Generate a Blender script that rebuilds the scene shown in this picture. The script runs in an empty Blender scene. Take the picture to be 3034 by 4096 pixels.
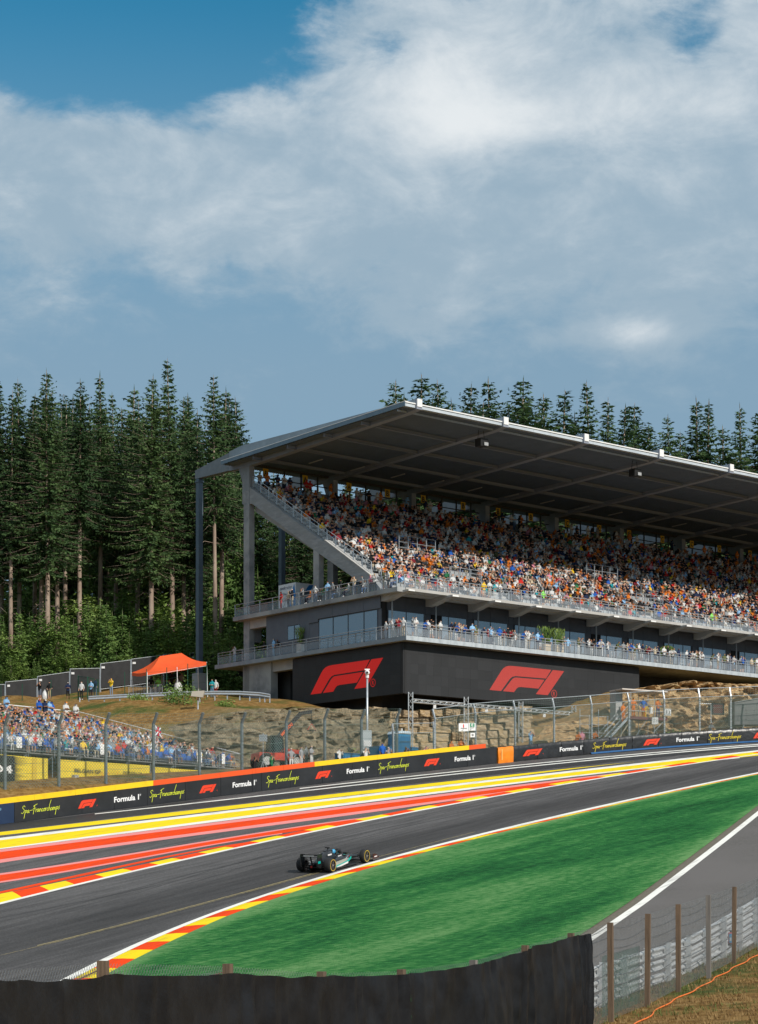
import bpy, bmesh, math, random
import numpy as np
from mathutils import Vector, Matrix
R = math.radians
sc = bpy.context.scene
COL = sc.collection
# ------------------------------------------------------------------ camera
F_PX, CX, HY = 8050.0, 1517.0, 3600.0          # calibrated from the stand's 5 m bays
cam = bpy.data.cameras.new('camera'); camo = bpy.data.objects.new('camera', cam); COL.objects.link(camo)
camo.rotation_euler = (R(90), 0, 0)
cam.sensor_width = 36; cam.lens = F_PX/4096*36; cam.shift_y = (HY-2048)/4096; cam.clip_start = .5; cam.clip_end = 6000
sc.camera = camo
# ------------------------------------------------------------------ sun, sky, exposure
SUN_AZ = R(-49); SUN_EL = R(36)                 # azimuth measured from +X
sd = Vector((math.cos(SUN_AZ)*math.cos(SUN_EL), math.sin(SUN_AZ)*math.cos(SUN_EL), math.sin(SUN_EL)))
sl = bpy.data.lights.new('sun', 'SUN'); sl.energy = 3.7; sl.angle = R(.55); sl.color = (1, .945, .86)
so = bpy.data.objects.new('sun', sl); COL.objects.link(so); so.location = (0, 0, 80)
so.rotation_euler = sd.to_track_quat('Z', 'Y').to_euler()
sc.view_settings.view_transform = 'Standard'; sc.view_settings.look = 'None'
sc.view_settings.exposure = 0.22; sc.view_settings.gamma = 1
wd = bpy.data.worlds.new('World'); sc.world = wd; wd.use_nodes = True
def build_world():
    nt = wd.node_tree; N = nt.nodes; L = nt.links; N.clear()
    def n(t, **k):
        x = N.new(t)
        for a, b in k.items(): setattr(x, a, b)
        return x
    def val(sock, v):
        if isinstance(v, bpy.types.NodeSocket): L.new(v, sock)
        else: sock.default_value = v
    def m(op, a, b=0., c=0., clamp=False):
        x = n('ShaderNodeMath', operation=op, use_clamp=clamp)
        val(x.inputs[0], a); val(x.inputs[1], b); val(x.inputs[2], c); return x.outputs[0]
    def smooth(x, a, b):
        q = n('ShaderNodeMapRange', interpolation_type='SMOOTHSTEP'); val(q.inputs[0], x); q.inputs[1].default_value = a; q.inputs[2].default_value = b; return q.outputs[0]
    def gauss(az, el, a0, e0, wa, we):
        d = m('ADD', m('POWER', m('DIVIDE', m('SUBTRACT', az, a0), wa), 2.), m('POWER', m('DIVIDE', m('SUBTRACT', el, e0), we), 2.))
        return m('EXPONENT', m('MULTIPLY', d, -1.))
    sky = n('ShaderNodeTexSky', sky_type='NISHITA', sun_disc=False, sun_elevation=SUN_EL, sun_rotation=math.pi/2-SUN_AZ,
            altitude=400, air_density=1.0, dust_density=.35, ozone_density=2.6)
    tc = n('ShaderNodeTexCoord'); sep = n('ShaderNodeSeparateXYZ'); L.new(tc.outputs['Generated'], sep.inputs[0])
    x, y, z = sep.outputs
    az = m('ARCTAN2', x, y); el = m('ARCSINE', z)
    def noise(sa, se, seed, scale, detail, rough, dist=0.):
        cb = n('ShaderNodeCombineXYZ'); val(cb.inputs[0], m('MULTIPLY', az, sa)); val(cb.inputs[1], m('MULTIPLY', el, se)); cb.inputs[2].default_value = seed
        q = n('ShaderNodeTexNoise'); L.new(cb.outputs[0], q.inputs['Vector']); q.inputs['Scale'].default_value = scale
        q.inputs['Detail'].default_value = detail; q.inputs['Roughness'].default_value = rough; q.inputs['Distortion'].default_value = dist
        return q.outputs['Fac']
    big = noise(6., 10., 4.3, 1.0, 10, .55, .3)
    fine = noise(19., 34., 1.7, 1.0, 11, .64, .35)
    dens = m('ADD', m('ADD', m('MULTIPLY', big, .50), m('MULTIPLY', fine, .36)), m('MULTIPLY', noise(60., 105., 3.3, 1.0, 8, .6), .14))
    band = smooth(el, .20, .35)                                  # hazy veil towards the horizon, full cloud higher up
    dens = m('ADD', dens, m('MULTIPLY', band, .25))
    for a0, e0, wa, we, k in ((-.125, .418, .078, .040, -.75), (-.19, .43, .07, .04, -.4), (-.06, .45, .05, .022, -.35), (.06, .375, .06, .034, .12), (-.13, .345, .10, .026, .16), (.02, .34, .15, .03, .12),
                              (.120, .272, .024, .0050, .30), (.145, .277, .012, .007, .16), (.155, .398, .016, .018, -.15), (.175, .425, .03, .012, -.15), (.035, .432, .02, .010, -.26), (.005, .40, .012, .010, -.16), (.10, .43, .014, .008, -.16), (.12, .36, .06, .03, .08)):
        dens = m('ADD', dens, m('MULTIPLY', gauss(az, el, a0, e0, wa, we), k))
    mask = smooth(dens, .53, .72)
    lit = noise(15., 26., 8.1, 1.0, 11, .62, .5)
    lit = m('ADD', m('ADD', m('MULTIPLY', lit, .62), m('MULTIPLY', fine, .42)), m('ADD', m('MULTIPLY', gauss(az, el, .03, .384, .030, .015), .18), m('MULTIPLY', gauss(az, el, .055, .368, .035, .013), .20)))
    lit = m('ADD', lit, m('MULTIPLY', gauss(az, el, .125, .273, .026, .007), .28))
    lit = m('SUBTRACT', lit, m('MULTIPLY', m('SUBTRACT', 1., smooth(el, .26, .40)), .22))
    lf = smooth(lit, .30, .86)
    cc = n('ShaderNodeMix', data_type='RGBA'); L.new(lf, cc.inputs[0]); cc.inputs[6].default_value = (3.7, 4.95, 6.0, 1); cc.inputs[7].default_value = (9.4, 9.7, 9.8, 1)
    tint = n('ShaderNodeMix', data_type='RGBA', blend_type='MULTIPLY'); tint.inputs[0].default_value = 1; L.new(sky.outputs[0], tint.inputs[6]); tint.inputs[7].default_value = (.20, 1.08, 1.14, 1)
    veil = n('ShaderNodeMix', data_type='RGBA'); L.new(m('MULTIPLY', m('SUBTRACT', 1., smooth(el, .24, .45)), .95), veil.inputs[0]); L.new(tint.outputs[2], veil.inputs[6]); veil.inputs[7].default_value = (2.65, 4.05, 5.35, 1)
    mx = n('ShaderNodeMix', data_type='RGBA'); L.new(m('MULTIPLY', mask, .90), mx.inputs[0]); L.new(veil.outputs[2], mx.inputs[6]); L.new(cc.outputs[2], mx.inputs[7])
    bg = n('ShaderNodeBackground'); L.new(mx.outputs[2], bg.inputs[0]); bg.inputs[1].default_value = .079
    out = n('ShaderNodeOutputWorld'); L.new(bg.outputs[0], out.inputs[0])
build_world()
sc.cycles.max_bounces = 6; sc.cycles.diffuse_bounces = 4; sc.cycles.transparent_max_bounces = 16
sc.cycles.use_denoising = True
rnd = random.Random(11)
# ------------------------------------------------------------------ materials
MATS = {}
def M(name, col, col2=None, scale=4., rough=.65, metal=0., bump=0., bscale=None, detail=5, lo=.35, hi=.65, stretch=None, emit=0., spec=.4, col3=None, scale3=.4, objrand=0., coat=0.):
    if name in MATS: return MATS[name]
    mt = bpy.data.materials.new(name); mt.use_nodes = True; nt = mt.node_tree; N = nt.nodes; L = nt.links
    b = N['Principled BSDF']; b.inputs['Roughness'].default_value = rough; b.inputs['Metallic'].default_value = metal
    b.inputs['Specular IOR Level'].default_value = spec; b.inputs['Coat Weight'].default_value = coat
    c4 = (*col, 1); b.inputs['Base Color'].default_value = c4
    src = None
    if col2 is not None or bump:
        tc = N.new('ShaderNodeTexCoord'); mp = N.new('ShaderNodeMapping'); L.new(tc.outputs['Object'], mp.inputs[0])
        if stretch: mp.vector_type = 'TEXTURE'; mp.inputs['Rotation'].default_value = (0, 0, stretch[0]); mp.inputs['Scale'].default_value = tuple(1/q for q in stretch[1:])
    if col2 is not None:
        no = N.new('ShaderNodeTexNoise'); no.inputs['Scale'].default_value = scale; no.inputs['Detail'].default_value = detail; no.inputs['Roughness'].default_value = .6
        L.new(mp.outputs[0], no.inputs['Vector'])
        mr = N.new('ShaderNodeMapRange'); L.new(no.outputs['Fac'], mr.inputs[0]); mr.inputs[1].default_value = lo; mr.inputs[2].default_value = hi
        mx = N.new('ShaderNodeMix'); mx.data_type = 'RGBA'; L.new(mr.outputs[0], mx.inputs[0]); mx.inputs[6].default_value = c4; mx.inputs[7].default_value = (*col2, 1)
        src = mx.outputs[2]
        if col3 is not None:
            n3 = N.new('ShaderNodeTexNoise'); n3.inputs['Scale'].default_value = scale3; n3.inputs['Detail'].default_value = 4; L.new(mp.outputs[0], n3.inputs['Vector'])
            m3 = N.new('ShaderNodeMapRange'); L.new(n3.outputs['Fac'], m3.inputs[0]); m3.inputs[1].default_value = .42; m3.inputs[2].default_value = .62
            x3 = N.new('ShaderNodeMix'); x3.data_type = 'RGBA'; L.new(m3.outputs[0], x3.inputs[0]); L.new(src, x3.inputs[6]); x3.inputs[7].default_value = (*col3, 1); src = x3.outputs[2]
    if objrand:
        oi = N.new('ShaderNodeObjectInfo'); mr = N.new('ShaderNodeMapRange'); L.new(oi.outputs['Random'], mr.inputs[0]); mr.inputs[3].default_value = 1-objrand; mr.inputs[4].default_value = 1+objrand
        hv = N.new('ShaderNodeHueSaturation'); L.new(mr.outputs[0], hv.inputs['Value'])
        if src: L.new(src, hv.inputs['Color'])
        else: hv.inputs['Color'].default_value = c4
        src = hv.outputs[0]
    if src: L.new(src, b.inputs['Base Color'])
    if bump:
        nb = N.new('ShaderNodeTexNoise'); nb.inputs['Scale'].default_value = bscale or scale*3; nb.inputs['Detail'].default_value = 6; L.new(mp.outputs[0], nb.inputs['Vector'])
        bu = N.new('ShaderNodeBump'); bu.inputs['Strength'].default_value = min(bump, 1); bu.inputs['Distance'].default_value = .05*max(bump, 1); L.new(nb.outputs['Fac'], bu.inputs['Height']); L.new(bu.outputs[0], b.inputs['Normal'])
    if emit:
        b.inputs['Emission Color'].default_value = c4; b.inputs['Emission Strength'].default_value = emit
    MATS[name] = mt; return mt
def glassy(name, col, alpha, rough=.05):
    """a pane: part clear, part reflecting"""
    if name in MATS: return MATS[name]
    mt = bpy.data.materials.new(name); mt.use_nodes = True; nt = mt.node_tree; N = nt.nodes; L = nt.links
    b = N['Principled BSDF']; b.inputs['Base Color'].default_value = (*col, 1); b.inputs['Roughness'].default_value = rough; b.inputs['Specular IOR Level'].default_value = .8
    t = N.new('ShaderNodeBsdfTransparent'); mx = N.new('ShaderNodeMixShader'); mx.inputs[0].default_value = alpha
    L.new(t.outputs[0], mx.inputs[1]); L.new(b.outputs[0], mx.inputs[2]); L.new(mx.outputs[0], N['Material Output'].inputs[0]); MATS[name] = mt; return mt
concrete = M('concrete', (.30, .31, .32), (.19, .20, .215), 1.3, .85, bump=.25, bscale=9, col3=(.36, .37, .37), scale3=.35)
concrete_lt = M('concrete_light', (.46, .45, .43), (.34, .335, .33), 1.1, .85, bump=.2, bscale=8, col3=(.40, .385, .36), scale3=.4)
galv = M('galvanised_steel', (.50, .53, .56), (.40, .43, .46), 6, .42, .55)
steel_dk = M('blue_grey_steel', (.085, .125, .165), (.11, .15, .19), 1.2, .5, .2)
fascia_blue = M('zinc_fascia', (.32, .40, .47), (.24, .31, .38), 1.2, .45, .35)
white_paint = M('white_paint', (.78, .78, .77), (.70, .70, .69), 3, .5)
dark_panel = M('anthracite_panel', (.058, .064, .078), (.048, .053, .066), 1.5, .55, objrand=.10)
black_led = M('led_module', (.023, .0235, .025), (.030, .0305, .032), 14, .55, objrand=.12, spec=.3)
black_cloth = M('black_cloth', (.014, .0145, .017), (.022, .0225, .026), 3.5, .75, bump=.6, bscale=7)
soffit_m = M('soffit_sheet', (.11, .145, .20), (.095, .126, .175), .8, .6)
beam_m = M('roof_beam_paint', (.24, .265, .32), (.21, .232, .28), 1.5, .6)
timber = M('weathered_timber', (.16, .105, .065), (.10, .07, .048), 5, .85, bump=.4, bscale=18, stretch=(0, 1, 1, .12))
glass_rail = glassy('rail_glass', (.55, .62, .68), .13)
glass_win = glassy('window_glass', (.30, .34, .37), .90, .03); glass_win.node_tree.nodes['Principled BSDF'].inputs['Metallic'].default_value = .62
tyre_m = M('tyre_rubber', (.016, .016, .017), rough=.75)
# ------------------------------------------------------------------ mesh helpers
def tag(o, label=None, cat=None, group=None, kind=None):
    if label: o['label'] = label
    if cat: o['category'] = cat
    if group: o['group'] = group
    if kind: o['kind'] = kind
    return o
def empty(name, loc=(0, 0, 0), rz=0., parent=None):
    o = bpy.data.objects.new(name, None); COL.objects.link(o); o.location = loc; o.rotation_euler = (0, 0, rz); o.empty_display_size = .3
    if parent: o.parent = parent
    return o
def inst(mesh, name, parent=None, loc=(0, 0, 0), rot=(0, 0, 0), scale=(1, 1, 1)):
    o = bpy.data.objects.new(name, mesh); COL.objects.link(o); o.location = loc; o.rotation_euler = rot; o.scale = scale
    if parent: o.parent = parent
    return o
def V(*a): return Vector(a)
class MB:
    def __init__(s): s.v = []; s.f = []; s.m = []
    def add(s, vs, fs, mi=0):
        k = len(s.v); s.v += [tuple(p) for p in vs]
        s.f += [tuple(i+k for i in f) for f in fs]; s.m += [mi]*len(fs); return s
    def box(s, x0, x1, y0, y1, z0, z1, mi=0):
        return s.add([(x0, y0, z0), (x1, y0, z0), (x1, y1, z0), (x0, y1, z0), (x0, y0, z1), (x1, y0, z1), (x1, y1, z1), (x0, y1, z1)],
                     [(0, 3, 2, 1), (4, 5, 6, 7), (0, 1, 5, 4), (1, 2, 6, 5), (2, 3, 7, 6), (3, 0, 4, 7)], mi)
    def bar(s, p, q, w, h=None, mi=0, up=(0, 0, 1)):
        p = Vector(p); q = Vector(q); h = w if h is None else h; d = (q-p).normalized(); u = Vector(up)
        if abs(d.dot(u)) > .98: u = Vector((0, 1, 0))
        a = d.cross(u).normalized()*w/2; b = a.cross(d).normalized()*h/2
        return s.add([p-a-b, p+a-b, p+a+b, p-a+b, q-a-b, q+a-b, q+a+b, q-a+b], [(0, 1, 2, 3), (7, 6, 5, 4), (0, 4, 5, 1), (1, 5, 6, 2), (2, 6, 7, 3), (3, 7, 4, 0)], mi)
    def tube(s, p, q, r, n=6, r2=None, mi=0):
        return s.path([p, q], [r, r if r2 is None else r2], n, mi)
    def path(s, pts, r, n=6, mi=0):
        pts = [Vector(p) for p in pts]; rr = r if isinstance(r, (list, tuple)) else [r]*len(pts); k = len(s.v); pa = None
        for i, p in enumerate(pts):
            d = (pts[min(i+1, len(pts)-1)]-pts[max(i-1, 0)]).normalized()
            if pa is None:
                u = Vector((0, 0, 1)) if abs(d.z) < .95 else Vector((0, 1, 0)); a = d.cross(u).normalized()
            else: a = (pa-d*pa.dot(d)).normalized()
            pa = a; b = d.cross(a)
            s.v += [tuple(p+(a*math.cos(2*math.pi*j/n)+b*math.sin(2*math.pi*j/n))*rr[i]) for j in range(n)]
        for i in range(len(pts)-1):
            for j in range(n):
                s.f.append((k+i*n+j, k+i*n+(j+1) % n, k+(i+1)*n+(j+1) % n, k+(i+1)*n+j)); s.m.append(mi)
        s.f.append(tuple(k+j for j in range(n))[::-1]); s.f.append(tuple(k+(len(pts)-1)*n+j for j in range(n))); s.m += [mi, mi]; return s
    def prism(s, poly, ext, mi=0):
        poly = [Vector(p) for p in poly]; e = Vector(ext); n = len(poly)
        return s.add(poly+[p+e for p in poly], [tuple(range(n))[::-1], tuple(range(n, 2*n))]+[(i, (i+1) % n, n+(i+1) % n, n+i) for i in range(n)], mi)
    def grid(s, rows, mi=0, close=False):
        k = len(s.v); nr = len(rows); nc = len(rows[0])
        for r in rows: s.v += [tuple(p) for p in r]
        for i in range(nr-1):
            for j in range(nc-1 if not close else nc):
                s.f.append((k+i*nc+j, k+i*nc+(j+1) % nc, k+(i+1)*nc+(j+1) % nc, k+(i+1)*nc+j)); s.m.append(mi)
        return s
    def ball(s, c, r, n=8, m=6, sc=(1, 1, 1), mi=0):
        c = Vector(c); rows = []
        for i in range(m+1):
            t = math.pi*i/m; rows.append([c+Vector((math.sin(t)*math.cos(2*math.pi*j/n)*sc[0], math.sin(t)*math.sin(2*math.pi*j/n)*sc[1], math.cos(t)*sc[2]))*r for j in range(n)])
        return s.grid(rows, mi, True)
    def mesh(s, name, mats, smooth=False):
        me = bpy.data.meshes.new(name); me.from_pydata(s.v, [], s.f)
        for mt in (mats if isinstance(mats, (list, tuple)) else [mats]): me.materials.append(mt)
        if any(s.m): me.polygons.foreach_set('material_index', s.m)
        if smooth: me.polygons.foreach_set('use_smooth', [True]*len(s.f))
        me.update(); return me
    def obj(s, name, mats, parent=None, smooth=False, loc=(0, 0, 0), fix=False):
        if fix:
            me = s.mesh(name, mats, smooth); bm = bmesh.new(); bm.from_mesh(me); bmesh.ops.recalc_face_normals(bm, faces=bm.faces); bm.to_mesh(me); bm.free()
        else: me = s.mesh(name, mats, smooth)
        return inst(me, name, parent, loc)
def box(name, mats, parent, x0, x1, y0, y1, z0, z1): return MB().box(x0, x1, y0, y1, z0, z1).obj(name, mats, parent)
def unitbox(name, mat, sx, sy, sz):
    return MB().box(-sx/2, sx/2, -sy/2, sy/2, -sz/2, sz/2).mesh(name, mat)
# ------------------------------------------------------------------ photogrammetry
def W(u, v, Z): return Vector(((u-CX)/F_PX*Z, Z, (HY-v)/F_PX*Z))
PA, PB, PC = .0378, .1514, -13.82                 # the banked, climbing plane of the circuit here
def plane_z(x, y): return PA*x+PB*y+PC
def PL(u, v, off=0.):
    Z = PC/((HY-v)/F_PX-PA*(u-CX)/F_PX-PB); p = W(u, v, Z); p.z += off; return p
def _r(ox, oy): return lambda *q: [(ox+x/2.1737, oy+y/2.1737) for x, y in q]
R1, R2, R3, R4, R5, R6 = _r(0, 3080), _r(740, 2960), _r(1480, 2900), _r(2274, 2860), _r(0, 3560), _r(740, 3480)
ORD = ['first', 'second', 'third', 'fourth', 'fifth', 'sixth', 'seventh', 'eighth', 'ninth', 'tenth', 'eleventh', 'twelfth', 'thirteenth', 'fourteenth', 'fifteenth', 'sixteenth', 'seventeenth', 'eighteenth', 'nineteenth', 'twentieth']
TENS = {2: 'twenty', 3: 'thirty', 4: 'forty', 5: 'fifty', 6: 'sixty', 7: 'seventy', 8: 'eighty', 9: 'ninety'}
def nth(i):                                       # i from 0
    i += 1
    if i == 100: return 'hundredth'
    if i > 100: return 'hundred-and-'+nth(i-101)
    if i <= 20: return ORD[i-1]
    t, o = divmod(i, 10); return (TENS[t][:-1]+'ieth') if o == 0 else TENS[t]+'-'+ORD[o-1]
# ================================================================== setting: terrain and circuit
_wb = R1((0,478),(640,392),(1290,310),(1652,268))+R2((320,488),(920,412),(1652,325))+R3((560,392),(1100,337),(1652,282))+R4((640,303),(1060,275),(1652,238))
_u = np.array([p[0] for p in _wb]); _v = np.polyfit(_u, [p[1] for p in _wb], 4)
_pts = [PL(u, np.polyval(_v, u)) for u in np.linspace(0, 3034, 60)]
_a0 = _pts[0]-(_pts[3]-_pts[0]).normalized()*26; _a1 = _pts[-1]+(_pts[-1]-_pts[-4]).normalized()*30
WALL = np.array([(p.x, p.y) for p in [_a0]+_pts+[_a1]])
_sl = np.hypot(*np.diff(WALL, axis=0).T); WARC = np.concatenate([[0], np.cumsum(_sl)])-26.0      # arc length 0 at the left edge of the photo
def wall_at(a):
    x = float(np.interp(a, WARC, WALL[:, 0])); y = float(np.interp(a, WARC, WALL[:, 1]))
    x2 = float(np.interp(a+.4, WARC, WALL[:, 0])); y2 = float(np.interp(a+.4, WARC, WALL[:, 1])); x1 = float(np.interp(a-.4, WARC, WALL[:, 0])); y1 = float(np.interp(a-.4, WARC, WALL[:, 1]))
    t = Vector((x2-x1, y2-y1)).normalized(); return x, y, t
def wall_pt(a, h, out=0.):
    x, y, t = wall_at(a); n = Vector((t.y, -t.x)); return Vector((x+n.x*out, y+n.y*out, plane_z(x, y)+h))
_ua = [((p.x/p.y)*F_PX+CX) for p in [wall_pt(a, 0) for a in np.arange(-24, 100, .5)]]
def wall_a(u): return float(np.interp(u, _ua, np.arange(-24, 100, .5)))
def wall_ad(X, Y):
    best = np.full(X.shape, 1e9); A = np.zeros(X.shape); D = np.zeros(X.shape)
    for i in range(len(WALL)-1):
        p, q = WALL[i], WALL[i+1]; L = _sl[i]; t = (q-p)/L
        s = (X-p[0])*t[0]+(Y-p[1])*t[1]; s = np.clip(s, -1e9 if i == 0 else 0, 1e9 if i == len(WALL)-2 else L)
        dx = X-(p[0]+t[0]*s); dy = Y-(p[1]+t[1]*s); d = np.hypot(dx, dy); sg = np.where(-t[1]*dx+t[0]*dy >= 0, 1, -1)
        b = d < best; best = np.where(b, d, best); A = np.where(b, WARC[i]+s, A); D = np.where(b, sg*d, D)
    return A, D
PROF = {-20: [(0,5.2),(.6,5.6),(3,6.6),(6,7.2),(24,11.5),(36,15.5),(47,17.5),(56,19),(75,22),(130,31),(400,50)],
        0: [(0,6.6),(.6,6.7),(3,7.7),(6,8.2),(24,12.6),(36,15.8),(47,17.0),(56,18.0),(75,22),(130,32),(400,50)],
        25: [(0,9.2),(.6,9.3),(2.5,9.5),(7,10),(9,10.6),(17,13.6),(24,15.2),(34,16.9),(47,17.3),(56,18.2),(75,23),(130,33),(400,50)],
        30: [(0,9.9),(.6,10),(5,10.2),(6.5,10.4),(11,15),(24,16.6),(35,17.2),(47,18.1),(56,19.3),(75,23.5),(130,33),(400,50)],
        42: [(0,10.8),(.6,10.9),(4.2,11.1),(5.2,11.3),(9.5,15.6),(13,15.9),(25,17.5),(38,19.3),(50,21.0),(70,24),(130,33),(400,50)],
        46: [(0,11.6),(.6,11.7),(4,11.8),(12.8,12.1),(14.6,15.4),(16.5,16),(25,17.6),(38,19.5),(50,21),(70,24),(130,33),(400,50)],
        54: [(0,12.4),(.6,12.5),(4,12.7),(13.2,12.9),(15,16),(17.5,16.4),(40,19.8),(50,21),(70,24),(130,33),(400,50)],
        60: [(0,13.1),(.6,13.2),(4,13.4),(10,13.6),(14.5,16.6),(17,17.2),(45,20.4),(70,24),(130,33),(400,50)],
        66: [(0,13.7),(.6,13.8),(4.2,14),(5,14.2),(10,18.8),(16,19.3),(45,20.5),(70,24),(130,33),(400,50)],
        76: [(0,14.3),(.6,14.4),(6.5,14.8),(7.2,15),(13,19.6),(20,19.9),(50,21),(70,25),(130,34),(400,50)],
        100: [(0,15.5),(.6,15.6),(6.5,16),(7.2,16.2),(13,20),(20,20.2),(50,21.5),(70,26),(130,35),(400,52)]}
_ka = sorted(PROF)
def behind_z(A, D):
    zs = [np.interp(D, [p[0] for p in PROF[k]], [p[1] for p in PROF[k]]) for k in _ka]
    out = np.zeros(A.shape); Ac = np.clip(A, _ka[0], _ka[-1]-1e-6)
    for i in range(len(_ka)-1):
        m = (Ac >= _ka[i]) & (Ac <= _ka[i+1]); w = (Ac-_ka[i])/(_ka[i+1]-_ka[i]); out = np.where(m, zs[i]*(1-w)+zs[i+1]*w, out)
    return out
def near_z(X, Y):
    q = (X+3.3)*.36+(Y-24)*.93; p = (X+3.3)*.93-(Y-24)*.36
    zf = np.interp(q, [-60, 0, 10, 18.4, 25, 33, 37, 60, 120], [-2.2, -2.9, -3.3, -2.87, -2.54, -2.1, -1.84, -.4, 3.2])
    return np.where(p > 0, zf+.075*np.minimum(p, 18)+.02*np.maximum(p-18, 0), np.where(p > -2.2, zf+.25*p, zf-.55+.55*(p+2.2)))
def ground_z(X, Y):
    X = np.asarray(X, float); Y = np.asarray(Y, float); A, D = wall_ad(X, Y)
    pl = np.minimum(plane_z(X, Y)-.06, 24+0*X)
    front = np.maximum(np.maximum(pl, near_z(X, Y)), -16)
    b = behind_z(A, np.maximum(D-.9, 0)); nz = .25*np.sin(X*.31+1.3)*np.sin(Y*.27)+.12*np.sin(X*.9+Y*.5)
    b = b+nz*np.clip((D-8)/10, 0, 1)
    return np.where(D > .9, b, front)
def gz(x, y): return float(ground_z(np.array([x]), np.array([y]))[0])
def build_ground():
    xs = np.concatenate([np.linspace(-900, -80, 42), np.arange(-78, 78.1, .75), np.linspace(80, 900, 42)])
    ys = np.concatenate([np.linspace(-300, 6, 16), np.arange(8, 236, .75), np.linspace(238, 1500, 60)])
    X, Y = np.meshgrid(xs, ys); Z = ground_z(X, Y); A, D = wall_ad(X, Y)
    nx, ny = len(xs), len(ys); me = bpy.data.meshes.new('ground')
    idx = np.arange(nx*ny).reshape(ny, nx)
    f = np.stack([idx[:-1, :-1], idx[:-1, 1:], idx[1:, 1:], idx[1:, :-1]], -1).reshape(-1, 4)
    me.from_pydata(np.stack([X, Y, Z], -1).reshape(-1, 3).tolist(), [], f.tolist())
    for nm, val in (('wood', np.clip((D-50)/12, 0, 1)), ('bank', np.clip(1-np.abs(D-9)/9, 0, 1)*np.clip((A-15)/10, 0, 1))):
        at = me.attributes.new(nm, 'FLOAT', 'POINT'); at.data.foreach_set('value', val.reshape(-1).astype(np.float32))
    me.polygons.foreach_set('use_smooth', [True]*len(f)); me.update()
    mt = bpy.data.materials.new('dry_turf_and_earth'); mt.use_nodes = True; nt = mt.node_tree; N = nt.nodes; L = nt.links; b = N['Principled BSDF']; b.inputs['Roughness'].default_value = .95; b.inputs['Specular IOR Level'].default_value = .1
    tc = N.new('ShaderNodeTexCoord')
    def noise(s, d, r=.6):
        q = N.new('ShaderNodeTexNoise'); q.inputs['Scale'].default_value = s; q.inputs['Detail'].default_value = d; q.inputs['Roughness'].default_value = r; L.new(tc.outputs['Object'], q.inputs['Vector']); return q.outputs['Fac']
    def ramp(fac, stops):
        q = N.new('ShaderNodeValToRGB'); L.new(fac, q.inputs[0]); e = q.color_ramp.elements
        while len(e) < len(stops): e.new(.5)
        for i, (p, c) in enumerate(stops): e[i].position = p; e[i].color = (*c, 1)
        return q.outputs[0]
    def mix(fac, a, c):
        q = N.new('ShaderNodeMix'); q.data_type = 'RGBA'; L.new(fac, q.inputs[0]); L.new(a, q.inputs[6]); L.new(c, q.inputs[7]); return q.outputs[2]
    turf = ramp(noise(2.2, 9, .7), [(.30, (.06, .035, .014)), (.45, (.20, .108, .032)), (.57, (.29, .175, .06)), (.72, (.37, .27, .13))])
    green = ramp(noise(5, 8, .7), [(.3, (.025, .05, .01)), (.7, (.11, .13, .035))])
    gfac = N.new('ShaderNodeMapRange'); L.new(noise(.28, 7, .65), gfac.inputs[0]); gfac.inputs[1].default_value = .5; gfac.inputs[2].default_value = .66
    c = mix(gfac.outputs[0], turf, green)
    aw = N.new('ShaderNodeAttribute'); aw.attribute_name = 'wood'; ab = N.new('ShaderNodeAttribute'); ab.attribute_name = 'bank'
    earth = ramp(noise(1.3, 9, .7), [(.3, (.13, .085, .045)), (.55, (.30, .22, .13)), (.75, (.42, .33, .22))])
    wood = ramp(noise(.8, 8, .7), [(.3, (.018, .028, .008)), (.6, (.035, .05, .014)), (.8, (.06, .045, .025))])
    q = N.new('ShaderNodeMath'); q.operation = 'MULTIPLY'; L.new(ab.outputs['Fac'], q.inputs[0]); q.inputs[1].default_value = .75
    c = mix(aw.outputs['Fac'], mix(q.outputs[0], c, earth), wood); L.new(c, b.inputs['Base Color'])
    bu = N.new('ShaderNodeBump'); bu.inputs['Strength'].default_value = .9; bu.inputs['Distance'].default_value = .12; L.new(noise(7, 9, .75), bu.inputs['Height']); L.new(bu.outputs[0], b.inputs['Normal'])
    me.materials.append(mt); tag(inst(me, 'ground'), kind='structure')
build_ground()
# ------------------------------------------------------------------ painted sheets on the circuit plane
class Edge:
    def __init__(s, pts, deg=3):
        s.u = np.array([p[0] for p in pts], float); s.v = np.array([p[1] for p in pts], float); s.deg = deg
        s.c = np.polyfit((s.u-1500)/1500, s.v, deg); s.lo, s.hi = s.u.min(), s.u.max()
    def __call__(s, u):
        f = lambda w: float(np.polyval(s.c, (w-1500)/1500))
        if u < s.lo: return f(s.lo)+(u-s.lo)*(f(s.lo+60)-f(s.lo))/60
        if u > s.hi: return f(s.hi)+(u-s.hi)*(f(s.hi)-f(s.hi-60))/60
        return f(u)
def sheet(name, top, bot, u0, u1, off, mat, n=70, parent=None, nx=1, taper=False):
    mb = MB(); rows = []
    us = np.linspace(u0, u1, n)
    rt = []; rb = []
    for u in us:
        a, b = top(u), bot(u)
        if b < a+.3: b = a+.3
        rt.append(PL(u, a, off)); rb.append(PL(u, b, off))
    rows = [[q.lerp(p, k/nx) for p, q in zip(rt, rb)] for k in range(nx+1)]
    mb.grid(rows); return mb.obj(name, mat, parent)
eBase = lambda u: float(np.polyval(_v, min(max(u, 0), 3034)))+(0 if 0 <= u <= 3034 else (u-min(max(u, 0), 3034))*(-.1))
y1t = Edge(R1((0,545),(640,465),(1280,385),(1652,355))+R2((650,545),(1652,437))+R3((800,478),(1652,388))+R4((640,395),(1652,305)))
y1b = Edge(R1((0,575),(640,497),(1280,415),(1652,383))+R2((650,578),(1652,468))+R3((800,508),(1652,405))+R4((640,405),(1652,311)))
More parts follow.
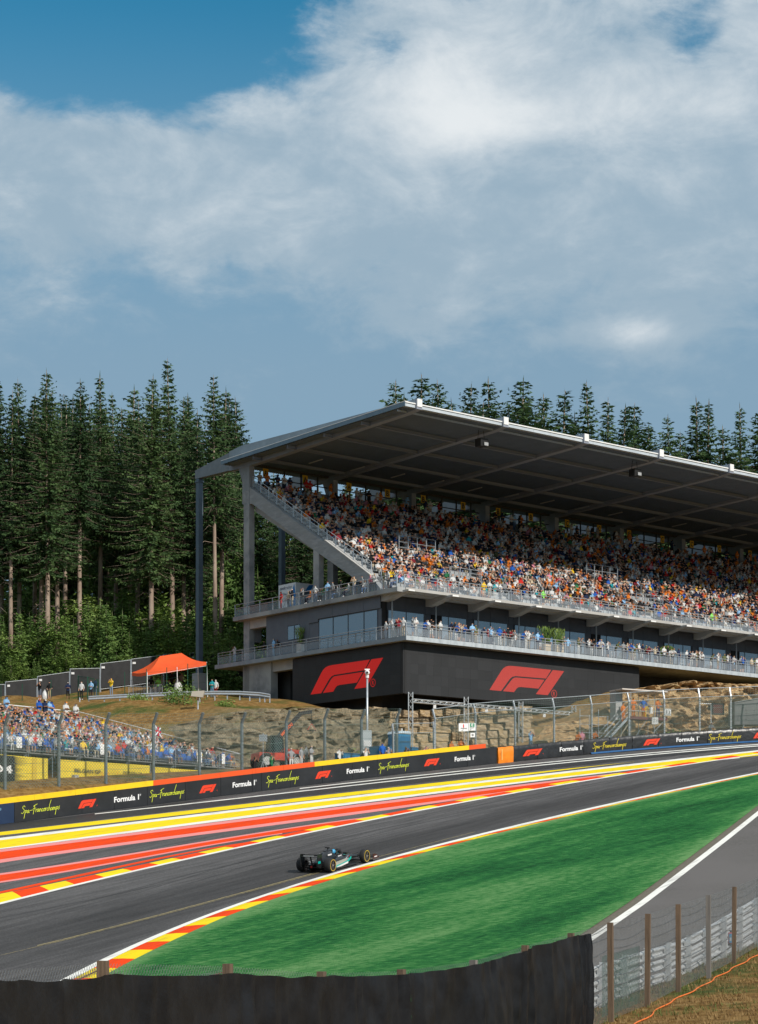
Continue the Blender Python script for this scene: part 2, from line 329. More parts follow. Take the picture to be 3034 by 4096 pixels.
w1t = Edge(R1((0,598),(640,510),(1280,425),(1652,393))+R2((650,588),(1652,470))+R3((800,510),(1652,406))+R4((640,406),(1652,312)))
w1b = Edge(R1((0,618),(640,530),(1280,447),(1652,412))+R2((650,607),(1652,487))+R3((800,525),(1652,421))+R4((640,425),(1652,322)))
y2b = Edge(R1((0,680),(640,602),(1280,508),(1652,463))+R2((650,640),(1652,520))+R3((800,556),(1652,450))+R4((640,462),(1200,402),(1652,352)))
w2b = Edge(R1((0,688),(640,614),(1280,525),(1652,482))+R2((650,660),(1652,538))+R3((800,570),(1652,462))+R4((640,470),(1200,408),(1652,356)))
p1t = Edge(R1((0,690),(640,617),(1280,527),(1652,484))+R2((650,664),(1652,545))+R3((800,580),(1652,480))+R4((0,550),(520,495)))
r1t = Edge(R1((0,712),(640,640),(1280,548),(1652,505))+R2((650,686),(1652,567))+R3((800,600),(1652,492))+R4((0,560),(520,503)))
r1b = Edge(R1((0,778),(640,695),(1280,600),(1652,552))+R2((650,735),(1652,607))+R3((400,686),(980,600),(1380,553)))
p2b = Edge(R1((0,808),(640,718),(1280,625),(1652,577))+R2((650,757),(1652,630))+R3((400,705),(980,614),(1380,558)))
p3t = Edge(R1((0,900),(640,805),(1280,700),(1652,645))+R2((650,802),(1652,660))+R3((60,792)))
r2t = Edge(R1((0,915),(640,819),(1280,713),(1652,656))+R2((650,812),(1652,669))+R3((60,797)))
r2b = Edge(R1((0,970),(640,865),(1280,748),(1652,686))+R2((300,895),(650,838),(1000,790)))
p4b = Edge(R1((0,983),(640,878),(1280,758),(1652,696))+R2((300,904),(650,846),(1000,796)))
dgt = Edge(R1((0,1058),(300,995),(640,918),(1280,785),(1652,712))+R2((300,925),(640,876)))
dgb = Edge(R1((0,1075),(300,1015),(640,938),(1280,800),(1652,726))+R2((300,935),(640,884)))
Lt = Edge(R1((0,1157),(400,1053),(850,948),(1340,838),(1652,768))+R2((650,885),(1120,793),(1560,703))+R3((600,704),(1250,594),(1652,524))+R4((520,508),(900,444),(1340,382),(1652,342)), 4)
Lb = Edge(R1((0,1173),(400,1068),(850,962),(1340,850),(1652,780))+R2((650,896),(1120,803),(1560,713))+R3((600,712),(1250,602),(1652,532))+R4((520,515),(900,450),(1340,388),(1652,347)), 4)
Kt = Edge(R1((0,1075),(290,1044),(800,935),(1270,827),(1640,740))+R2((560,882),(1030,788),(1490,700))+R3((320,748),(760,670),(1200,590),(1600,518))+R4((270,540),(640,470),(1050,408),(1480,352),(1652,330)), 4)
Mt = Edge(R5((600,740),(860,628),(1130,505),(1652,262))+R2((1100,1212),(1652,1060))+R3((500,1062),(840,976),(1250,882),(1652,783))+R4((500,739),(1000,629),(1652,501)), 4)
Mb = Edge(R5((680,750),(975,605),(1280,455),(1652,298))+R6((500,298),(1100,104),(1420,0))+R3((280,1135),(840,1000),(1652,799))+R4((500,754),(1000,642),(1652,511)), 4)
Nt = Edge(R5((1050,700),(1200,605),(1400,500),(1652,382))+R6((370,405),(900,225),(1570,0))+R3((240,1180),(640,1065),(1050,955),(1450,855))+R4((320,805),(700,720),(1270,590),(1652,517)), 4)
No = lambda u: Mb(u)+float(np.interp(u, [150, 300, 589, 910, 1154, 1590, 1963, 2421, 3034], [70, 60, 47, 29, 24, 14.5, 9.5, 7, 5]))
def paint(name, col, worn):
    return M(name, col, worn, 1.6, .8, lo=.50, hi=.72, stretch=(R(60), .25, 2.5, 1), spec=.12)
p_yel = paint('yellow_road_paint', (.82, .62, .010), (.58, .42, .03)); p_red = paint('red_road_paint', (.78, .058, .004), (.50, .042, .012)); p_wht = paint('white_road_paint', (.76, .75, .70), (.50, .49, .46))
p_pnk = paint('pink_road_paint', (.74, .26, .25), (.62, .23, .22)); p_blk = M('black_road_coating', (.022, .022, .024), (.032, .032, .034), 3, .7)
def asphalt_mat():
    mt = bpy.data.materials.new('racing_asphalt'); mt.use_nodes = True; nt = mt.node_tree; N = nt.nodes; L = nt.links; b = N['Principled BSDF']; b.inputs['Roughness'].default_value = .82; b.inputs['Specular IOR Level'].default_value = .25
    tc = N.new('ShaderNodeTexCoord')
    def noise(sc_, d, scale=None, rot=0.):
        q = N.new('ShaderNodeTexNoise'); q.inputs['Scale'].default_value = sc_; q.inputs['Detail'].default_value = d; q.inputs['Roughness'].default_value = .65
        if scale:
            mp = N.new('ShaderNodeMapping'); mp.vector_type = 'TEXTURE'; mp.inputs['Rotation'].default_value = (0, 0, rot); mp.inputs['Scale'].default_value = tuple(1/q for q in scale); L.new(tc.outputs['Object'], mp.inputs[0]); L.new(mp.outputs[0], q.inputs['Vector'])
        else: L.new(tc.outputs['Object'], q.inputs['Vector'])
        return q.outputs['Fac']
    def rng(x, a, c, d, e):
        q = N.new('ShaderNodeMapRange'); L.new(x, q.inputs[0]); q.inputs[1].default_value = a; q.inputs[2].default_value = c; q.inputs[3].default_value = d; q.inputs[4].default_value = e; return q.outputs[0]
    def mul(a, c):
        q = N.new('ShaderNodeMath'); q.operation = 'MULTIPLY'; L.new(a, q.inputs[0]); L.new(c, q.inputs[1]); return q.outputs[0]
    grit = rng(noise(13, 4), .32, .68, .55, 1.45); streak = rng(noise(1, 6, (.04, 2.2, 1), R(60)), .35, .65, .66, 1.22); big = rng(noise(.05, 3), .3, .7, .85, 1.15)
    at = N.new('ShaderNodeAttribute'); at.attribute_name = 'rubber'; rub = rng(at.outputs['Fac'], 0, 1, 1.0, .42)
    g = mul(mul(mul(grit, streak), big), rub)
    mx = N.new('ShaderNodeMix'); mx.data_type = 'RGBA'; mx.blend_type = 'MULTIPLY'; mx.inputs[0].default_value = 1; mx.inputs[6].default_value = (.092, .088, .088, 1); L.new(g, mx.inputs[7]); L.new(mx.outputs[2], b.inputs['Base Color'])
    bu = N.new('ShaderNodeBump'); bu.inputs['Strength'].default_value = .35; bu.inputs['Distance'].default_value = .02; L.new(noise(22, 5), bu.inputs['Height']); L.new(bu.outputs[0], b.inputs['Normal']); return mt
asphalt = asphalt_mat()
trk = sheet('race_track', eBase, lambda u: Mt(u)+2, -420, 3500, 0., asphalt, 150, nx=60)
def rubber(o):                                     # rubber laid down along the racing line
    me = o.data; n = len(me.vertices); w = np.zeros(n, np.float32); cols = 150
    for i in range(n):
        r, c = divmod(i, cols); u = -420+(3920)*c/149; a, b = Lb(u), Mt(u); v = Mt(u)+2+(eBase(u)-Mt(u)-2)*r/60
        f = (v-a)/max(b-a, 1)
        ln = .50+.12*math.sin(u/900.)
        w[i] = .85*math.exp(-((f-(ln+.12))/.17)**2)+.45*math.exp(-((f-.9)/.10)**2)*(1 if u < 1700 else .8) if 0 < f < 1 else 0
    at = me.attributes.new('rubber', 'FLOAT', 'POINT'); at.data.foreach_set('value', w)
rubber(trk); tag(trk, kind='structure')
def stripe(name, a, b, u0, u1, off, mat, n=90): return sheet(name, a, b, u0, u1, off, mat, n, trk)
# dark coating lanes and edge lines by the wall
eA = Edge(R1((840,380),(1652,290))+R2((0,552),(900,455),(1652,372))+R3((800,418),(1652,332))+R4((640,345),(1652,268))); eAb = lambda u: eA(u)+(3.2 if u > 700 else 2.2+u/700)
eB = Edge(R2((1000,420),(1652,350))+R3((0,478),(800,396),(1652,316))+R4((640,330),(1652,254))); eBb = lambda u: eB(u)+3.0
stripe('black_lane', eAb, lambda u: y1t(u)-3-max(0, u)/3034*6, -400, 3400, .004, p_blk)
stripe('black_lane', eBb, eA, 1240, 3400, .004, p_blk)
stripe('black_lane', lambda u: eBase(u)+2.5, lambda u: min(eAb(u)+1, eBase(u)+2.5+max(.4, (900-u)*.05)), -400, 890, .0035, p_blk, 40)
stripe('edge_line', eA, eAb, 380, 3400, .008, p_wht); stripe('edge_line', eB, eBb, 1200, 3400, .008, p_wht)
stripe('yellow_band', y1t, lambda u: y1t(u)+(y1b(u)-y1t(u))*min(1, max(.02, (2540-u)/600)), -400, 2540, .008, p_yel); stripe('white_band', w1t, w1b, -400, 3400, .008, p_wht)
stripe('yellow_band', w1b, y2b, -400, 3400, .008, p_yel); stripe('white_band', y2b, w2b, -400, 2960, .008, p_wht)
stripe('pink_band', p1t, r1t, -400, 2513, .008, p_pnk); stripe('red_band', r1t, lambda u: min(r1b(u), Kt(u)), -400, 2513, .008, p_red)
stripe('pink_band', lambda u: min(r1b(u), Kt(u)), lambda u: min(p2b(u), Kt(u)+.5), -400, 2115, .008, p_pnk)
stripe('pink_band', p3t, r2t, -400, 1540, .008, p_pnk); stripe('red_band', r2t, lambda u: min(r2b(u), Kt(u)), -400, 1540, .008, p_red)
stripe('pink_band', r2b, p4b, -400, 1130, .008, p_pnk); stripe('red_band', dgt, dgb, 0, 1010, .008, p_red)
stripe('edge_line', Lt, Lb, -400, 3400, .014, p_wht)
yw = M('worn_yellow_paint', (.30, .24, .10), (.10, .09, .075), 6, .7, lo=.45, hi=.6, stretch=(R(60), .5, 4, 1))
wl = Edge(R5((-100,585),(0,553),(450,442),(900,345),(1652,140))+R2((400,1348),(780,1250),(1150,1157))+R3((0,1145),(400,1045),(800,950)))
stripe('worn_line', wl, lambda u: wl(u)+3.2, 150, 1290, .006, yw); stripe('worn_line', lambda u: wl(u)+5, lambda u: wl(u)+6.5, -50, 1900, .006, yw)
skid = M('tyre_rubber_mark', (.030, .030, .031), (.055, .053, .053), 2.5, .85, lo=.40, hi=.62, stretch=(R(60), .4, 3, 1))
for f0, f1, u0, u1, w in ((.12, .30, -100, 900, 2.2), (.16, .34, 0, 1500, 1.8), (.30, .22, 300, 2000, 2.4), (.36, .30, 700, 2400, 1.8), (.42, .34, -50, 1250, 2.0), (.20, .10, 1200, 2900, 1.6), (.28, .16, 1500, 3034, 1.5), (.52, .40, 200, 1500, 1.6), (.08, .14, 600, 1900, 1.6), (.62, .50, 1200, 2700, 1.4)):
    fn = (lambda f0, f1, u0, u1: lambda u: Lb(u)+(Mt(u)-Lb(u))*(f0+(f1-f0)*(u-u0)/(u1-u0)+.015*math.sin(u/210.+f0*40)))(f0, f1, u0, u1)
    stripe('skid_mark', fn, (lambda fn, w, u0, u1: lambda u: fn(u)+w*math.sin(math.pi*min(1, max(0, (u-u0)/(u1-u0))))+.3)(fn, w, u0, u1), u0, u1, .0045, skid, 60)
# the kerbs: raised painted blocks, one object each
def kerb(name, inner, outer, bounds, shift, first_red, h, label):
    k = empty(name, PL(bounds[0], inner(bounds[0]))); tag(k, kind='structure')
    org = Vector(k.location); red = first_red
    for u0, u1 in zip(bounds[:-1], bounds[1:]):
        mb = MB(); n = 4; A = [u0+(u1-u0)*i/n for i in range(n+1)]
        ri = [PL(u, inner(u), .012)-org for u in A]; ro = [PL(u+shift, outer(u+shift), .012+h)-org for u in A]; rb = [p-Vector((0, 0, h+.05)) for p in ro]
        mid = [p.lerp(q, .5)+Vector((0, 0, h*.25)) for p, q in zip(ri, ro)]
        mb.grid([rb, ro, mid, ri]); mb.obj('kerb_block', p_red if red else p_yel, k); red = not red
    return k
kerb('right_kerb', Mb, No, [150,228,300,375,448,520,589,662,736,814,892,982,1074,1156,1246,1333,1425,1521,1613,1705,1802,1899,1991,2083,2175,2268,2361,2453,2545,2633,2716,2794,2867,2935,3000,3060,3120], 92, False, .05, '')
kerb('left_kerb', lambda u: Lt(u), Kt, [-150,-20,88,198,299,419,529,635,727,832,938,1039,1145,1255,1347,1458,1563,1664,1756,1857,1958,2055,2138,2232,2325,2426,2513,2605,2688,2794,2877,2964,3045,3130], -38, True, .05, '')
stripe('edge_line', Mt, Mb, 150, 3400, .018, p_wht)
# ------------------------------------------------------------------ infield lawn, access road
def lawn_mat():
    mt = bpy.data.materials.new('mown_lawn'); mt.use_nodes = True; nt = mt.node_tree; N = nt.nodes; L = nt.links; b = N['Principled BSDF']; b.inputs['Roughness'].default_value = .9; b.inputs['Specular IOR Level'].default_value = .12
    tc = N.new('ShaderNodeTexCoord')
    def noise(s, d, scale=(1, 1, 1), rot=0., rough=.62):
        mp = N.new('ShaderNodeMapping'); mp.vector_type = 'TEXTURE'; mp.inputs['Rotation'].default_value = (0, 0, rot); mp.inputs['Scale'].default_value = tuple(1/q for q in scale); L.new(tc.outputs['Object'], mp.inputs[0])
        q = N.new('ShaderNodeTexNoise'); q.inputs['Scale'].default_value = s; q.inputs['Detail'].default_value = d; q.inputs['Roughness'].default_value = rough; L.new(mp.outputs[0], q.inputs['Vector']); return q.outputs['Fac']
    def add(a, ka, c, kc):
        q = N.new('ShaderNodeMath'); q.operation = 'MULTIPLY'; L.new(a, q.inputs[0]); q.inputs[1].default_value = ka
        r = N.new('ShaderNodeMath'); r.operation = 'MULTIPLY_ADD'; L.new(c, r.inputs[0]); r.inputs[1].default_value = kc; L.new(q.outputs[0], r.inputs[2]); return r.outputs[0]
    m = add(noise(.14, 6, (.30, 1.5, 1), R(52)), .52, noise(.8, 8, (.10, 1.9, 1), R(56), .75), .34); m = add(m, 1., noise(4, 10, (.5, 1.2, 1), R(20), .85), .36)
    tf = N.new('ShaderNodeMapRange'); L.new(noise(4.6, 3, (.45, 1.3, 1), R(25), .6), tf.inputs[0]); tf.inputs[1].default_value = .36; tf.inputs[2].default_value = .64; m = add(m, 1., tf.outputs[0], .13)
    at = N.new('ShaderNodeAttribute'); at.attribute_name = 'dry'
    m = add(m, 1., at.outputs['Fac'], .20)
    rp = N.new('ShaderNodeValToRGB'); L.new(m, rp.inputs[0]); e = rp.color_ramp.elements
    for p, c in ((.60, (.020, .105, .022)), (.70, (.045, .155, .040))): e.new(p)
    st = [(.53, (.006, .066, .016)), (.63, (.014, .135, .034)), (.72, (.044, .22, .052)), (.86, (.17, .36, .13))]
    for i, (p, c) in enumerate(st): e[i].position = p; e[i].color = (*c, 1)
    L.new(rp.outputs[0], b.inputs['Base Color'])
    bu = N.new('ShaderNodeBump'); bu.inputs['Strength'].default_value = 1.; bu.inputs['Distance'].default_value = .2; L.new(noise(6, 9, (1, .8, 1), 0, .8), bu.inputs['Height']); L.new(bu.outputs[0], b.inputs['Normal']); return mt
Gr = [(1800,4110),(2060,3920),(2340,3732),(2512,3616),(2640,3522),(2750,3440),(2858,3359),(2950,3288),(3034,3223),(3160,3125),(3300,3010)]
def gr_at(f):
    uu = np.array([p[0] for p in Gr]); vv = np.array([p[1] for p in Gr]); u = np.interp(f, np.linspace(0, 1, len(Gr)), uu); return u, float(np.interp(u, uu, vv))
def lawn():
    n, k = 120, 40; top = []; bot = []
    for i in range(n):
        f = i/(n-1); u = 170+(3400-170)*f**.85; top.append(PL(u, No(u)-.5, .05)); gu, gv = gr_at(f); bot.append(PL(gu, gv, .05))
    mb = MB(); mb.grid([[q.lerp(p, j/k) for p, q in zip(top, bot)] for j in range(k+1)]); o = mb.obj('infield_lawn', lawn_mat()); tag(o, kind='structure')
    dry = np.zeros((k+1, n), np.float32)
    for j in range(k+1):
        t = j/k; dry[j] = .9*math.exp(-((1-t)/.05)**2)+.55*math.exp(-(t/.06)**2)+.42*np.exp(-((t-.42)/.16)**2-((np.linspace(0, 1, n)-.22)/.22)**2)
    at = o.data.attributes.new('dry', 'FLOAT', 'POINT'); at.data.foreach_set('value', dry.reshape(-1))
lawn()
def road():
    rm = M('access_asphalt', (.118, .108, .100), (.078, .072, .068), 7, .85, bump=.3, bscale=30, col3=(.115, .105, .10), scale3=.15)
    n = 60; a = []; b = []; c = []; d = []
    for i in range(n):
        f = i/(n-1); gu, gv = gr_at(f); p = PL(gu, gv, .02); q = PL(*[x for x in (gu+26, gv+2)], .02)
        a.append(p); b.append(q)
    dirn = lambda i: (Vector(a[min(i+1, n-1)])-Vector(a[max(i-1, 0)])).normalized()
    far = []; w0 = []; w1 = []; ds = []
    for i in range(n):
        t = dirn(i); nr = Vector((t.y, -t.x, 0)).normalized()
        def at(w, off):
            x = a[i].x+nr.x*w; y = a[i].y+nr.y*w; return Vector((x, y, plane_z(x, y)+off))
        ds.append(at(-.1, .02)); w0.append(at(.42, .032)); w1.append(at(.78, .032)); far.append(at(9.5, .016)); a2 = at(-.3, .016); b[i] = at(.3, .016); c.append(a2); d.append(at(.55, .026))
    ro = MB().grid([far, [p-Vector((0, 0, .0)) for p in [Vector((q.x, q.y, plane_z(q.x, q.y)+.016)) for q in w0]]]).obj('access_road', rm); tag(ro, kind='structure')
    MB().grid([d, c]).obj('dirt_edge', M('gravel_edge', (.16, .135, .10), (.10, .09, .07), 8, .95, bump=.5), ro)
    MB().grid([w1, w0]).obj('edge_line', p_wht, ro)
road()
# ================================================================== lettering helpers
TEXTS = {}
def make_texts(items):
    tmp = []
    for key, body, off in items:
        cu = bpy.data.curves.new('t', 'FONT'); cu.body = body; cu.size = 1; cu.offset = off; cu.resolution_u = 3
        o = bpy.data.objects.new('t', cu); COL.objects.link(o); tmp.append((key, o, cu))
    dg = bpy.context.evaluated_depsgraph_get()
    for key, o, cu in tmp:
        me = bpy.data.meshes.new_from_object(o.evaluated_get(dg)); vs = np.array([v.co[:] for v in me.vertices]); fs = [tuple(p.vertices) for p in me.polygons]
        lo = vs.min(0); hi = vs.max(0); vs[:, 0] = (vs[:, 0]-lo[0])/(hi[0]-lo[0]); vs[:, 1] = (vs[:, 1]-lo[1])/(hi[1]-lo[1])
        TEXTS[key] = (vs[:, :2], fs, (hi[0]-lo[0])/(hi[1]-lo[1]))
        bpy.data.objects.remove(o); bpy.data.curves.remove(cu); bpy.data.meshes.remove(me)
make_texts([('ch'+c, c, .02) for c in '13LC4F']+[('Formula', 'Formula 1', .028), ('reg', '®', .02), ('Rr', 'R', .02), ('A', 'A', .03), ('B', 'B', .03), ('C', 'C', .03), ('LD4', 'LD4', .03), ('BELGIAN', 'BELGIAN GP', .012), ('SITE', 'SPAGRANDPRIX.COM', .012),
            ('FIRE', 'FIRE', .03), ('EXIT', 'EXIT', .03), ('13', '13', .02), ('LC4', 'LC 4', .02), ('F3', 'F 3', .02), ('cool', 'cool', .03), ('trailer', 'trailer', 0.), ('huur', 'Te huur', .02), ('amp', '& te', 0.), ('koop', 'Te koop', .02), ('MANITOU', 'MANITOU', .03), ('letC', 'C', .01), ('PETRONAS', 'PETRONAS', .02)])
def text(key, fn, mb=None, mi=0):
    vs, fs, asp = TEXTS[key]; mb = mb or MB(); return mb.add([fn(x, y) for x, y in vs], fs, mi)
def reg2(fn, mt, par):
    MB().grid([[fn(.5+q*math.cos(a), .5+q*math.sin(a)) for a in np.linspace(0, 2*math.pi, 17)[:-1]] for q in (.40, .5)], 0, True).obj('trademark_ring', mt, par); text('Rr', lambda x, y: fn(.33+.36*x, .25+.5*y)).obj('trademark_letter', mt, par)
F1L = [[(0,0),(.44,.76),(.52,.87),(.62,.95),(.74,.99),(.89,1),(2.38,1),(2.17,.64),(.98,.62),(.86,.58),(.77,.49),(.44,0)],
       [(.51,0),(.82,.44),(.88,.51),(.94,.555),(1.02,.57),(2.11,.585),(1.875,.22),(1.19,.22),(1.09,.20),(1.03,.15),(.93,0)],
       [(2.44,1),(2.89,1),(2.24,0),(1.775,0)]]
def tri_poly(poly):
    from mathutils.geometry import tessellate_polygon
    return [tuple(t) for t in tessellate_polygon([[Vector((x, y, 0)) for x, y in poly]])]
def letters(word, fn, mt, par):
    n = len(word)
    for i, c in enumerate(word):
        if c != ' ': text('ch'+c, lambda x, y: fn((i+.12+.76*x)/n, y)).obj('letter', mt, par)
def f1logo(fn, mb=None, mi=0):
    mb = mb or MB()
    for poly in F1L: mb.add([fn(x/2.89, y) for x, y in poly], tri_poly(poly), mi)
    return mb
SCR = {'S': ([[(.95,2.1),(.7,2.5),(.3,2.35),(.2,1.9),(.55,1.5),(.85,1.05),(.75,.45),(.35,.1),(0,.35)]], 1.), 'p': ([[(.18,1),(.02,-1.5)], [(.13,.65),(.42,1.05),(.66,.8),(.55,.35),(.15,.2)]], .72),
       'a': ([[(.55,.9),(.25,1),(.05,.6),(.15,.1),(.4,.22),(.58,.9),(.6,.15),(.8,.12)]], .76), '-': ([[(.1,.75),(.95,.9)]], 1.05), 'F': ([[(.4,2.2),(.2,-.5)], [(0,1.95),(.5,2.35),(1.15,2.6)], [(.02,1.2),(.8,1.4)]], .8),
       'r': ([[(.1,1),(.15,.1)], [(.13,.6),(.3,.95),(.5,.95)]], .5), 'n': ([[(.08,1),(.1,.1)], [(.1,.6),(.35,1),(.5,.8),(.52,.15),(.7,.1)]], .66), 'c': ([[(.5,.85),(.25,.95),(.05,.5),(.2,.1),(.5,.25)]], .55),
       'o': ([[(.3,1),(.05,.6),(.15,.1),(.45,.2),(.5,.7),(.3,1),(.55,.9)]], .56), 'h': ([[(.5,3.4),(.2,2.0),(.08,.1)], [(.1,.6),(.35,.95),(.5,.7),(.52,.1),(.65,.15)]], .66),
       'm': ([[(.08,1),(.1,.1)], [(.1,.6),(.3,.95),(.42,.7),(.42,.15)], [(.42,.6),(.62,.95),(.75,.7),(.76,.15),(.9,.1)]], .9), 's': ([[(.45,1.15),(.15,.85),(.4,.4),(.15,.05),(-.1,.25)]], .5)}
def script(word, fn, mb=None, wid=.12, mi=0):
    """handwriting as ribbons; fn takes x in 0..1 along the word, y in x-heights"""
    mb = mb or MB(); tot = sum(SCR[c][1] for c in word); x0 = 0
    for c in word:
        st, adv = SCR[c]
        for pl in st:
            for (xa, ya), (xb, yb) in zip(pl[:-1], pl[1:]):
                sk = .12; d = math.hypot(xb-xa, yb-ya) or 1; nx, ny = -(yb-ya)/d*wid/2, (xb-xa)/d*wid/2; ex, ey = (xb-xa)/d*wid*.35, (yb-ya)/d*wid*.35
                q = [(xa-ex+nx, ya-ey+ny), (xa-ex-nx, ya-ey-ny), (xb+ex-nx, yb+ey-ny), (xb+ex+nx, yb+ey+ny)]
                mb.add([fn((x0+x+y*sk)/tot, y) for x, y in q], [(0, 1, 2, 3)], mi)
        x0 += adv
    return mb
l_red = M('banner_red', (.72, .045, .012), rough=.6); l_wht = M('banner_white', (.78, .78, .78), rough=.6); l_yel = M('banner_lime', (.72, .80, .05), rough=.6); l_yel2 = M('banner_yellow', (.85, .68, .04), rough=.6); l_blk = M('print_black', (.02, .02, .02), rough=.6)
ban_blk = M('banner_black', (.013, .0135, .015), (.022, .0225, .025), .9, .42, bump=.12, bscale=2.2, spec=.5); ban_navy = M('banner_navy', (.008, .022, .06), (.012, .03, .075), 1, .5)
cap_yel = M('cap_yellow', (.80, .52, .008), (.62, .38, .01), 2, .6, lo=.55, hi=.8); cap_red = M('cap_orange_red', (.72, .085, .012), (.60, .07, .012), 2, .6, lo=.55, hi=.8)
# ================================================================== barrier wall with banners
def barrier():
    a_end = wall_a(1989); o0 = wall_pt(wall_a(1000), 0)
    w = empty('barrier_wall', o0); tag(w, 'long concrete trackside wall with black printed banners and yellow and red cap', 'barrier')
    P = lambda a, h, out: wall_pt(a, h, out)-o0
    def seg(name, a0, a1, h0, h1, d0, d1, mat, n=3, top=True):
        mb = MB(); A = [a0+(a1-a0)*i/n for i in range(n+1)]
        rows = [[P(a, h0, d1) for a in A], [P(a, h1, d1) for a in A], [P(a, h1, d0) for a in A], [P(a, h0, d0) for a in A]]
        mb.grid(rows[::-1]); k = len(mb.v); mb.add([rows[0][0], rows[1][0], rows[2][0], rows[3][0]], [(3, 2, 1, 0)]); mb.add([r[-1] for r in rows], [(0, 1, 2, 3)])
        return mb.obj(name, mat, w)
    core = M('barrier_concrete', (.34, .33, .31), (.26, .25, .24), 2, .9)
    a = -24.
    cuts = [-24, -21, -18, -15, -12, -9, -6, -3]+[wall_a(u) for u in (58, 197, 329, 458, 590, 742, 884, 1010, 1047, 1163, 1290, 1410, 1510, 1625, 1737, 1870)]+[a_end]
    for c0, c1 in zip(cuts[:-1], cuts[1:]):
        seg('wall_block', c0+.01, c1-.01, -.2, 1.62 if c1 < wall_a(1900) else 1.30, -.52, -.05, core)
        seg('banner_panel', c0+.012, c1-.012, .03, 1.32+rnd.uniform(-.006, .006), -.045, rnd.uniform(.0, .012), ban_navy if c1 < wall_a(70) else ban_blk, 6)
    ends = [-24]+[wall_a(u) for u in (615, 1260, 1878, 1945)]
    seg('wall_cap', wall_a(1870), wall_a(1945), 1.302, 1.329, -.5, -.03, core)
    for i in range(4):
        k = max(1, round((ends[i+1]-ends[i])/3.2)); step = (ends[i+1]-ends[i])/k
        for j in range(k): seg('wall_cap', ends[i]+j*step+.006, ends[i]+(j+1)*step-.006, 1.33, 1.68+rnd.uniform(-.008, .008), -.56, -.02, (cap_yel, cap_red)[i % 2])
    def print_on(kind, u0, u1):
        a0, a1 = wall_a(u0), wall_a(u1); off = .02
        if kind == 'F':
            f1logo(lambda x, y: P(a0+(a1-a0)*x, .40+.52*y, off)).obj('logo', l_red, w); reg2(lambda x, y: P(a1+.02+.09*x, .42+.09*y, off), l_red, w)
        elif kind == 'T':
            text('Formula', lambda x, y: P(a0+(a1-a0)*.93*x, .50+.38*y, off)).obj('lettering', l_wht, w); reg2(lambda x, y: P(a1-(a1-a0)*.05+.13*x, .75+.13*y, off), l_wht, w)
        else: script('Spa-Francorchamps', lambda x, y: P(a0+(a1-a0)*x, .52+.205*y, off)).obj('lettering', l_yel, w)
    for kind, R_, x0, x1 in (('S', R1, 185, 518), ('F', R1, 680, 838), ('T', R1, 993, 1225), ('S', R1, 1300, 1600), ('F', R2, 125, 273), ('T', R2, 415, 622), ('S', R2, 705, 988), ('F', R2, 1133, 1270), ('T', R2, 1407, 1603), ('S', R3, 70, 338), ('F', R3, 470, 605), ('T', R3, 737, 913)):
        print_on(kind, R_((x0, 0))[0][0], R_((x1, 0))[0][0])
    reg2(lambda x, y: P(wall_a(0)-.05+.15*x, .92+.15*y, .02), M('banner_sky', (.25, .5, .7), rough=.6), w)
    # orange end block
    b0, b1 = wall_a(1990), wall_a(2051); ob = empty('orange_block', wall_pt(b0, 0)); tag(ob, 'bright orange plastic cover wrapped round the end of the wall', 'barrier'); oo = Vector(ob.location)
    mo = M('orange_tarpaulin', (.78, .23, .012), (.68, .17, .01), 1.5, .4, bump=.6, bscale=2.5); mb = MB(); n = 6
    rows = []
    for h, d in ((-.1, .12), (.3, .15), (.8, .13), (1.22, .12), (1.27, .02), (1.27, -.5), (.0, -.55)):
        rows.append([wall_pt(b0+(b1-b0)*i/n, h+.02*math.sin(i*2.1+h*3), d+.025*math.sin(i*1.7+h*5))-oo for i in range(n+1)])
    mb.grid(rows[::-1]); mb.add([r[0] for r in rows], [tuple(range(7))]); mb.add([r[-1] for r in rows], [tuple(range(7))[::-1]]); mb.obj('tarpaulin', mo, ob, True)
    MB().grid([[wall_pt(b0+.3+.12*k, h, .175)-oo for h in (.25, .55, .85, 1.1)] for k in (0, 1)]).obj('fold', M('fold_highlight', (.85, .42, .12), rough=.35), ob)  # flat paler strip paints the light on a fold of the cover
    # padded black barrier further up
    q0 = wall_a(2052); pb = empty('padded_barrier', wall_pt(q0, 0)); tag(pb, 'wrinkled black padded barrier above a blue kerb strip, beyond the orange block', 'barrier'); po = Vector(pb.location)
    Q = lambda a, h, out: wall_pt(a, h, out)-po
    mp = M('padded_black', (.016, .0165, .018), (.028, .029, .032), 1.4, .34, bump=.9, bscale=2.6, spec=.5)
    a = q0; ai = 0; a_stop = WARC[-1]-1
    while a < a_stop:
        L = 2.5+rnd.uniform(-.3, .3); n = 8; rows = []
        for h, d in ((.02, .02), (.3, .06), (.62, .035), (.95, .065), (1.2, .03), (1.27, -.03), (1.27, -.4), (0, -.45)):
            rows.append([Q(a+L*i/n-(0 if i else -.02)-(.02 if i == n else 0), h+.012*math.sin(a*3+i*1.9+h*9), d+.022*math.sin(i*2.3+a+h*11)) for i in range(n+1)])
        mb = MB().grid(rows[::-1]); mb.add([r[0] for r in rows], [tuple(range(8))]); mb.add([r[-1] for r in rows], [tuple(range(8))[::-1]]); mb.obj('pad', mp, pb, True); a += L
    blue = M('blue_kerb_paint', (.012, .075, .20), (.02, .10, .25), 1, .55); MB().grid([[Q(q0+8+i*.8, .16, .10) for i in range(72)], [Q(q0+8+i*.8, .02, .22) for i in range(72)]][::-1]).obj('kerb_strip', blue, pb)
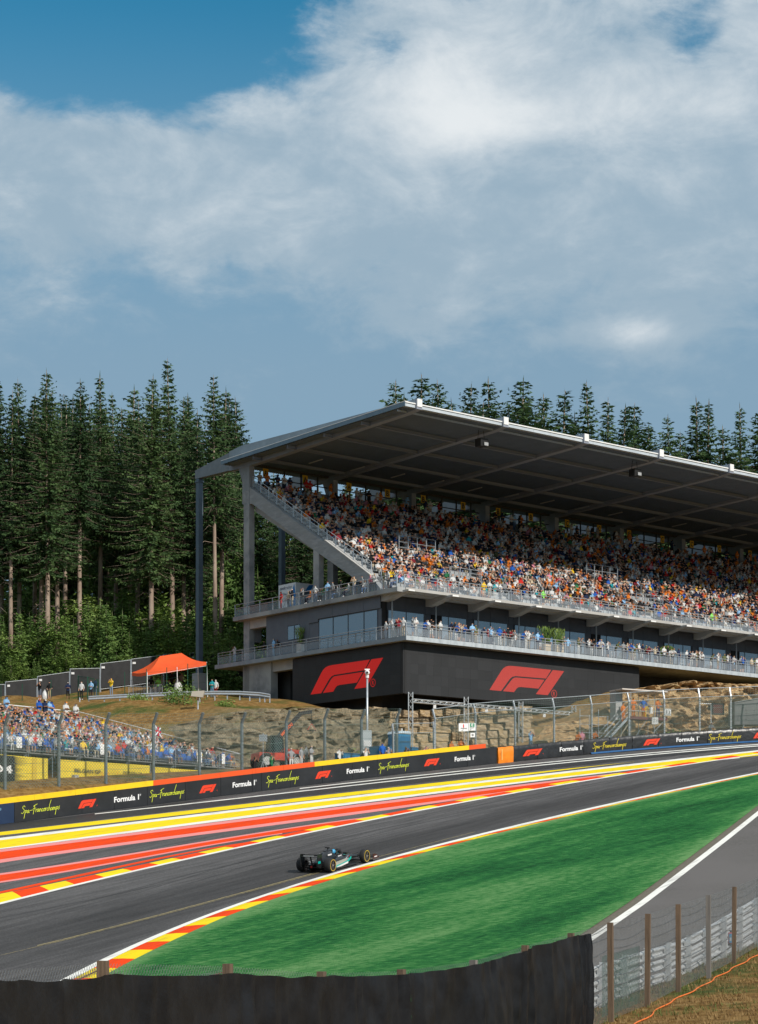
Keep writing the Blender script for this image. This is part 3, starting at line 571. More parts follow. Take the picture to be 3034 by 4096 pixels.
    def print2(kind, u0, u1):
        a0, a1 = wall_a(u0), wall_a(u1); off = .10
        if kind == 'F':
            f1logo(lambda x, y: Q(a0+(a1-a0)*x, .36+.50*y, off)).obj('logo', l_red, pb); reg2(lambda x, y: Q(a1+.02+.09*x, .38+.09*y, off), l_red, pb)
        elif kind == 'T': text('Formula', lambda x, y: Q(a0+(a1-a0)*.93*x, .45+.36*y, off)).obj('lettering', l_wht, pb); reg2(lambda x, y: Q(a1-(a1-a0)*.05+.13*x, .70+.13*y, off), l_wht, pb)
        else: script('Spa-Francorchamps', lambda x, y: Q(a0+(a1-a0)*x, .44+.20*y, off)).obj('lettering', l_yel2, pb)
    for kind, R_, x0, x1 in (('F', R3, 1323, 1495), ('T', R4, -80, 122), ('S', R4, 205, 497), ('F', R4, 647, 795), ('T', R4, 935, 1135), ('S', R4, 1213, 1497), ('F', R4, 1605, 1760)):
        print2(kind, R_((x0, 0))[0][0], R_((x1, 0))[0][0])
    text('Formula', lambda x, y: Q(wall_a(2160)+.0+2.1*x, .45+.36*y, .10)) if False else None
barrier()
# ================================================================== debris fences behind the wall
wire_m = M('fence_wire', (.15, .21, .185), (.10, .15, .13), 3, .6, .2)
def wiremesh(mb, p, q, h, sp, w, z0=0., h2=None):
    """chain link as crossing wires between posts p and q"""
    p = Vector(p); q = Vector(q); L = (Vector((q.x-p.x, q.y-p.y))).length; nn = Vector((-(q-p).y, (q-p).x, 0)).normalized()*w*.5
    for sg in (1, -1):
        x = -h if sg == 1 else 0
        while x < (L if sg == 1 else L+h):
            xa, ya, xb, yb = (x, 0, x+h, h) if sg == 1 else (x, 0, x-h, h)
            t0, t1 = 0., 1.
            for X0, dX in ((xa, xb-xa),):
                ta, tb = (0-X0)/dX, (L-X0)/dX; t0 = max(t0, min(ta, tb)); t1 = min(t1, max(ta, tb))
            if t1 > t0+1e-4:
                def at(t):
                    X = xa+(xb-xa)*t; b = p.lerp(q, X/L); return b+Vector((0, 0, z0+ya+(yb-ya)*t))
                A, B = at(t0), at(t1); up = (B-A).normalized(); sd = nn.normalized().cross(up)*w*.5
                mb.add([A+nn, A-nn*.5+sd, A-nn*.5-sd, B+nn, B-nn*.5+sd, B-nn*.5-sd], [(0, 1, 4, 3), (1, 2, 5, 4), (2, 0, 3, 5)])
            x += sp*1.414
    return mb
def off_pt(a, d):
    x, y, t = wall_at(a); X, Y = x-t.y*d, y+t.x*d; return Vector((X, Y, gz(X, Y)))
def solve_a(u, d):
    best = min(np.arange(-20, 96, .1), key=lambda a: abs((lambda p: p.x/p.y*F_PX+CX)(off_pt_fast(a, d))-u)); return float(best)
def off_pt_fast(a, d):
    x, y, t = wall_at(a); return Vector((x-t.y*d, y+t.x*d, 0))
def debris_fence(name, label, us, dists, hs, lean, rails, postmat, mesh_sp):
    base = [off_pt(solve_a(u, d), d) for u, d in zip(us, dists)]; o0 = base[len(base)//2]
    f = empty(name, o0); tag(f, label, 'fence')
    for i, (p, h) in enumerate(zip(base, hs)):
        p = p-o0; x, y, t = wall_at(solve_a(us[i], dists[i])); n = Vector((t.y, -t.x, 0))
        k = p+Vector((0, 0, h-.75)); top = k+n*lean+Vector((0, 0, .75)); mb = MB()
        pw = .17 if not rails else .10; mb.bar(p-Vector((0, 0, .2)), k, pw, .15, up=n); mb.bar(k-Vector((0, 0, .03)), top, pw, .13, up=n)
        for j in range(7): mb.bar(p+n*.06+Vector((0, 0, .3+j*h/8)), p+n*.10+Vector((0, 0, .3+j*h/8)), .16, .04)
        mb.obj('post', postmat, f)
    for i in range(len(base)-1):
        p, q = base[i]-o0, base[i+1]-o0; h = min(hs[i], hs[i+1])
        x, y, t = wall_at(solve_a((us[i]+us[i+1])/2, dists[i])); n = Vector((t.y, -t.x, 0)); s = n*.09
        wiremesh(MB(), p+s, q+s, h-.75, mesh_sp, .018).obj('wire_mesh', wire_m, f)
        mb = MB(); k = Vector((0, 0, h-.75)); kp, kq = p+s+k, q+s+k
        for fr in (0, .25, .5, .75, 1): mb.tube(kp+(n*lean+Vector((0, 0, .75)))*fr, kq+(n*lean+Vector((0, 0, .75)))*fr, .007, 4)
        L = (kq-kp).length; m = int(L/.22)
        for j in range(m): mb.tube(kp.lerp(kq, j/m), kp.lerp(kq, (j+.5)/m)+n*lean+Vector((0, 0, .75)), .005, 3); mb.tube(kp.lerp(kq, (j+1)/m), kp.lerp(kq, (j+.5)/m)+n*lean+Vector((0, 0, .75)), .005, 3)
        mb.obj('overhang_mesh', wire_m, f)
        for j in range(6):
            z = Vector((0, 0, .35+j*(h-1.1)/5.5)); sag = Vector((0, 0, -.05-.03*(j % 3))); MB().path([p+s*1.2+z, p.lerp(q, .3)+s*1.2+z+sag, p.lerp(q, .7)+s*1.2+z+sag, q+s*1.2+z], .011, 5).obj('cable', wire_m, f)
        if rails:
            tp = (n*lean+Vector((0, 0, .75))); MB().tube(p+k+tp, q+k+tp, .035).obj('top_rail', galv, f); MB().tube(p+k, q+k, .03).obj('rail', galv, f)
    return f, base
postgrey = M('fence_post_grey', (.20, .235, .26), (.15, .18, .20), 3, .5, .4)
lf, lbase = debris_fence('debris_fence', 'tall grey chain link debris fence with bent posts in front of the small stand', [-190, 22, 235, 425, 615, 800, 970, 1145, 1299, 1448, 1590], [2.6, 2.5, 2.4, 2.3, 2.2, 2.1, 2, 2, 1.9, 1.8, 1.8], [4.95, 4.95, 4.9, 4.85, 4.75, 4.65, 4.55, 4.5, 4.4, 4.3, 4.3], .42, False, postgrey, .16)
rf, rbase = debris_fence('catch_fence', 'galvanised catch fence with top rail in front of the rock face', [1742, 1902, 2062, 2217, 2367, 2515, 2660, 2801, 2926, 3050, 3200], [1.2]*11, [4.3]*11, -.28, True, galv, .13)
g2, _ = debris_fence('low_catch_fence', 'shorter galvanised fence panel beside the blue toilets', [1572, 1738], [1.2, 1.2], [3.2, 3.3], -.1, True, galv, .13)
# notices on the catch fence
def notice(u0, u1, v0, v1, Z, label, parts, name='notice_sign', back=white_paint):
    a, b, c, d = W(u0, v1, Z), W(u1, v1, Z+.6*(u1-u0)/50), W(u1, v0, Z+.6*(u1-u0)/50), W(u0, v0, Z); o = empty(name, a); tag(o, label, 'sign')
    X = (b-a); Y = (d-a); n = X.cross(Y).normalized(); mb = MB(); mb.prism([Vector((0, 0, 0)), X, X+Y, Y], -n*.02); mb.obj('board', back, o)
    for key, x0, x1, y0, y1, mt in parts:
        g = lambda x, y: X*(x0+(x1-x0)*x)+Y*(y0+(y1-y0)*y)+n*.006
        if key == 'ext':
            mb = MB(); mb.add([g(*p) for p in ((.2, 0), (.8, 0), (.8, .7), (.62, .85), (.62, 1), (.38, 1), (.38, .85), (.2, .7))], [tuple(range(8))]); mb.obj('symbol', mt, o)
        elif key == 'arrow':
            mb = MB(); mb.add([g(*p) for p in ((0, 0), (.55, 0), (.35, .25), (1, .85), (.85, 1), (.2, .4), (0, .6))], [tuple(range(7))]); mb.obj('symbol', mt, o)
        elif key == 'run':
            mb = MB(); mb.add([g(*p) for p in ((0, 0), (1, 0), (1, 1), (0, 1))], [(0, 1, 2, 3)]); mb.obj('symbol', mt, o)
            h = lambda x, y: g(x, y)+n*.004; mb = MB()
            for pl in ([(.25,.25),(.45,.45),(.35,.7),(.6,.75)], [(.45,.45),(.65,.3),(.6,.1)], [(.4,.7),(.2,.55)], [(.55,.72),(.75,.55)]):
                for p, q in zip(pl[:-1], pl[1:]):
                    dx, dy = q[0]-p[0], q[1]-p[1]; l = math.hypot(dx, dy); nx, ny = -dy/l*.06, dx/l*.06
                    mb.add([h(p[0]+nx, p[1]+ny), h(p[0]-nx, p[1]-ny), h(q[0]-nx, q[1]-ny), h(q[0]+nx, q[1]+ny)], [(0, 1, 2, 3)])
            mb.add([h(.55+.09*math.cos(i), .88+.09*math.sin(i)) for i in np.linspace(0, 5.5, 8)], [tuple(range(8))]); mb.obj('symbol', white_paint, o)
        elif key == '13': letters('13', g, mt, o)
        else: text(key, g).obj('lettering', mt, o)
    return o
grn = M('sign_green', (.01, .22, .10), rough=.5); sred = M('sign_red', (.62, .02, .02), rough=.5)
notice(1836, 1874, 2893, 2925, 158.8, 'white sign with red extinguisher symbol reading FIRE on the catch fence', [('ext', .40, .60, .46, .92, sred), ('FIRE', .22, .85, .28, .42, l_blk), ('arrow', .3, .5, .04, .22, l_blk)])
notice(1876, 1903, 2892, 2922, 159.4, 'white sign with green running figure reading EXIT on the catch fence', [('run', .15, .85, .48, .95, grn), ('EXIT', .15, .85, .28, .42, l_blk), ('arrow', .15, .45, .04, .22, l_blk)])
notice(1883, 1901, 2931, 2949, 159.6, 'small white board numbered 13 below the exit sign', [('13', .25, .75, .25, .75, l_blk)])
# ================================================================== the main grandstand (local axes: x along the front, y into the stand)
GA = math.atan2(.6361, .7716); GO = Vector((2.31, 170., 0.))
def GW(t, s, z): return Vector((GO.x+.7716*t-.6361*s, GO.y+.6361*t+.7716*s, z))
TE = 98.                                           # built length
Zl, Zu = 22.35, 26.60                              # lower balcony and upper deck floors
S0, Z0, RISE, ROWD, NROW = 2.6, 26.62, .463, .80, 26
def stand():
    g = empty('grandstand', GO, GA); tag(g, 'large grey concrete grandstand under a wide cantilevered roof', 'grandstand')
    bx = lambda n, m, *a: box(n, m, g, *a)
    # slabs
    edge = M('balcony_edge', (.43, .47, .50), (.30, .335, .36), 2.2, .6, bump=.1, stretch=(0, 1, 1, .25), lo=.42, hi=.7)
    bx('lower_slab', concrete, 0.05, TE, .05, 28.0, Zl-.36, Zl-.004)
    for k in range(20): bx('edge_beam', edge, k*5+(.0 if k else 0), min(k*5+4.99, TE+2.), 0, .06, Zl-.365, Zl+.012)
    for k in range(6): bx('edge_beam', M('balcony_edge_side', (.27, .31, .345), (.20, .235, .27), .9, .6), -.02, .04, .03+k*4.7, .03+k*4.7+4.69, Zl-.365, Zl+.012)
    bx('upper_slab', concrete_lt, .05, TE, 1.25, 25.2, Zu-.20, Zu)
    bx('side_edge_beam', concrete, 0, .9, 1.2, 25.25, Zu-.36, Zu+.03)
    for k in range(20): bx('deck_edge', concrete_lt, .95+k*5, min(.95+k*5+4.985, TE), 1.16, 1.3, Zu-.2, Zu+.05)
    # deck brackets
    for k in range(19):
        t = .6+5*k; mb = MB(); prof = [(.45, Zu-.21), (.45, Zu-.36), (1.5, Zu-.42), (3.2, Zu-.82), (4.2, Zu-.85), (4.2, Zu-.21)]
        mb.prism([Vector((t, y, z)) for y, z in prof], (.72, 0, 0)); b = mb.obj('bracket', concrete_lt, g, fix=True)
        MB().box(t+.02, t+.70, .42, .449, Zu-.35, Zu-.22).obj('bracket_nose', white_paint, b)
        MB().tube((t+.6, 3.3, Zl), (t+.6, 3.3, Zu-.7), .07, 10).obj('drain_pipe', M('grey_pipe', (.30, .32, .34), rough=.4), g, True)
    # glazed front of the lodges
    yF = 4.05; fr = M('window_frame', (.05, .055, .065), rough=.4)
    pane = {}
    def panel(x0, x1, z0, z1, y=yF): MB().box(x0+.012, x1-.012, y-.05, y+.05, z0+.01, z1-.01).obj('facade_panel', dark_panel, g)
    room = M('room_interior', (.10, .10, .105), (.16, .155, .15), .6, .9)
    bx('backing_wall', M('joint_shadow', (.02, .02, .022), rough=.9), .7, TE, yF+.06, yF+.12, Zl, 25.1+1.2)
    def window(x0, x1, cuts, z0=Zl+.02, z1=25.1):
        w = empty('window', (x0, yF, z0), 0, g); H = z1-z0
        for i, (a, b) in enumerate(zip([0]+cuts, cuts+[x1-x0])):
            MB().box(a+.04, b-.04, -.075, -.06, .05, H-.05).obj('pane', glass_win, w)
            MB().box(a-.03, a+.035, -.10, .0, 0, H).obj('mullion', fr, w)
        MB().box(x1-x0-.035, x1-x0+.03, -.10, .0, 0, H).obj('mullion', fr, w); MB().box(0, x1-x0, -.09, .0, H-.05, H).obj('head', fr, w)
        MB().box(.05, x1-x0-.05, -.02, .02, .05, H-.05).obj('blind', M('window_blind', (.05, .055, .06), (.10, .105, .11), .5, .6, objrand=.3), w)
        return w
    for k in range(19):
        a = 1.3+5*k
        if a+4.9 > TE: break
        panel(a-.1, a+2.05, 25.1, 26.32); panel(a+2.05, a+4.25, 25.1, 26.32); panel(a+4.25, a+4.9, 25.1, 26.32)
        kind = k % 4
        if kind == 0: window(a, a+4.1, [2.05])
        elif kind == 1:
            window(a+1.15, a+4.1, [.8]); dr = MB().box(a, a+1.1, yF-.04, yF-.02, Zl+.02, 25.08).obj('door', M('opening_shade', (.008, .008, .009), rough=.9), g)  # flat near-black sheet paints the shade inside an open doorway
        elif kind == 2: window(a, a+4.1, [2.0])
        else: window(a, a+3.9, [1.3, 2.7])
        panel(a+4.1, a+4.9, Zl+.02, 25.1)
    # side facade
    xs = .62; sp = lambda y0, y1, z0, z1, x=xs: MB().box(x-.05, x+.05, y0+.012, y1-.012, z0+.01, z1-.01).obj('facade_panel', M('side_panel', (.115, .128, .155), (.10, .112, .138), 1.2, .6), g)
    bx('side_backing', M('joint_shadow', (.02, .02, .022)), xs+.06, xs+.12, 4.2, 20.7, Zl, 26.2)
    for y0, y1 in ((4.05, 6.3), (6.3, 8.5), (8.5, 10.7), (10.7, 12.8)): sp(y0, y1, 25.15, 26.22, xs-.12)
    sp(12.8, 14.2, 24.9, 26.22, xs-.10); sp(12.8, 14.2, Zl+.02, 24.9); sp(14.2, 15.6, Zl+.02, 26.22, xs+.0); sp(17.4, 20.75, Zl+.02, 26.22); sp(15.6, 17.4, 25.0, 26.22); sp(15.6, 17.4, Zl+.02, 23.7); sp(4.05, 4.5, Zl+.02, 25.15)
    for y0, y1 in ((4.5, 6.36), (6.36, 8.57), (8.57, 10.7), (10.7, 12.75)):
        w = empty('window', (xs, y0, Zl), 0, g); L = y1-y0; MB().box(-.06, -.045, .04, L-.04, .06, 2.75).obj('pane', glass_win, w); MB().box(-.09, .0, -.04, .04, 0, 2.8).obj('mullion', fr, w); MB().box(-.085, -.005, .04, L-.04, 2.72, 2.8).obj('head', fr, w)
    w = empty('window', (xs, 15.6, 23.7), 0, g); MB().box(-.06, -.045, .04, 1.76, .04, 1.26).obj('pane', glass_win, w); MB().box(-.09, 0, .78, .84, 0, 1.3).obj('mullion', fr, w)
    # columns, basement, screens' back walls
    for k in range(10):
        t = .7+10*k; mb = MB()
        mb.box(t, t+.6, 23.6, 24.5, 15, 38.4); c = mb.obj('column', concrete, g)
        MB().prism([Vector((t+.01, y, z)) for y, z in ((23.6, 38.41), (24.5, 38.41), (24.75, 39.4), (25.4, 40.9), (25.4, 41.3), (23.6, 41.3))], (.58, 0, 0)).obj('column_head', M('column_paint', (.25, .262, .275), (.20, .212, .225), 1, .6), c, fix=True)
        MB().box(t+.02, t+.58, 13.0, 13.8, Zu, 32.2).obj('column', concrete, g)
    bx('cross_beam', concrete_lt, .75, 1.3, 20.7, 23.6, 25.4, Zu-.38); bx('haunch', concrete, 1.28, 2.2, 23.7, 24.4, 24.3, Zu-.4)
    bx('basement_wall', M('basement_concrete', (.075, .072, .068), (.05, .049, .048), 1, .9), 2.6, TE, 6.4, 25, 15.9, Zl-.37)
    bx('recess_shade', M('opening_shade', (.008, .008, .009)), 2.52, 2.59, 17, 19.6, 16.5, 21)  # thin black sheet, the dark of the recess put in as colour
    bx('basement_pier', concrete, .7, 1.5, 20.2, 24.6, 14.5, Zl-.37); bx('basement_beam', concrete_lt, .9, 1.6, 16.7, 20.2, 21.1, Zl-.37)
    # raking side beam
    top = [(23.55, 38.7), (23.55, 37.1), (23.2, 37.1), (13.36, 31.3), (7.4, 27.95), (5.9, 27.0), (4.6, 26.62), (4.3, 26.9), (5.86, 28.35), (12.1, 32.14), (12.45, 32.1)]
    MB().prism([Vector((.7, y, z)) for y, z in top], (.6, 0, 0)).obj('raking_beam', M('raker_concrete', (.33, .345, .36), (.22, .235, .25), 2.2, .9, bump=.3, bscale=14, stretch=(0, 1, .5, 2.2), col3=(.26, .27, .275), scale3=1.3), g, fix=True)
    MB().prism([Vector((.66, y, z)) for y, z in ((5.7, 28.30), (12.1, 32.20), (12.1, 32.12), (5.7, 28.22))], (.68, 0, 0)).obj('coping', concrete_lt, g, fix=True)
    # terraces
    for r in range(NROW): MB().box(1.3, TE, S0+r*ROWD, S0+(r+1)*ROWD+.02, Z0+r*RISE-.30, Z0+r*RISE).obj('terrace_step', concrete_lt, g)
    MB().prism([Vector((1.34, S0+.1, Zu)), Vector((1.34, 23.5, Z0+NROW*RISE-.8)), Vector((1.34, 23.5, Z0+NROW*RISE-2.2)), Vector((1.34, S0+2.6, Zu))], (TE-1.4, 0, 0)).obj('terrace_soffit', concrete, g, fix=True)
    # rear wall with openings
    zb = Z0+NROW*RISE
    bx('rear_parapet', concrete, .7, TE, 24.52, 24.7, zb-1.4, zb+.75)
    bx('rear_landing', concrete, 1.3, TE, 23.4, 24.5, zb-.5, zb-.02)
    rm = M('rear_frame', (.035, .036, .038), rough=.6)
    for k in range(int(TE/2)): MB().box(1.5+2*k, 1.64+2*k, 24.56, 24.66, zb+.751, 41.2).obj('rear_mullion', rm, g)
    bx('rear_rail', rm, .7, TE, 24.53, 24.55, zb+1.35, zb+1.45); bx('rear_header', M('rear_lintel', (.06, .058, .057), rough=.7), .7, TE, 24.3, 24.7, 41.0, 41.45)
    for i, ch in enumerate('AAABBBBBCCCCCDDDD'.replace('D', 'C')):
        t = 2.75+5*i+(.0, -.3, .1)[i % 3]; b = MB().box(t, t+.62, 24.2, 24.25, 40.05, 40.85).obj('block_sign', M('sign_yellow', (.62, .36, .01), rough=.5), g); text(ch, lambda x, y: Vector((t+.13+.36*x, 24.195, 40.17+.55*y))).obj('letter', l_blk, b)
    # roof
    zr = lambda y: 42.0-.0195*(y+.3)
    xe = -.44
    sh = MB(); sh.prism([Vector((xe, y, z)) for y, z in ((-.28, 41.93), (26.4, zr(26.4)-.05), (26.4, zr(26.4)-.28), (-.28, 41.62))], (TE+.4, 0, 0)); sh.obj('roof_deck', M('roof_sheet', (.30, .33, .36), rough=.6), g, fix=True)
    for k in range(14): bx('front_fascia', fascia_blue if False else M('front_fascia', (.55, .60, .64), (.46, .51, .55), 1, .45, .2), xe+k*7.5, min(xe+k*7.5+7.48, TE+1), -.34, -.285, 41.62, 41.895); bx('front_flashing', white_paint, xe-.02+k*7.5, min(xe+k*7.5+7.47, TE+1), -.42, .2, 41.90, 42.0)
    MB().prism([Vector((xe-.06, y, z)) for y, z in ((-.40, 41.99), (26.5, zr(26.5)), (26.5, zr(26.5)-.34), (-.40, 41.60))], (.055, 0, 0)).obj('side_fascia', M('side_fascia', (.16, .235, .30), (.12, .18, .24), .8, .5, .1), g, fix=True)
    MB().prism([Vector((xe-.075, y, z)) for y, z in ((-.40, 42.03), (26.5, zr(26.5)+.04), (26.5, zr(26.5)-.02), (-.40, 41.97))], (.4, 0, 0)).obj('side_flashing', white_paint, g, fix=True)
    # corrugated soffit: ribs run front to back
    mb = MB(); n = int((TE-.2)/.25); ra = []; rb_ = []
    for i in range(n*4+1):
        x = xe+.05+i*.0625; d = (0, .07, .07, 0)[i % 4]; ra.append(Vector((x, 0.05, 41.56+d))); rb_.append(Vector((x, 26.3, zr(26.3)-.40+d)))
    mb.grid([rb_, ra]); mb.obj('soffit', soffit_m, g)
    for y in (.75, 5.6, 10.9, 16.3, 21.6):
        z = 41.54-.0195*y
        for k in range(-1, 10):
            a, b = max(xe+.1, 1.36+10*k), min(TE, .64+10*(k+1))
            if b-a < .5: continue
            if y < 1: MB().box(a, b, y-.04, y+.04, z-.14, z+.01).obj('purlin', galv, g)
            else:
                MB().box(a, b, y-.13, y+.13, z-.30, z-.28).obj('purlin', M('purlin_paint', (.19, .21, .25), rough=.6), g); MB().box(a, b, y-.02, y+.02, z-.279, z+.0).obj('purlin_web', M('purlin_paint', (.19, .21, .25)), g)
    for k in range(10):
        t = .68+10*k; pr = [(-.55, 42.35), (24.8, 42.78), (26.8, 42.55), (26.8, 40.75), (25.4, 40.7), (23.5, 40.72), (15, 40.95), (.9, 41.35), (-.55, 41.5)]
        gi = MB().prism([Vector((t, y, z)) for y, z in pr], (.62, 0, 0)).obj('roof_girder', [beam_m], g, fix=True)
        MB().box(t+.04, t+.58, -.60, -.553, 41.70, 42.36).obj('girder_end_plate', white_paint, gi)
        MB().prism([Vector((t+.03, y, z)) for y, z in ((26.81, 42.5), (32.6, 41.74), (32.6, 40.93), (26.81, 40.8))], (.56, 0, 0)).obj('tail_girder', M('tail_paint', (.20, .225, .25), (.16, .185, .205), 1, .5), gi, fix=True)
        MB().prism([Vector((t-.02, y, z)) for y, z in ((-.3, 42.3), (24.8, 42.80), (26.8, 42.57), (26.8, 41.7), (-.3, 42.0))], (.018, 0, 0)).obj('upstand', M('upstand_zinc', (.27, .32, .36), (.21, .255, .29), .7, .6), gi, fix=True)
        p = MB(); p.box(t+.05, t+.55, 32.0, 32.5, 19.9+(2.0 if k == 0 else 0), 40.9); p.obj('tie_post', steel_dk, g); bx('post_cap', steel_dk, t-.02, t+.62, 31.94, 32.56, 40.55, 40.7)
        bx('plinth', concrete, t-.18, t+.78, 31.7, 32.8, 17.5, 22.0-.0)
    for k in range(38):
        t = 2.2+2.5*k; y = 18.6+(.0 if k % 2 else .0)
        if k % 2 == 0 or True: MB().bar((t, y-1.0, 40.85), (t, y+1.0, 40.81), .12, .07).obj('strip_light', M('lamp_housing', (.42, .41, .40), rough=.5), g) if k % 2 else None
    for t in (10.0, 29.6):
        s = empty('loudspeaker', (t, 1.6, 40.35), 0, g); m = M('speaker_black', (.015, .015, .016), rough=.6)
        MB().prism([Vector((-.35, -.35, -.35)), Vector((.35, -.35, -.35)), Vector((.45, -.45, .3)), Vector((-.45, -.45, .3))], (0, .75, 0)).obj('cabinet', m, s, fix=True); MB().box(-.05, .42, -.50, -.46, -.30, -.02).obj('grille', M('speaker_grille', (.35, .36, .37), rough=.5), s)
        for sx in (-.4, .4): MB().tube((sx, 0, .28), (sx*.7, 0, 1.1), .025, 5).obj('hanger', m, s)
    return g
G = stand()
# ------------------------------------------------------------------ railings
def railing(name, label, x0, x1, y0, y1, zfun, parent_xf, step, h=1.12, glass=True, rails=(1.12, .86), lean=0., post_m=galv, cat='railing'):
    """rail from (x0,y0) to (x1,y1) in the stand's axes; posts, rails and panes are parts"""
    L = math.hypot(x1-x0, y1-y0); n = max(1, round(L/step)); o = empty(name, GW(x0, y0, zfun(y0)), GA); tag(o, label, cat)
    zb = zfun(y0); dx, dy = (x1-x0)/L, (y1-y0)/L
    pm = MB().box(-.025, .025, -.04, .04, 0, h).mesh('post', post_m); st = L/n
    slope = (zfun(y1)-zfun(y0))/L
    for i in range(n+1): inst(pm, 'post', o, (dx*st*i, dy*st*i, slope*st*i), (0, 0, math.atan2(dy, dx)))
    if glass:
        mb = MB(); g0, g1 = .08, .72; mb.add([(0.05*dx, .05*dy, g0+slope*.05), ((st-.05)*dx, (st-.05)*dy, g0+slope*(st-.05)), ((st-.05)*dx, (st-.05)*dy, g1+slope*(st-.05)), (.05*dx, .05*dy, g1+slope*.05)], [(0, 1, 2, 3)])
        nn = Vector((-dy, dx, 0))*.012; mb.add([Vector(v)+nn for v in mb.v], [(3, 2, 1, 0)]); gm = mb.mesh('pane', glass_rail)
        for i in range(n): inst(gm, 'pane', o, (dx*st*i, dy*st*i, slope*st*i))
    for r in rails: MB().tube((0, 0, r), (dx*L, dy*L, r+slope*L), .028, 6).obj('rail', post_m, o)
    return o
fl = lambda z: (lambda y: z)
railing('balcony_railing', 'steel and glass railing along the sunny front of the lower balcony', .06, TE, .1, .1, fl(Zl), None, 1.25, 1.1, True, (1.1, .84))
railing('balcony_railing', 'steel and glass railing along the shaded side of the lower balcony', .1, .1, .2, 27.8, fl(Zl), None, 1.97, 1.1, True, (1.1, .84))
railing('deck_railing', 'steel and glass railing along the front of the upper deck below the crowd', .9, TE, 1.34, 1.34, fl(Zu), None, 1.25, 1.15, True, (1.15, .90))
railing('deck_railing', 'steel and glass railing along the side of the upper deck terrace', .15, .15, 1.4, 25.1, fl(Zu), None, 2.0, 1.15, True, (1.15, .80))
railing('stair_railing', 'sloping steel railing on top of the raking concrete side beam', 1.0, 1.0, 5.9, 23.4, lambda y: 28.4+(y-5.9)*.587, None, 1.25, 1.05, True, (1.05, .7))
railing('barrier_railing', 'tubular steel railing before the lowest seat rows', 1.3, 9.5, 4.9, 4.9, fl(27.55), None, 1.4, 1.1, False, (1.1, .6))
for i, t in enumerate((10.2, 34.5)):
    railing('stairwell_railing', ('steel railing round the first stairwell up from the corner of the stand', 'steel railing round the farther stairwell of the stand')[i], t, t+3.8, 6.0, 6.0, fl(28.9), None, 1.25, 1.1, False, (1.1, .75, .4))
    railing('stair_handrail', ('sloping handrail of the first front stair in the crowd', 'sloping handrail of the farther front stair in the crowd')[i], t+3.9, t+3.9, 2.4, 9.0, lambda y: 26.6+(y-2.4)*.579, None, 1.3, 1.1, False, (1.1, .6))
    railing('gangway_railing', ('steel railing of the mid gangway in the shade of the first block', 'steel railing of the mid gangway in the shade farther along')[i], t-1.6, t+2.8, 11.2, 11.2, fl(31.9), None, 1.1, 1.5, False, (1.5, .9, .4))
    MB().box(0, 1.9, -.03, .03, .1, 1.3).obj('x', galv) if False else None
# seats: too many to pick apart under the crowd
AISLES = [(8.6, 9.8), (14.1, 15.2), (21, 22), (33.0, 34.2), (38.4, 39.5), (47, 48), (58, 59), (72, 73), (84, 85)]
def seats():
    mb = MB(); mt = M('grey_seat', (.30, .315, .32), (.24, .255, .26), 3, .5)
    for r in range(NROW):
        y = S0+r*ROWD+.36; z = Z0+r*RISE; t = 1.7
        while t < TE-1:
            if not any(a-.1 < t < b+.1 for a, b in AISLES):
                mb.box(t+.02, t+.46, y, y+.36, z+.30, z+.38); mb.add([(t+.02, y+.34, z+.38), (t+.46, y+.34, z+.38), (t+.46, y+.42, z+.72), (t+.02, y+.42, z+.72), (t+.02, y+.38, z+.38), (t+.46, y+.38, z+.38)], [(0, 1, 2, 3), (5, 4, 3, 2)])
            t += .5
    o = mb.obj('seats', mt, G); o['kind'] = 'stuff'
seats()
# ------------------------------------------------------------------ LED screens hung under the balcony
def screen(name, label, along, L, org, nx):
    rz = GA if along == 'x' else GA-math.pi/2
    o = empty(name, GW(*org), rz); tag(o, label, 'screen'); ny = 5; h = 4.3/ny; w = L/nx
    um = MB().box(.0022, w-.0022, 0, .10, .0022, h-.0022).mesh('led_panel', black_led)
    for i in range(nx):
        for j in range(ny): inst(um, 'led_panel', o, (i*w, rnd.uniform(-.004, .004), j*h))
    MB().box(-.03, L+.03, .12, .35, -.03, 4.33).obj('housing', M('screen_back', (.015, .015, .016), rough=.7), o)
    return o
def ring_mark(cx, cz, r, mt, par):
    MB().grid([[Vector((cx+q*math.cos(a), -.012, cz+q*math.sin(a))) for a in np.linspace(0, 2*math.pi, 33)[:-1]] for q in (r*.82, r)], 0, True).obj('trademark_ring', mt, par); text('Rr', lambda x, y: Vector((cx-r*.36+r*.75*x, -.012, cz-r*.5+r*y))).obj('trademark_letter', mt, par)
led1 = screen('led_screen', 'wide dark led screen on the sunny front with a faded red racing logo', 'x', 29.1, (.5, 1.0, 17.6), 34)
lr1 = M('led_red_faded', (.40, .045, .035), (.33, .035, .03), 9, .55, emit=.10); lr2 = M('led_red', (.50, .012, .008), (.42, .010, .008), 9, .55, emit=.42)
f1logo(lambda x, y: Vector((9.94+9.23*x, -.012, .92+2.32*y))).obj('logo', lr1, led1)
ring_mark(17.9, 1.1, .36, lr1, led1)
led2 = screen('led_screen', 'dark led screen in the shade round the corner with a bright red racing logo', 'y', 15.6, (.5, 16.6, 17.6), 18)
f1logo(lambda x, y: Vector((2.7+10.24*x, -.012, .88+2.37*y))).obj('logo', lr2, led2)
ring_mark(11.55, 1.2, .36, lr2, led2)
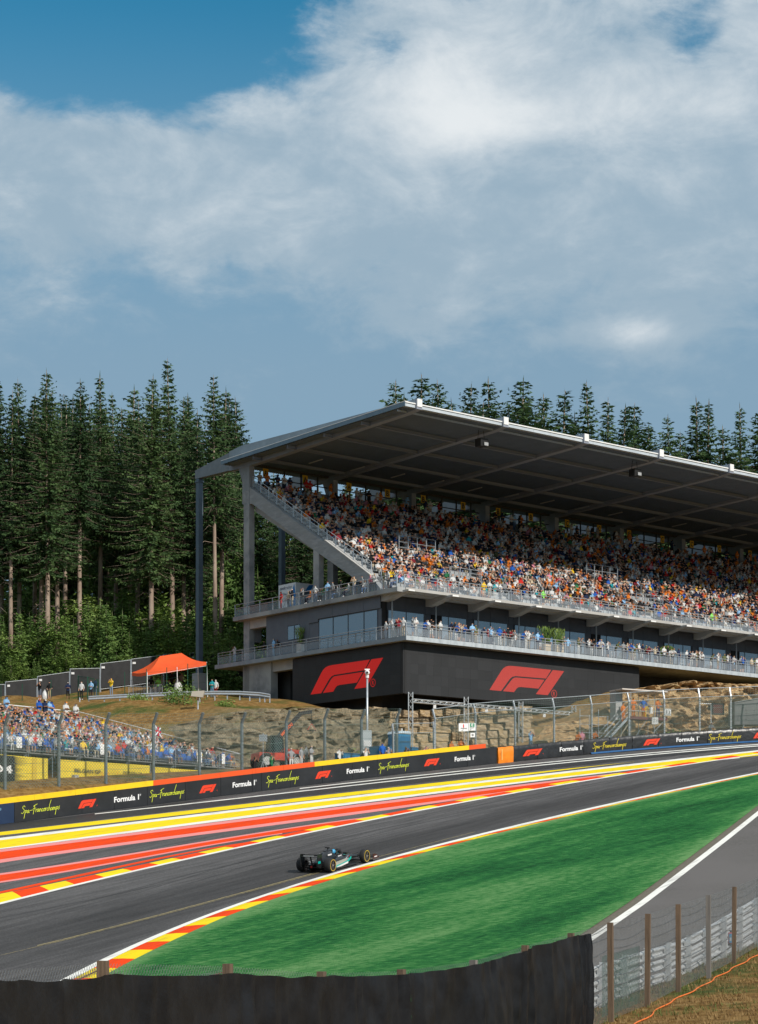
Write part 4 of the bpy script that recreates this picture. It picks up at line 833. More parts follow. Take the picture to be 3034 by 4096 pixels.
# ================================================================== rock, stone blocks, forest
from mathutils import noise as mn
def rock_mat(name, stops, veg):
    mt = bpy.data.materials.new(name); mt.use_nodes = True; nt = mt.node_tree; N = nt.nodes; L = nt.links; b = N['Principled BSDF']; b.inputs['Roughness'].default_value = .92; b.inputs['Specular IOR Level'].default_value = .15
    tc = N.new('ShaderNodeTexCoord')
    def noise(s, d, r=.65):
        q = N.new('ShaderNodeTexNoise'); q.inputs['Scale'].default_value = s; q.inputs['Detail'].default_value = d; q.inputs['Roughness'].default_value = r; L.new(tc.outputs['Object'], q.inputs['Vector']); return q.outputs['Fac']
    rp = N.new('ShaderNodeValToRGB'); L.new(noise(1.1, 10, .72), rp.inputs[0]); e = rp.color_ramp.elements
    while len(e) < len(stops): e.new(.5)
    for i, (p, c) in enumerate(stops): e[i].position = p; e[i].color = (*c, 1)
    gr = N.new('ShaderNodeMapRange'); L.new(noise(5., 9, .8), gr.inputs[0]); gr.inputs[1].default_value = .35; gr.inputs[2].default_value = .62; gr.inputs[3].default_value = .55; gr.inputs[4].default_value = 1.45
    gm = N.new('ShaderNodeMix'); gm.data_type = 'RGBA'; gm.blend_type = 'MULTIPLY'; gm.inputs[0].default_value = 1; L.new(rp.outputs[0], gm.inputs[6]); L.new(gr.outputs[0], gm.inputs[7])
    mr = N.new('ShaderNodeMapRange'); L.new(noise(.55, 8, .7), mr.inputs[0]); mr.inputs[1].default_value = .54; mr.inputs[2].default_value = .66; mr.inputs[4].default_value = veg
    mx = N.new('ShaderNodeMix'); mx.data_type = 'RGBA'; L.new(mr.outputs[0], mx.inputs[0]); L.new(gm.outputs[2], mx.inputs[6]); mx.inputs[7].default_value = (.075, .085, .03, 1); L.new(mx.outputs[2], b.inputs['Base Color'])
    bu = N.new('ShaderNodeBump'); bu.inputs['Strength'].default_value = .9; bu.inputs['Distance'].default_value = .30; L.new(noise(3.2, 10, .8), bu.inputs['Height']); L.new(bu.outputs[0], b.inputs['Normal']); return mt
rock_tan = rock_mat('ochre_rock', [(.28, (.12, .072, .034)), (.42, (.36, .225, .105)), (.55, (.52, .35, .18)), (.72, (.66, .50, .30))], .35)
rock_grey = rock_mat('mossy_grey_rock', [(.28, (.045, .040, .028)), (.42, (.17, .135, .085)), (.55, (.30, .235, .15)), (.72, (.46, .38, .26))], .8)
def cliff(name, label, a0, a1, foot, top, mat, amp, seed):
    na = int((a1-a0)/.22); nh = 34; rows = []
    for j in range(nh+1):
        f = j/nh; row = []
        for i in range(na+1):
            a = a0+(a1-a0)*i/na; df, zf = [float(np.interp(a, *foot[:1], foot[k])) for k in (1, 2)]; dt, zt = [float(np.interp(a, *top[:1], top[k])) for k in (1, 2)]
            d = df+(dt-df)*(f**1.25); z = zf-.4+(zt-zf+.5)*min(1, f*1.12 if f < .85 else f*1.12)
            if f > .893: z = zt+.1
            p = Vector((a*.55, z*.75, seed)); c = mn.voronoi(p)[1][0]; o = amp*(mn.fractal(p*.8, .9, 2.1, 6)*.85+.45*(mn.cell(c*3.3)-.5)*1.1+.42*(1-abs(mn.noise(Vector((a*.9+z*.5, z*1.1-a*.3, seed))))*2)+.22*(1-abs(mn.noise(Vector((a*2.3-z*.5, z*2.3, seed+3))))*2)-.2+.45*mn.fractal(Vector((a*2.4, z*2.4, seed+9)), .7, 2.2, 5)-.2)
            w = min(1, f*6)*(1 if f < .9 else max(0, (1-f)*6)); x, y, t = wall_at(a); dd = d-o*w
            z += .25*mn.fractal(Vector((a*.9, f*3, seed+4)), 1, 2, 4)*w
            row.append(Vector((x-t.y*dd, y+t.x*dd, z)))
        rows.append(row)
    o0 = rows[0][len(rows[0])//2].copy(); mb = MB().grid([[p-o0 for p in r] for r in rows]); o = mb.obj(name, mat, loc=o0); tag(o, kind='structure'); return o
cliff('rock_face', '', 24.5, 44.5, ([24, 27, 30, 36, 42, 43.5, 45], [9.5, 7, 5.8, 5, 5, 7, 13], [10.4, 10.2, 10.3, 10.7, 11.1, 11.5, 11.8]), ([24, 27, 30, 36, 42, 43.5, 45], [14, 11.5, 10.8, 10.2, 9.8, 11, 16], [13.2, 14.2, 14.9, 15.4, 15.5, 15.5, 15.6]), rock_grey, .9, 3.)
cliff('rock_face', '', 56.5, 64.5, ([56, 58, 61, 64.5], [6.5, 5.5, 5.5, 5], [12.9, 13.1, 13.4, 13.8]), ([56, 58, 61, 64.5], [8, 10, 11, 11], [13.6, 15.2, 15.8, 16.6]), rock_tan, .9, 9.)
cliff('rock_face', '', 63.5, 104, ([63, 66, 70, 76, 84, 105], [4.6, 4.2, 4.4, 5.6, 6.3, 6.5], [13.7, 13.9, 14.3, 14.8, 15.2, 16]), ([63, 66, 70, 76, 84, 105], [11, 10.5, 10.8, 12.4, 13.6, 14], [17.2, 18.9, 19.7, 19.75, 19.85, 20.2]), rock_tan, 1.5, 17.)
# wall of big quarried blocks under the front screen
def block_wall():
    wl_ = empty('block_wall', off_pt(50, 9)); tag(wl_, 'retaining wall of big rough sandstone blocks in the shade under the front screen', 'wall'); o0 = Vector(wl_.location); vars_ = []
    for k in range(8):
        r = random.Random(k); bm = bmesh.new(); bmesh.ops.create_cube(bm, size=1.); bmesh.ops.subdivide_edges(bm, edges=bm.edges[:], cuts=2, use_grid_fill=True)
        for v in bm.verts:
            n = v.co.normalized(); v.co = v.co*.95+n*.02+Vector((r.uniform(-.025, .025), r.uniform(-.10, .10), r.uniform(-.03, .03)))
        me = bpy.data.meshes.new('stone_block'); bm.to_mesh(me); bm.free(); me.materials.append(rock_mat('sandstone%d' % k, [(.25, (.16, .10, .055)), (.45, (.36+.05*(k % 3), .26+.03*(k % 3), .16)), (.6, (.47, .36, .235)), (.75, (.60, .50, .37))], .08)); vars_.append(me)
    r = random.Random(5)
    z0 = 11.3
    for row in range(7):
        a = 44.3+r.uniform(0, .8); rh = r.choice((.5, .62, .72, .85)); z0 += rh
        while a < 58.5:
            L = r.uniform(.7, 2.1); d = 12.6+.2*row; x, y, t = wall_at(a+L/2); zf = gz(x-t.y*3, y+t.x*3)-11.9
            h = rh*.97
            inst(vars_[r.randrange(8)], 'stone_block', wl_, Vector((x-t.y*d, y+t.x*d, z0-rh+zf*.9+h/2))-o0+Vector((0, r.uniform(-.06, .06), 0)), (0, 0, math.atan2(t.y, t.x)+r.uniform(-.05, .05)), (L*.97, .95, h*r.uniform(.93, 1.0))); a += L
    for k in range(5): inst(vars_[k], 'stone_block', wl_, off_pt(42.4-k*.1, 8.4+k*.5)-o0+Vector((0, 0, .0+(k % 2)*.45)), (0, 0, k), (1.2, .9, .55))
block_wall()
# ------------------------------------------------------------------ trees
def leaf_mat(name, c1, c2, c3, sc=.9):
    mt = bpy.data.materials.new(name); mt.use_nodes = True; nt = mt.node_tree; N = nt.nodes; L = nt.links; b = N['Principled BSDF']; b.inputs['Roughness'].default_value = .7; b.inputs['Specular IOR Level'].default_value = .2
    tc = N.new('ShaderNodeTexCoord'); q = N.new('ShaderNodeTexNoise'); q.inputs['Scale'].default_value = sc; q.inputs['Detail'].default_value = 5; L.new(tc.outputs['Object'], q.inputs['Vector'])
    oi = N.new('ShaderNodeObjectInfo'); ad = N.new('ShaderNodeMath'); ad.operation = 'MULTIPLY_ADD'; L.new(oi.outputs['Random'], ad.inputs[0]); ad.inputs[1].default_value = .22; L.new(q.outputs['Fac'], ad.inputs[2])
    rp = N.new('ShaderNodeValToRGB'); L.new(ad.outputs[0], rp.inputs[0]); e = rp.color_ramp.elements; e.new(.5)
    for i, (p, c) in enumerate(((.42, c1), (.62, c2), (.80, c3))): e[i].position = p; e[i].color = (*c, 1)
    L.new(rp.outputs[0], b.inputs['Base Color'])
    tr = N.new('ShaderNodeBsdfTranslucent'); L.new(rp.outputs[0], tr.inputs[0]); mx = N.new('ShaderNodeMixShader'); mx.inputs[0].default_value = .18; L.new(b.outputs[0], mx.inputs[1]); L.new(tr.outputs[0], mx.inputs[2]); L.new(mx.outputs[0], N['Material Output'].inputs[0]); return mt
needle = leaf_mat('spruce_needles', (.026, .056, .022), (.052, .098, .034), (.095, .15, .05)); needle_y = leaf_mat('young_needles', (.07, .135, .035), (.13, .215, .055), (.21, .30, .085)); leafm = leaf_mat('birch_leaves', (.085, .15, .034), (.15, .235, .05), (.25, .33, .09))
bark = M('spruce_bark', (.30, .215, .165), (.17, .12, .09), 3, .95, bump=.8, bscale=9, stretch=(0, 1, 1, .35), col3=(.36, .28, .22), scale3=.8); bark2 = M('sapling_bark', (.16, .13, .10), (.09, .07, .05), 6, .9)
def spruce_meshes(seed, H, cb, RM, young=False, sparse=1., asym=0.):
    r = random.Random(seed); lean = Vector((r.uniform(-.012, .012), r.uniform(-.012, .012), 0)); tr = MB(); pts = []; rr = []; n = 9
    for i in range(n+1):
        f = i/n; pts.append(Vector((0, 0, f*H))+lean*H*f*f+Vector((.10*math.sin(f*5+seed), .10*math.cos(f*4+seed), 0))*f); rr.append((.30 if not young else .075)*(1-f)**.8*(H/32 if not young else H/8)+.012)
    pts[0].z -= 1.2; tr.path(pts, rr, 8); axis = lambda z: pts[0].lerp(pts[-1], 0)+(pts[min(n, int(z/H*n))].lerp(pts[min(n, int(z/H*n)+1)], z/H*n-int(z/H*n)) if z < H else pts[-1])-pts[0]
    if not young:
        for k in range(26):
            z = H*(.12+(cb-.08)*r.random()); p = axis(z); an = r.uniform(0, 6.28); L = r.uniform(.5, 2.3)*(z/H/cb+.2); d = Vector((math.cos(an), math.sin(an), 0)); tr.path([p, p+d*L*.5+Vector((0, 0, .05*L)), p+d*L+Vector((0, 0, -.35*L))], [.035, .022, .008], 3)
    cr = MB(); z = cb*H; quads = cr
    gap = [r.uniform(.55, 1.25) for _ in range(7)]
    while z < H-.25:
        f = (z-cb*H)/(H-cb*H); p = axis(z); nb = r.randint(5, 7) if f < .88 else 5
        env = (1-f)**(.92+.14*math.sin(seed*1.7))*min(1, .62+f*2.2)+.03
        a0 = r.uniform(0, 6.28)
        for k in range(nb):
            an = a0+6.283*k/nb+r.uniform(-.35, .35); L = RM*env*r.uniform(.62, 1.18)*gap[int((an+z*.25) % 7)]*(1+asym*math.cos(an))
            if r.random() > sparse: continue
            if L < .18: continue
            d = Vector((math.cos(an), math.sin(an), 0)); up = -.36+.95*f**1.4+r.uniform(-.1, .1); curve = .22 if f < .7 else .05
            prev = p; m = max(2, int(L/.22)); s = Vector((-d.y, d.x, 0))
            if not young and L > 1: tr.path([p, p+d*L*.55+Vector((0, 0, up*L*.55-curve*L*.2)), p+d*L*.95+Vector((0, 0, up*L*.95))], [.02, .012, .004], 3)
            for j in range(m):
                q = (j+.6+r.uniform(-.3, .3))/m; c = p+d*L*q+Vector((0, 0, up*L*q-curve*L*math.sin(q*math.pi)*.6))
                w = (.26 if not young else .22)*(1.15-.55*q)*r.uniform(.75, 1.35)*(1 if L > 1 else .85)
                for sg in (-1, 1, 0):
                    if sg: e = (d*r.uniform(.35, .9)+s*sg*r.uniform(.7, 1.1)+Vector((0, 0, r.uniform(-.55, .05)))).normalized(); ln = w*r.uniform(1.4, 2.4)
                    else: e = Vector((r.uniform(-.3, .3), r.uniform(-.3, .3), -1)).normalized() if r.random() < .6 else (d+Vector((0, 0, r.uniform(-.2, .35)))).normalized(); ln = w*r.uniform(1.1, 2.0)
                    side = e.cross(Vector((r.uniform(-1, 1), r.uniform(-1, 1), r.uniform(.2, 1)))).normalized()*w*r.uniform(.30, .5)
                    cr.add([c, c+e*ln*.45+side, c+e*ln, c+e*ln*.5-side], [(0, 1, 2, 3)])
        z += r.uniform(.36, .60)*(1 if not young else .58)
    cr.add([pts[-1]+Vector((.06, 0, -.5)), pts[-1]+Vector((0, .05, .35)), pts[-1]+Vector((-.06, 0, -.5))], [(0, 1, 2)])
    return tr.mesh('trunk', bark if not young else bark2, True), cr.mesh('crown', needle_y if young else needle)
def birch_meshes(seed, H):
    r = random.Random(seed); tr = MB(); tr.path([(0, 0, -.6), (.1, .05, H*.4), (r.uniform(-.3, .3), r.uniform(-.3, .3), H*.9)], [.07, .05, .012], 6); cr = MB()
    for k in range(16):
        z = H*r.uniform(.12, .95); an = r.uniform(0, 6.28); rad = H*.22*(1.1-z/H*.6)*r.random()**.5; c = Vector((math.cos(an)*rad, math.sin(an)*rad, z)); tr.path([(0.03, 0, z*.7), c], [.02, .006], 3)
        for j in range(70):
            p = c+Vector((r.gauss(0, .38), r.gauss(0, .38), r.gauss(0, .34)))*(H/8); a = Vector((r.uniform(-1, 1), r.uniform(-1, 1), r.uniform(-.6, .3))).normalized()*r.uniform(.10, .22); b = a.cross(Vector((r.uniform(-1, 1), r.uniform(-1, 1), 1))).normalized()*r.uniform(.06, .12)
            cr.add([p-a, p+b, p+a, p-b], [(0, 1, 2, 3)])
    return tr.mesh('trunk', bark2, True), cr.mesh('crown', leafm)
TALL = [spruce_meshes(31+i, 32, cb, rm, asym=asy) for i, (cb, rm, asy) in enumerate(((.42, 4.9, 0), (.48, 4.2, .25), (.36, 5.4, 0), (.46, 3.8, -.2), (.55, 4.8, .35), (.40, 4.4, 0)))]
YOUNG = [spruce_meshes(71+i, 8, .04, rm, True) for i, rm in enumerate((1.9, 2.3, 1.6))]
BIRCH = [birch_meshes(91+i, 8) for i in range(3)]
def tree(name, meshes, base, sc_, rz, label, cat, group):
    o = empty(name, base, rz); tag(o, label, cat, group)
    for me, nm in zip(meshes, ('trunk', 'crown')): inst(me, nm, o, scale=(sc_[0], sc_[0], sc_[1]))
    return o
def place(u, Z): x = (u-CX)/F_PX*Z; return Vector((x, Z, gz(x, Z)))
rt = random.Random(3)
def forest():
    front = [(-70,1560,206,1),(-25,1500,205,2),(8,1525,209,0),(45,1560,204,3),(78,1515,208,2),(140,1620,213,4),(166,1580,206,1),(190,1478,203,2),(230,1570,207,0),(262,1600,214,3),(320,1519,207,4),(402,1494,213,3),(465,1580,219,0),(520,1545,222,1),(606,1502,206,2),(550,1600,216,5),(690,1431,209,0),(735,1590,214,5),(790,1640,216,3),(862,1500,207,4),(886,1555,211,1)]
    front.sort()
    for i, (u, tv, Z, k) in enumerate(front):
        b = place(u, Z); H = (HY-tv)/F_PX*Z-b.z; tree('spruce_tree', TALL[k], b, (H/32*rt.uniform(.92, 1.12), H/32), rt.uniform(0, 6.28), 'tall spruce with bare trunk beside the grandstand, %s from the left' % nth(i), 'tree', 'tall spruces beside the grandstand')
    back = sorted((rt.uniform(-120, 960), rt.uniform(222, 262), rt.uniform(1560, 1760), rt.randrange(6)) for _ in range(46))
    for i, (u, Z, tv, k) in enumerate(back):
        b = place(u, Z); H = max(18, (HY-tv)/F_PX*Z-b.z); tree('spruce_tree', TALL[k], b, (H/32*1.15, H/32), rt.uniform(0, 6.28), 'dark spruce deep in the wood beside the stand, %s from the left' % nth(i), 'tree', 'spruces deep in the wood')
    under = sorted((u+rt.uniform(-12, 12), rt.uniform(214, 250), rt.randrange(6)) for u in range(930, 1500, 26))
    for i, (u, Z, k) in enumerate(under):
        b = place(u, Z); H = rt.uniform(21, 26); tree('spruce_tree', TALL[k], b, (H/32*1.15, H/32), rt.uniform(0, 6.28), 'spruce seen under the raised side of the stand, %s from the column' % nth(i), 'tree', 'spruces seen under the stand')
    roof = [(1575,1520),(1620,1580),(1666,1503),(1715,1600),(1760,1518),(1815,1600),(1878,1537),(1925,1610),(1972,1517),(2030,1620),(2087,1514),(2135,1600),(2181,1575),(2235,1568),(2300,1650),(2374,1525),(2425,1590),(2476,1620),(2530,1613),(2600,1700),(2670,1660),(2735,1720),(2797,1590),(2830,1600),(2895,1710),(2969,1615),(3034,1640),(3090,1650)]
    for i, (u, tv) in enumerate(roof):
        Z = rt.uniform(236, 262); b = place(u, Z); H = (HY-tv)/F_PX*Z-b.z; tree('spruce_tree', TALL[rt.choice((0, 2, 3, 5, 1))], b, (H/32*rt.uniform(1.2, 1.65), H/32), rt.uniform(0, 6.28), 'spruce top rising behind the stand roof, %s from the left' % nth(i), 'tree', 'spruces behind the stand roof')
    fill = sorted((u+rt.uniform(-14, 14), rt.uniform(222, 246), rt.uniform(13, 19)) for u in list(range(-60, 1420, 24)))
    for i, (u, Z, H) in enumerate(fill):
        tree('spruce_tree', YOUNG[i % 3], place(u, Z), (H/8*.8, H/8), rt.uniform(0, 6.28), 'half grown spruce filling the dark wood behind the trunks, %s from the left' % nth(i), 'tree', 'half grown spruces filling the wood')
    young = []
    for u in range(-40, 950, 19): young.append((u+rt.uniform(-9, 9), rt.uniform(199, 206), rt.uniform(5.2, 8.2)))
    for u in range(-40, 1000, 26): young.append((u+rt.uniform(-12, 12), rt.uniform(207, 215), rt.uniform(7, 10.5)))
    for u in range(-50, 640, 21): young.append((u+rt.uniform(-10, 10), rt.uniform(197.5, 200.5), rt.uniform(2.2, 3.8)))
    young.sort(); n = 0; m = 0
    for i, (u, Z, H) in enumerate(young):
        b = place(u, Z)
        if rt.random() < .58: tree('young_spruce', YOUNG[rt.randrange(3)], b, (H/8*1.1, H/8), rt.uniform(0, 6.28), 'young spruce in the undergrowth of the wood, %s from the left' % nth(n), 'tree', 'young spruces in the undergrowth'); n += 1
        else: tree('birch_sapling', BIRCH[rt.randrange(3)], b, (H/8*1.2, H/8), rt.uniform(0, 6.28), 'leafy birch sapling in the undergrowth, %s from the left' % nth(m), 'tree', 'birch saplings in the undergrowth'); m += 1
forest()

def shrubs():
    r = random.Random(21)
    for i, (u, Z, h, w) in enumerate(((735, 166, 2.2, 2.4), (690, 168, 1.5, 1.6), (1165, 157.5, 1.0, 1.5), (1240, 158.5, .9, 1.0), (1320, 159.5, .8, 1.0), (1400, 160.5, 1.0, 1.2), (1010, 158, .9, 1.4), (560, 170, .8, 1.5), (2700, 175.5, 1.0, 1.2), (2640, 174.5, .8, 1.2), (2820, 176.5, .7, 1.0), (900, 166, .7, 1.3))):
        x = (u-CX)/F_PX*Z; b = Vector((x, Z, gz(x, Z)-.1)); o = empty('shrub', b); tag(o, 'low green shrub on the bank or rock, %s from the left' % nth(sorted((735, 690, 1165, 1240, 1320, 1400, 1010, 560, 2700, 2640, 2820, 900)).index(u)), 'shrub', 'shrubs on the bank'); mb = MB(); st = MB()
        for k in range(int(260*w)):
            d = Vector((r.gauss(0, .3)*w, r.gauss(0, .3)*w, abs(r.gauss(.35, .25))*h)); a = Vector((r.uniform(-1, 1), r.uniform(-1, 1), r.uniform(-.3, 1))).normalized()*r.uniform(.07, .15); c = a.cross(Vector((r.uniform(-1, 1), r.uniform(-1, 1), .5))).normalized()*.05; mb.add([d-a, d+c, d+a, d-c], [(0, 1, 2, 3)])
        for k in range(5): st.tube((0, 0, -.2), (r.uniform(-.4, .4)*w, r.uniform(-.3, .3), h*.6), .02, 4, .006)
        mb.obj('foliage', leafm, o); st.obj('stems', bark2, o)
shrubs()
# ================================================================== people
SK = {}
def body(name, J, sub):
    """J: joint -> position; skin a skeleton with tapering radii, label faces by bone"""
    E_ = [('pelvis','waist','top'),('waist','chest','top'),('chest','neck','top'),('neck','head','skin'),('head','crown','skin')]
    for s in 'LR': E_ += [('chest','sh'+s,'top'),('sh'+s,'el'+s,'top'),('el'+s,'wr'+s,'fore'),('wr'+s,'ha'+s,'skin'),('pelvis','hip'+s,'leg'),('hip'+s,'kn'+s,'leg'),('kn'+s,'an'+s,'shin'),('an'+s,'to'+s,'shoe')]
    rad = dict(pelvis=(.155,.11), waist=(.145,.10), chest=(.16,.115), neck=(.052,.052), head=(.085,.10), crown=(.072,.085), sh=(.07,.07), el=(.047,.047), wr=(.034,.034), ha=(.036,.045), hip=(.088,.092), kn=(.062,.065), an=(.042,.045), to=(.042,.035))
    names = list(J); me = bpy.data.meshes.new(name); me.from_pydata([J[k] for k in names], [(names.index(a), names.index(b)) for a, b, _ in E_], [])
    o = bpy.data.objects.new(name, me); COL.objects.link(o); md = o.modifiers.new('s', 'SKIN'); md.use_smooth_shade = True
    for i, k in enumerate(names):
        kk = k[:-1] if k[-1] in 'LR' else k; sv = me.skin_vertices[0].data[i]; sv.radius = rad[kk]; sv.use_root = (k == 'pelvis')
    if sub: o.modifiers.new('u', 'SUBSURF').levels = 1
    return o, E_, J, rad
def make_bodies(specs):
    obs = [(n, s, body(n, J, s)) for n, J, s in specs]; dg = bpy.context.evaluated_depsgraph_get(); dg.update()
    for n, s, (o, E_, J, rad) in obs:
        me = bpy.data.meshes.new_from_object(o.evaluated_get(dg)); me.name = 'person'
        slot = dict(skin=0, top=1, leg=2, hair=3, shoe=4, shin=5, fore=6); idx = []
        P = [(Vector(J[a]), Vector(J[b]), sl) for a, b, sl in E_]
        hd = Vector(J['head']); cr = Vector(J['crown'])
        for p in me.polygons:
            c = p.center; best = (9, 0)
            for a, b, sl in P:
                t = max(0, min(1, (c-a).dot(b-a)/max((b-a).length_squared, 1e-6))); d = (c-(a+(b-a)*t)).length-(.10 if sl == 'top' else .06 if sl in ('leg',) else .04)
                if d < best[0]: best = (d, sl)
            sl = best[1]
            if sl == 'skin' and (c-hd).length < .2 and c.z > hd.z-.06 and ((c.z > hd.z+.045) or (c.y > hd.y+.035)): sl = 'hair'
            idx.append(slot[sl])
        me.materials.clear()
        for k in range(7): me.materials.append(None)
        me.polygons.foreach_set('material_index', idx); me.polygons.foreach_set('use_smooth', [True]*len(idx)); me.update()
        SK[n] = me; od = o.data; bpy.data.objects.remove(o); bpy.data.meshes.remove(od)
def mir(d):
    o = {}
    for k, v in d.items():
        if k[-1] == '*': o[k[:-1]+'L'] = v; o[k[:-1]+'R'] = (-v[0], v[1], v[2])
        else: o[k] = v
    return o
LEGS = {'hip*': (.09, .0, .90), 'kn*': (.10, -.015, .50), 'an*': (.10, .03, .085), 'to*': (.11, -.12, .045)}
CORE = {'pelvis': (0, 0, .95), 'waist': (0, .005, 1.10), 'chest': (0, 0, 1.31), 'neck': (0, .0, 1.48), 'head': (0, -.015, 1.615), 'crown': (0, -.005, 1.70)}
st = lambda **k: mir({**CORE, 'sh*': (.185, .0, 1.39), **LEGS, **k})
P_REL = st(**{'el*': (.25, .02, 1.13), 'wr*': (.25, -.07, .92), 'ha*': (.245, -.10, .83)})
P_FOLD = st(**{'el*': (.26, -.05, 1.15), 'wr*': (.06, -.20, 1.16), 'ha*': (-.03, -.19, 1.19)})
P_CAM = st(**{'el*': (.25, -.16, 1.24), 'wr*': (.10, -.20, 1.50), 'ha*': (.05, -.17, 1.57)})
P_HIP = st(**{'el*': (.36, .05, 1.17), 'wr*': (.20, -.04, 1.0), 'ha*': (.14, -.08, .97)})
P_LEAN = mir({'pelvis': (0, .22, .93), 'waist': (0, .15, 1.07), 'chest': (0, .02, 1.25), 'neck': (0, -.07, 1.39), 'head': (0, -.13, 1.52), 'crown': (0, -.13, 1.61), 'sh*': (.185, .0, 1.31), 'el*': (.25, -.10, 1.10), 'wr*': (.12, -.32, 1.11), 'ha*': (.04, -.36, 1.12), 'hip*': (.09, .23, .88), 'kn*': (.10, .15, .48), 'an*': (.10, .24, .085), 'to*': (.11, .10, .045)})
P_SIT = mir({'pelvis': (0, .06, .50), 'waist': (0, .10, .64), 'chest': (0, .11, .86), 'neck': (0, .08, 1.03), 'head': (0, .05, 1.165), 'crown': (0, .06, 1.25), 'sh*': (.185, .10, .94), 'el*': (.26, .02, .70), 'wr*': (.13, -.22, .62), 'ha*': (.08, -.29, .60), 'hip*': (.10, .02, .48), 'kn*': (.14, -.40, .50), 'an*': (.12, -.38, .08), 'to*': (.13, -.52, .045)})
P_SITF = mir({'pelvis': (0, .06, .50), 'waist': (0, .05, .64), 'chest': (0, -.07, .83), 'neck': (0, -.16, .97), 'head': (0, -.22, 1.09), 'crown': (0, -.22, 1.18), 'sh*': (.18, -.08, .90), 'el*': (.20, -.30, .66), 'wr*': (.07, -.42, .76), 'ha*': (.03, -.40, .83), 'hip*': (.10, .02, .48), 'kn*': (.16, -.40, .50), 'an*': (.14, -.34, .08), 'to*': (.15, -.48, .045)})
P_SITC = dict(P_SIT); P_SITC.update(mir({'el*': (.24, -.10, .80), 'wr*': (.09, -.14, 1.05), 'ha*': (.05, -.13, 1.12)}))
make_bodies([('rel', P_REL, 1), ('fold', P_FOLD, 1), ('cam', P_CAM, 1), ('hip', P_HIP, 1), ('lean', P_LEAN, 1), ('sit', P_SIT, 1), ('sitf', P_SITF, 1), ('sitc', P_SITC, 1), ('lo0', P_SIT, 0), ('lo1', P_SITF, 0), ('lo2', P_SITC, 0), ('lo3', P_FOLD, 0)])
TOPS = {'white': (.58, .58, .57), 'black': (.018, .018, .02), 'orange': (.62, .17, .02), 'red': (.50, .025, .02), 'navy blue': (.018, .028, .07), 'grey': (.24, .25, .26), 'light blue': (.25, .45, .68), 'teal': (.02, .28, .32), 'yellow': (.75, .50, .03), 'green': (.03, .16, .07), 'pink': (.62, .25, .32), 'dark red': (.20, .02, .03), 'blue': (.02, .10, .40), 'olive': (.12, .13, .06), 'beige': (.48, .40, .29), 'lime green': (.25, .70, .12)}
TOPW = [('white', 32), ('black', 36), ('orange', 11), ('red', 7), ('navy blue', 14), ('grey', 8), ('light blue', 5), ('teal', 2), ('yellow', 3), ('green', 2), ('pink', 2), ('dark red', 2), ('blue', 3), ('beige', 3), ('olive', 1)]
LEGC = [((.03, .04, .07), 'x'), ((.018, .018, .02), 'x'), ((.10, .16, .28), 'x'), ((.45, .38, .28), 'x'), ((.60, .60, .58), 'x'), ((.14, .14, .15), 'x')]
SKINC = [(.46, .25, .165), (.40, .21, .13), (.50, .29, .20), (.24, .125, .075)]
HATC = [(.06, .035, .02), (.02, .015, .012), (.22, .13, .06), (.018, .018, .02), (.018, .018, .02), (.06, .035, .02), (.65, .20, .02), (.62, .62, .60), (.02, .03, .08), (.40, .03, .02), (.14, .09, .05), (.02, .015, .012), (.05, .03, .018), (.03, .02, .015), (.6, .36, .02), (.10, .06, .03), (.02, .015, .012)]
def cm(c): return M('cloth_%03d_%03d_%03d' % tuple(int(x*200) for x in c), c, rough=.85, spec=.15)
rp = random.Random(77)
SMALLW = [('white', 34), ('black', 18), ('orange', 6), ('red', 5), ('navy blue', 14), ('grey', 8), ('light blue', 10), ('blue', 12), ('teal', 3), ('yellow', 3), ('green', 2), ('pink', 2)]
def pick(TOPW=None): 
    TOPW = TOPW or globals()['TOPW']
    k = rp.uniform(0, sum(w for _, w in TOPW))
    for n, w in TOPW:
        k -= w
        if k <= 0: return n
    return 'white'
def person(pose, loc, rz, top=None, label=None, group=None, leg=None, hat=None, shorts=None, sc_=None, cat='person', long=None):
    o = inst(SK[pose], 'person', None, loc, (0, 0, rz)); s = sc_ or rp.uniform(.94, 1.04); o.scale = (s, s, s); top = top or pick(); c = TOPS[top]
    skin = cm(rp.choice(SKINC)); lg = cm(leg or rp.choice(LEGC)[0]); sh = rp.random() < .45 if shorts is None else shorts; lo = rp.random() < .25 if long is None else long
    for i, m in enumerate((skin, cm(c), lg, cm(hat or rp.choice(HATC)), cm((.6, .6, .6) if rp.random() < .5 else (.03, .03, .03)), skin if sh else lg, cm(c) if lo else skin)):
        sl = o.material_slots[i]; sl.link = 'OBJECT'; sl.material = m
    tag(o, label.replace('#', top), cat, group); return o
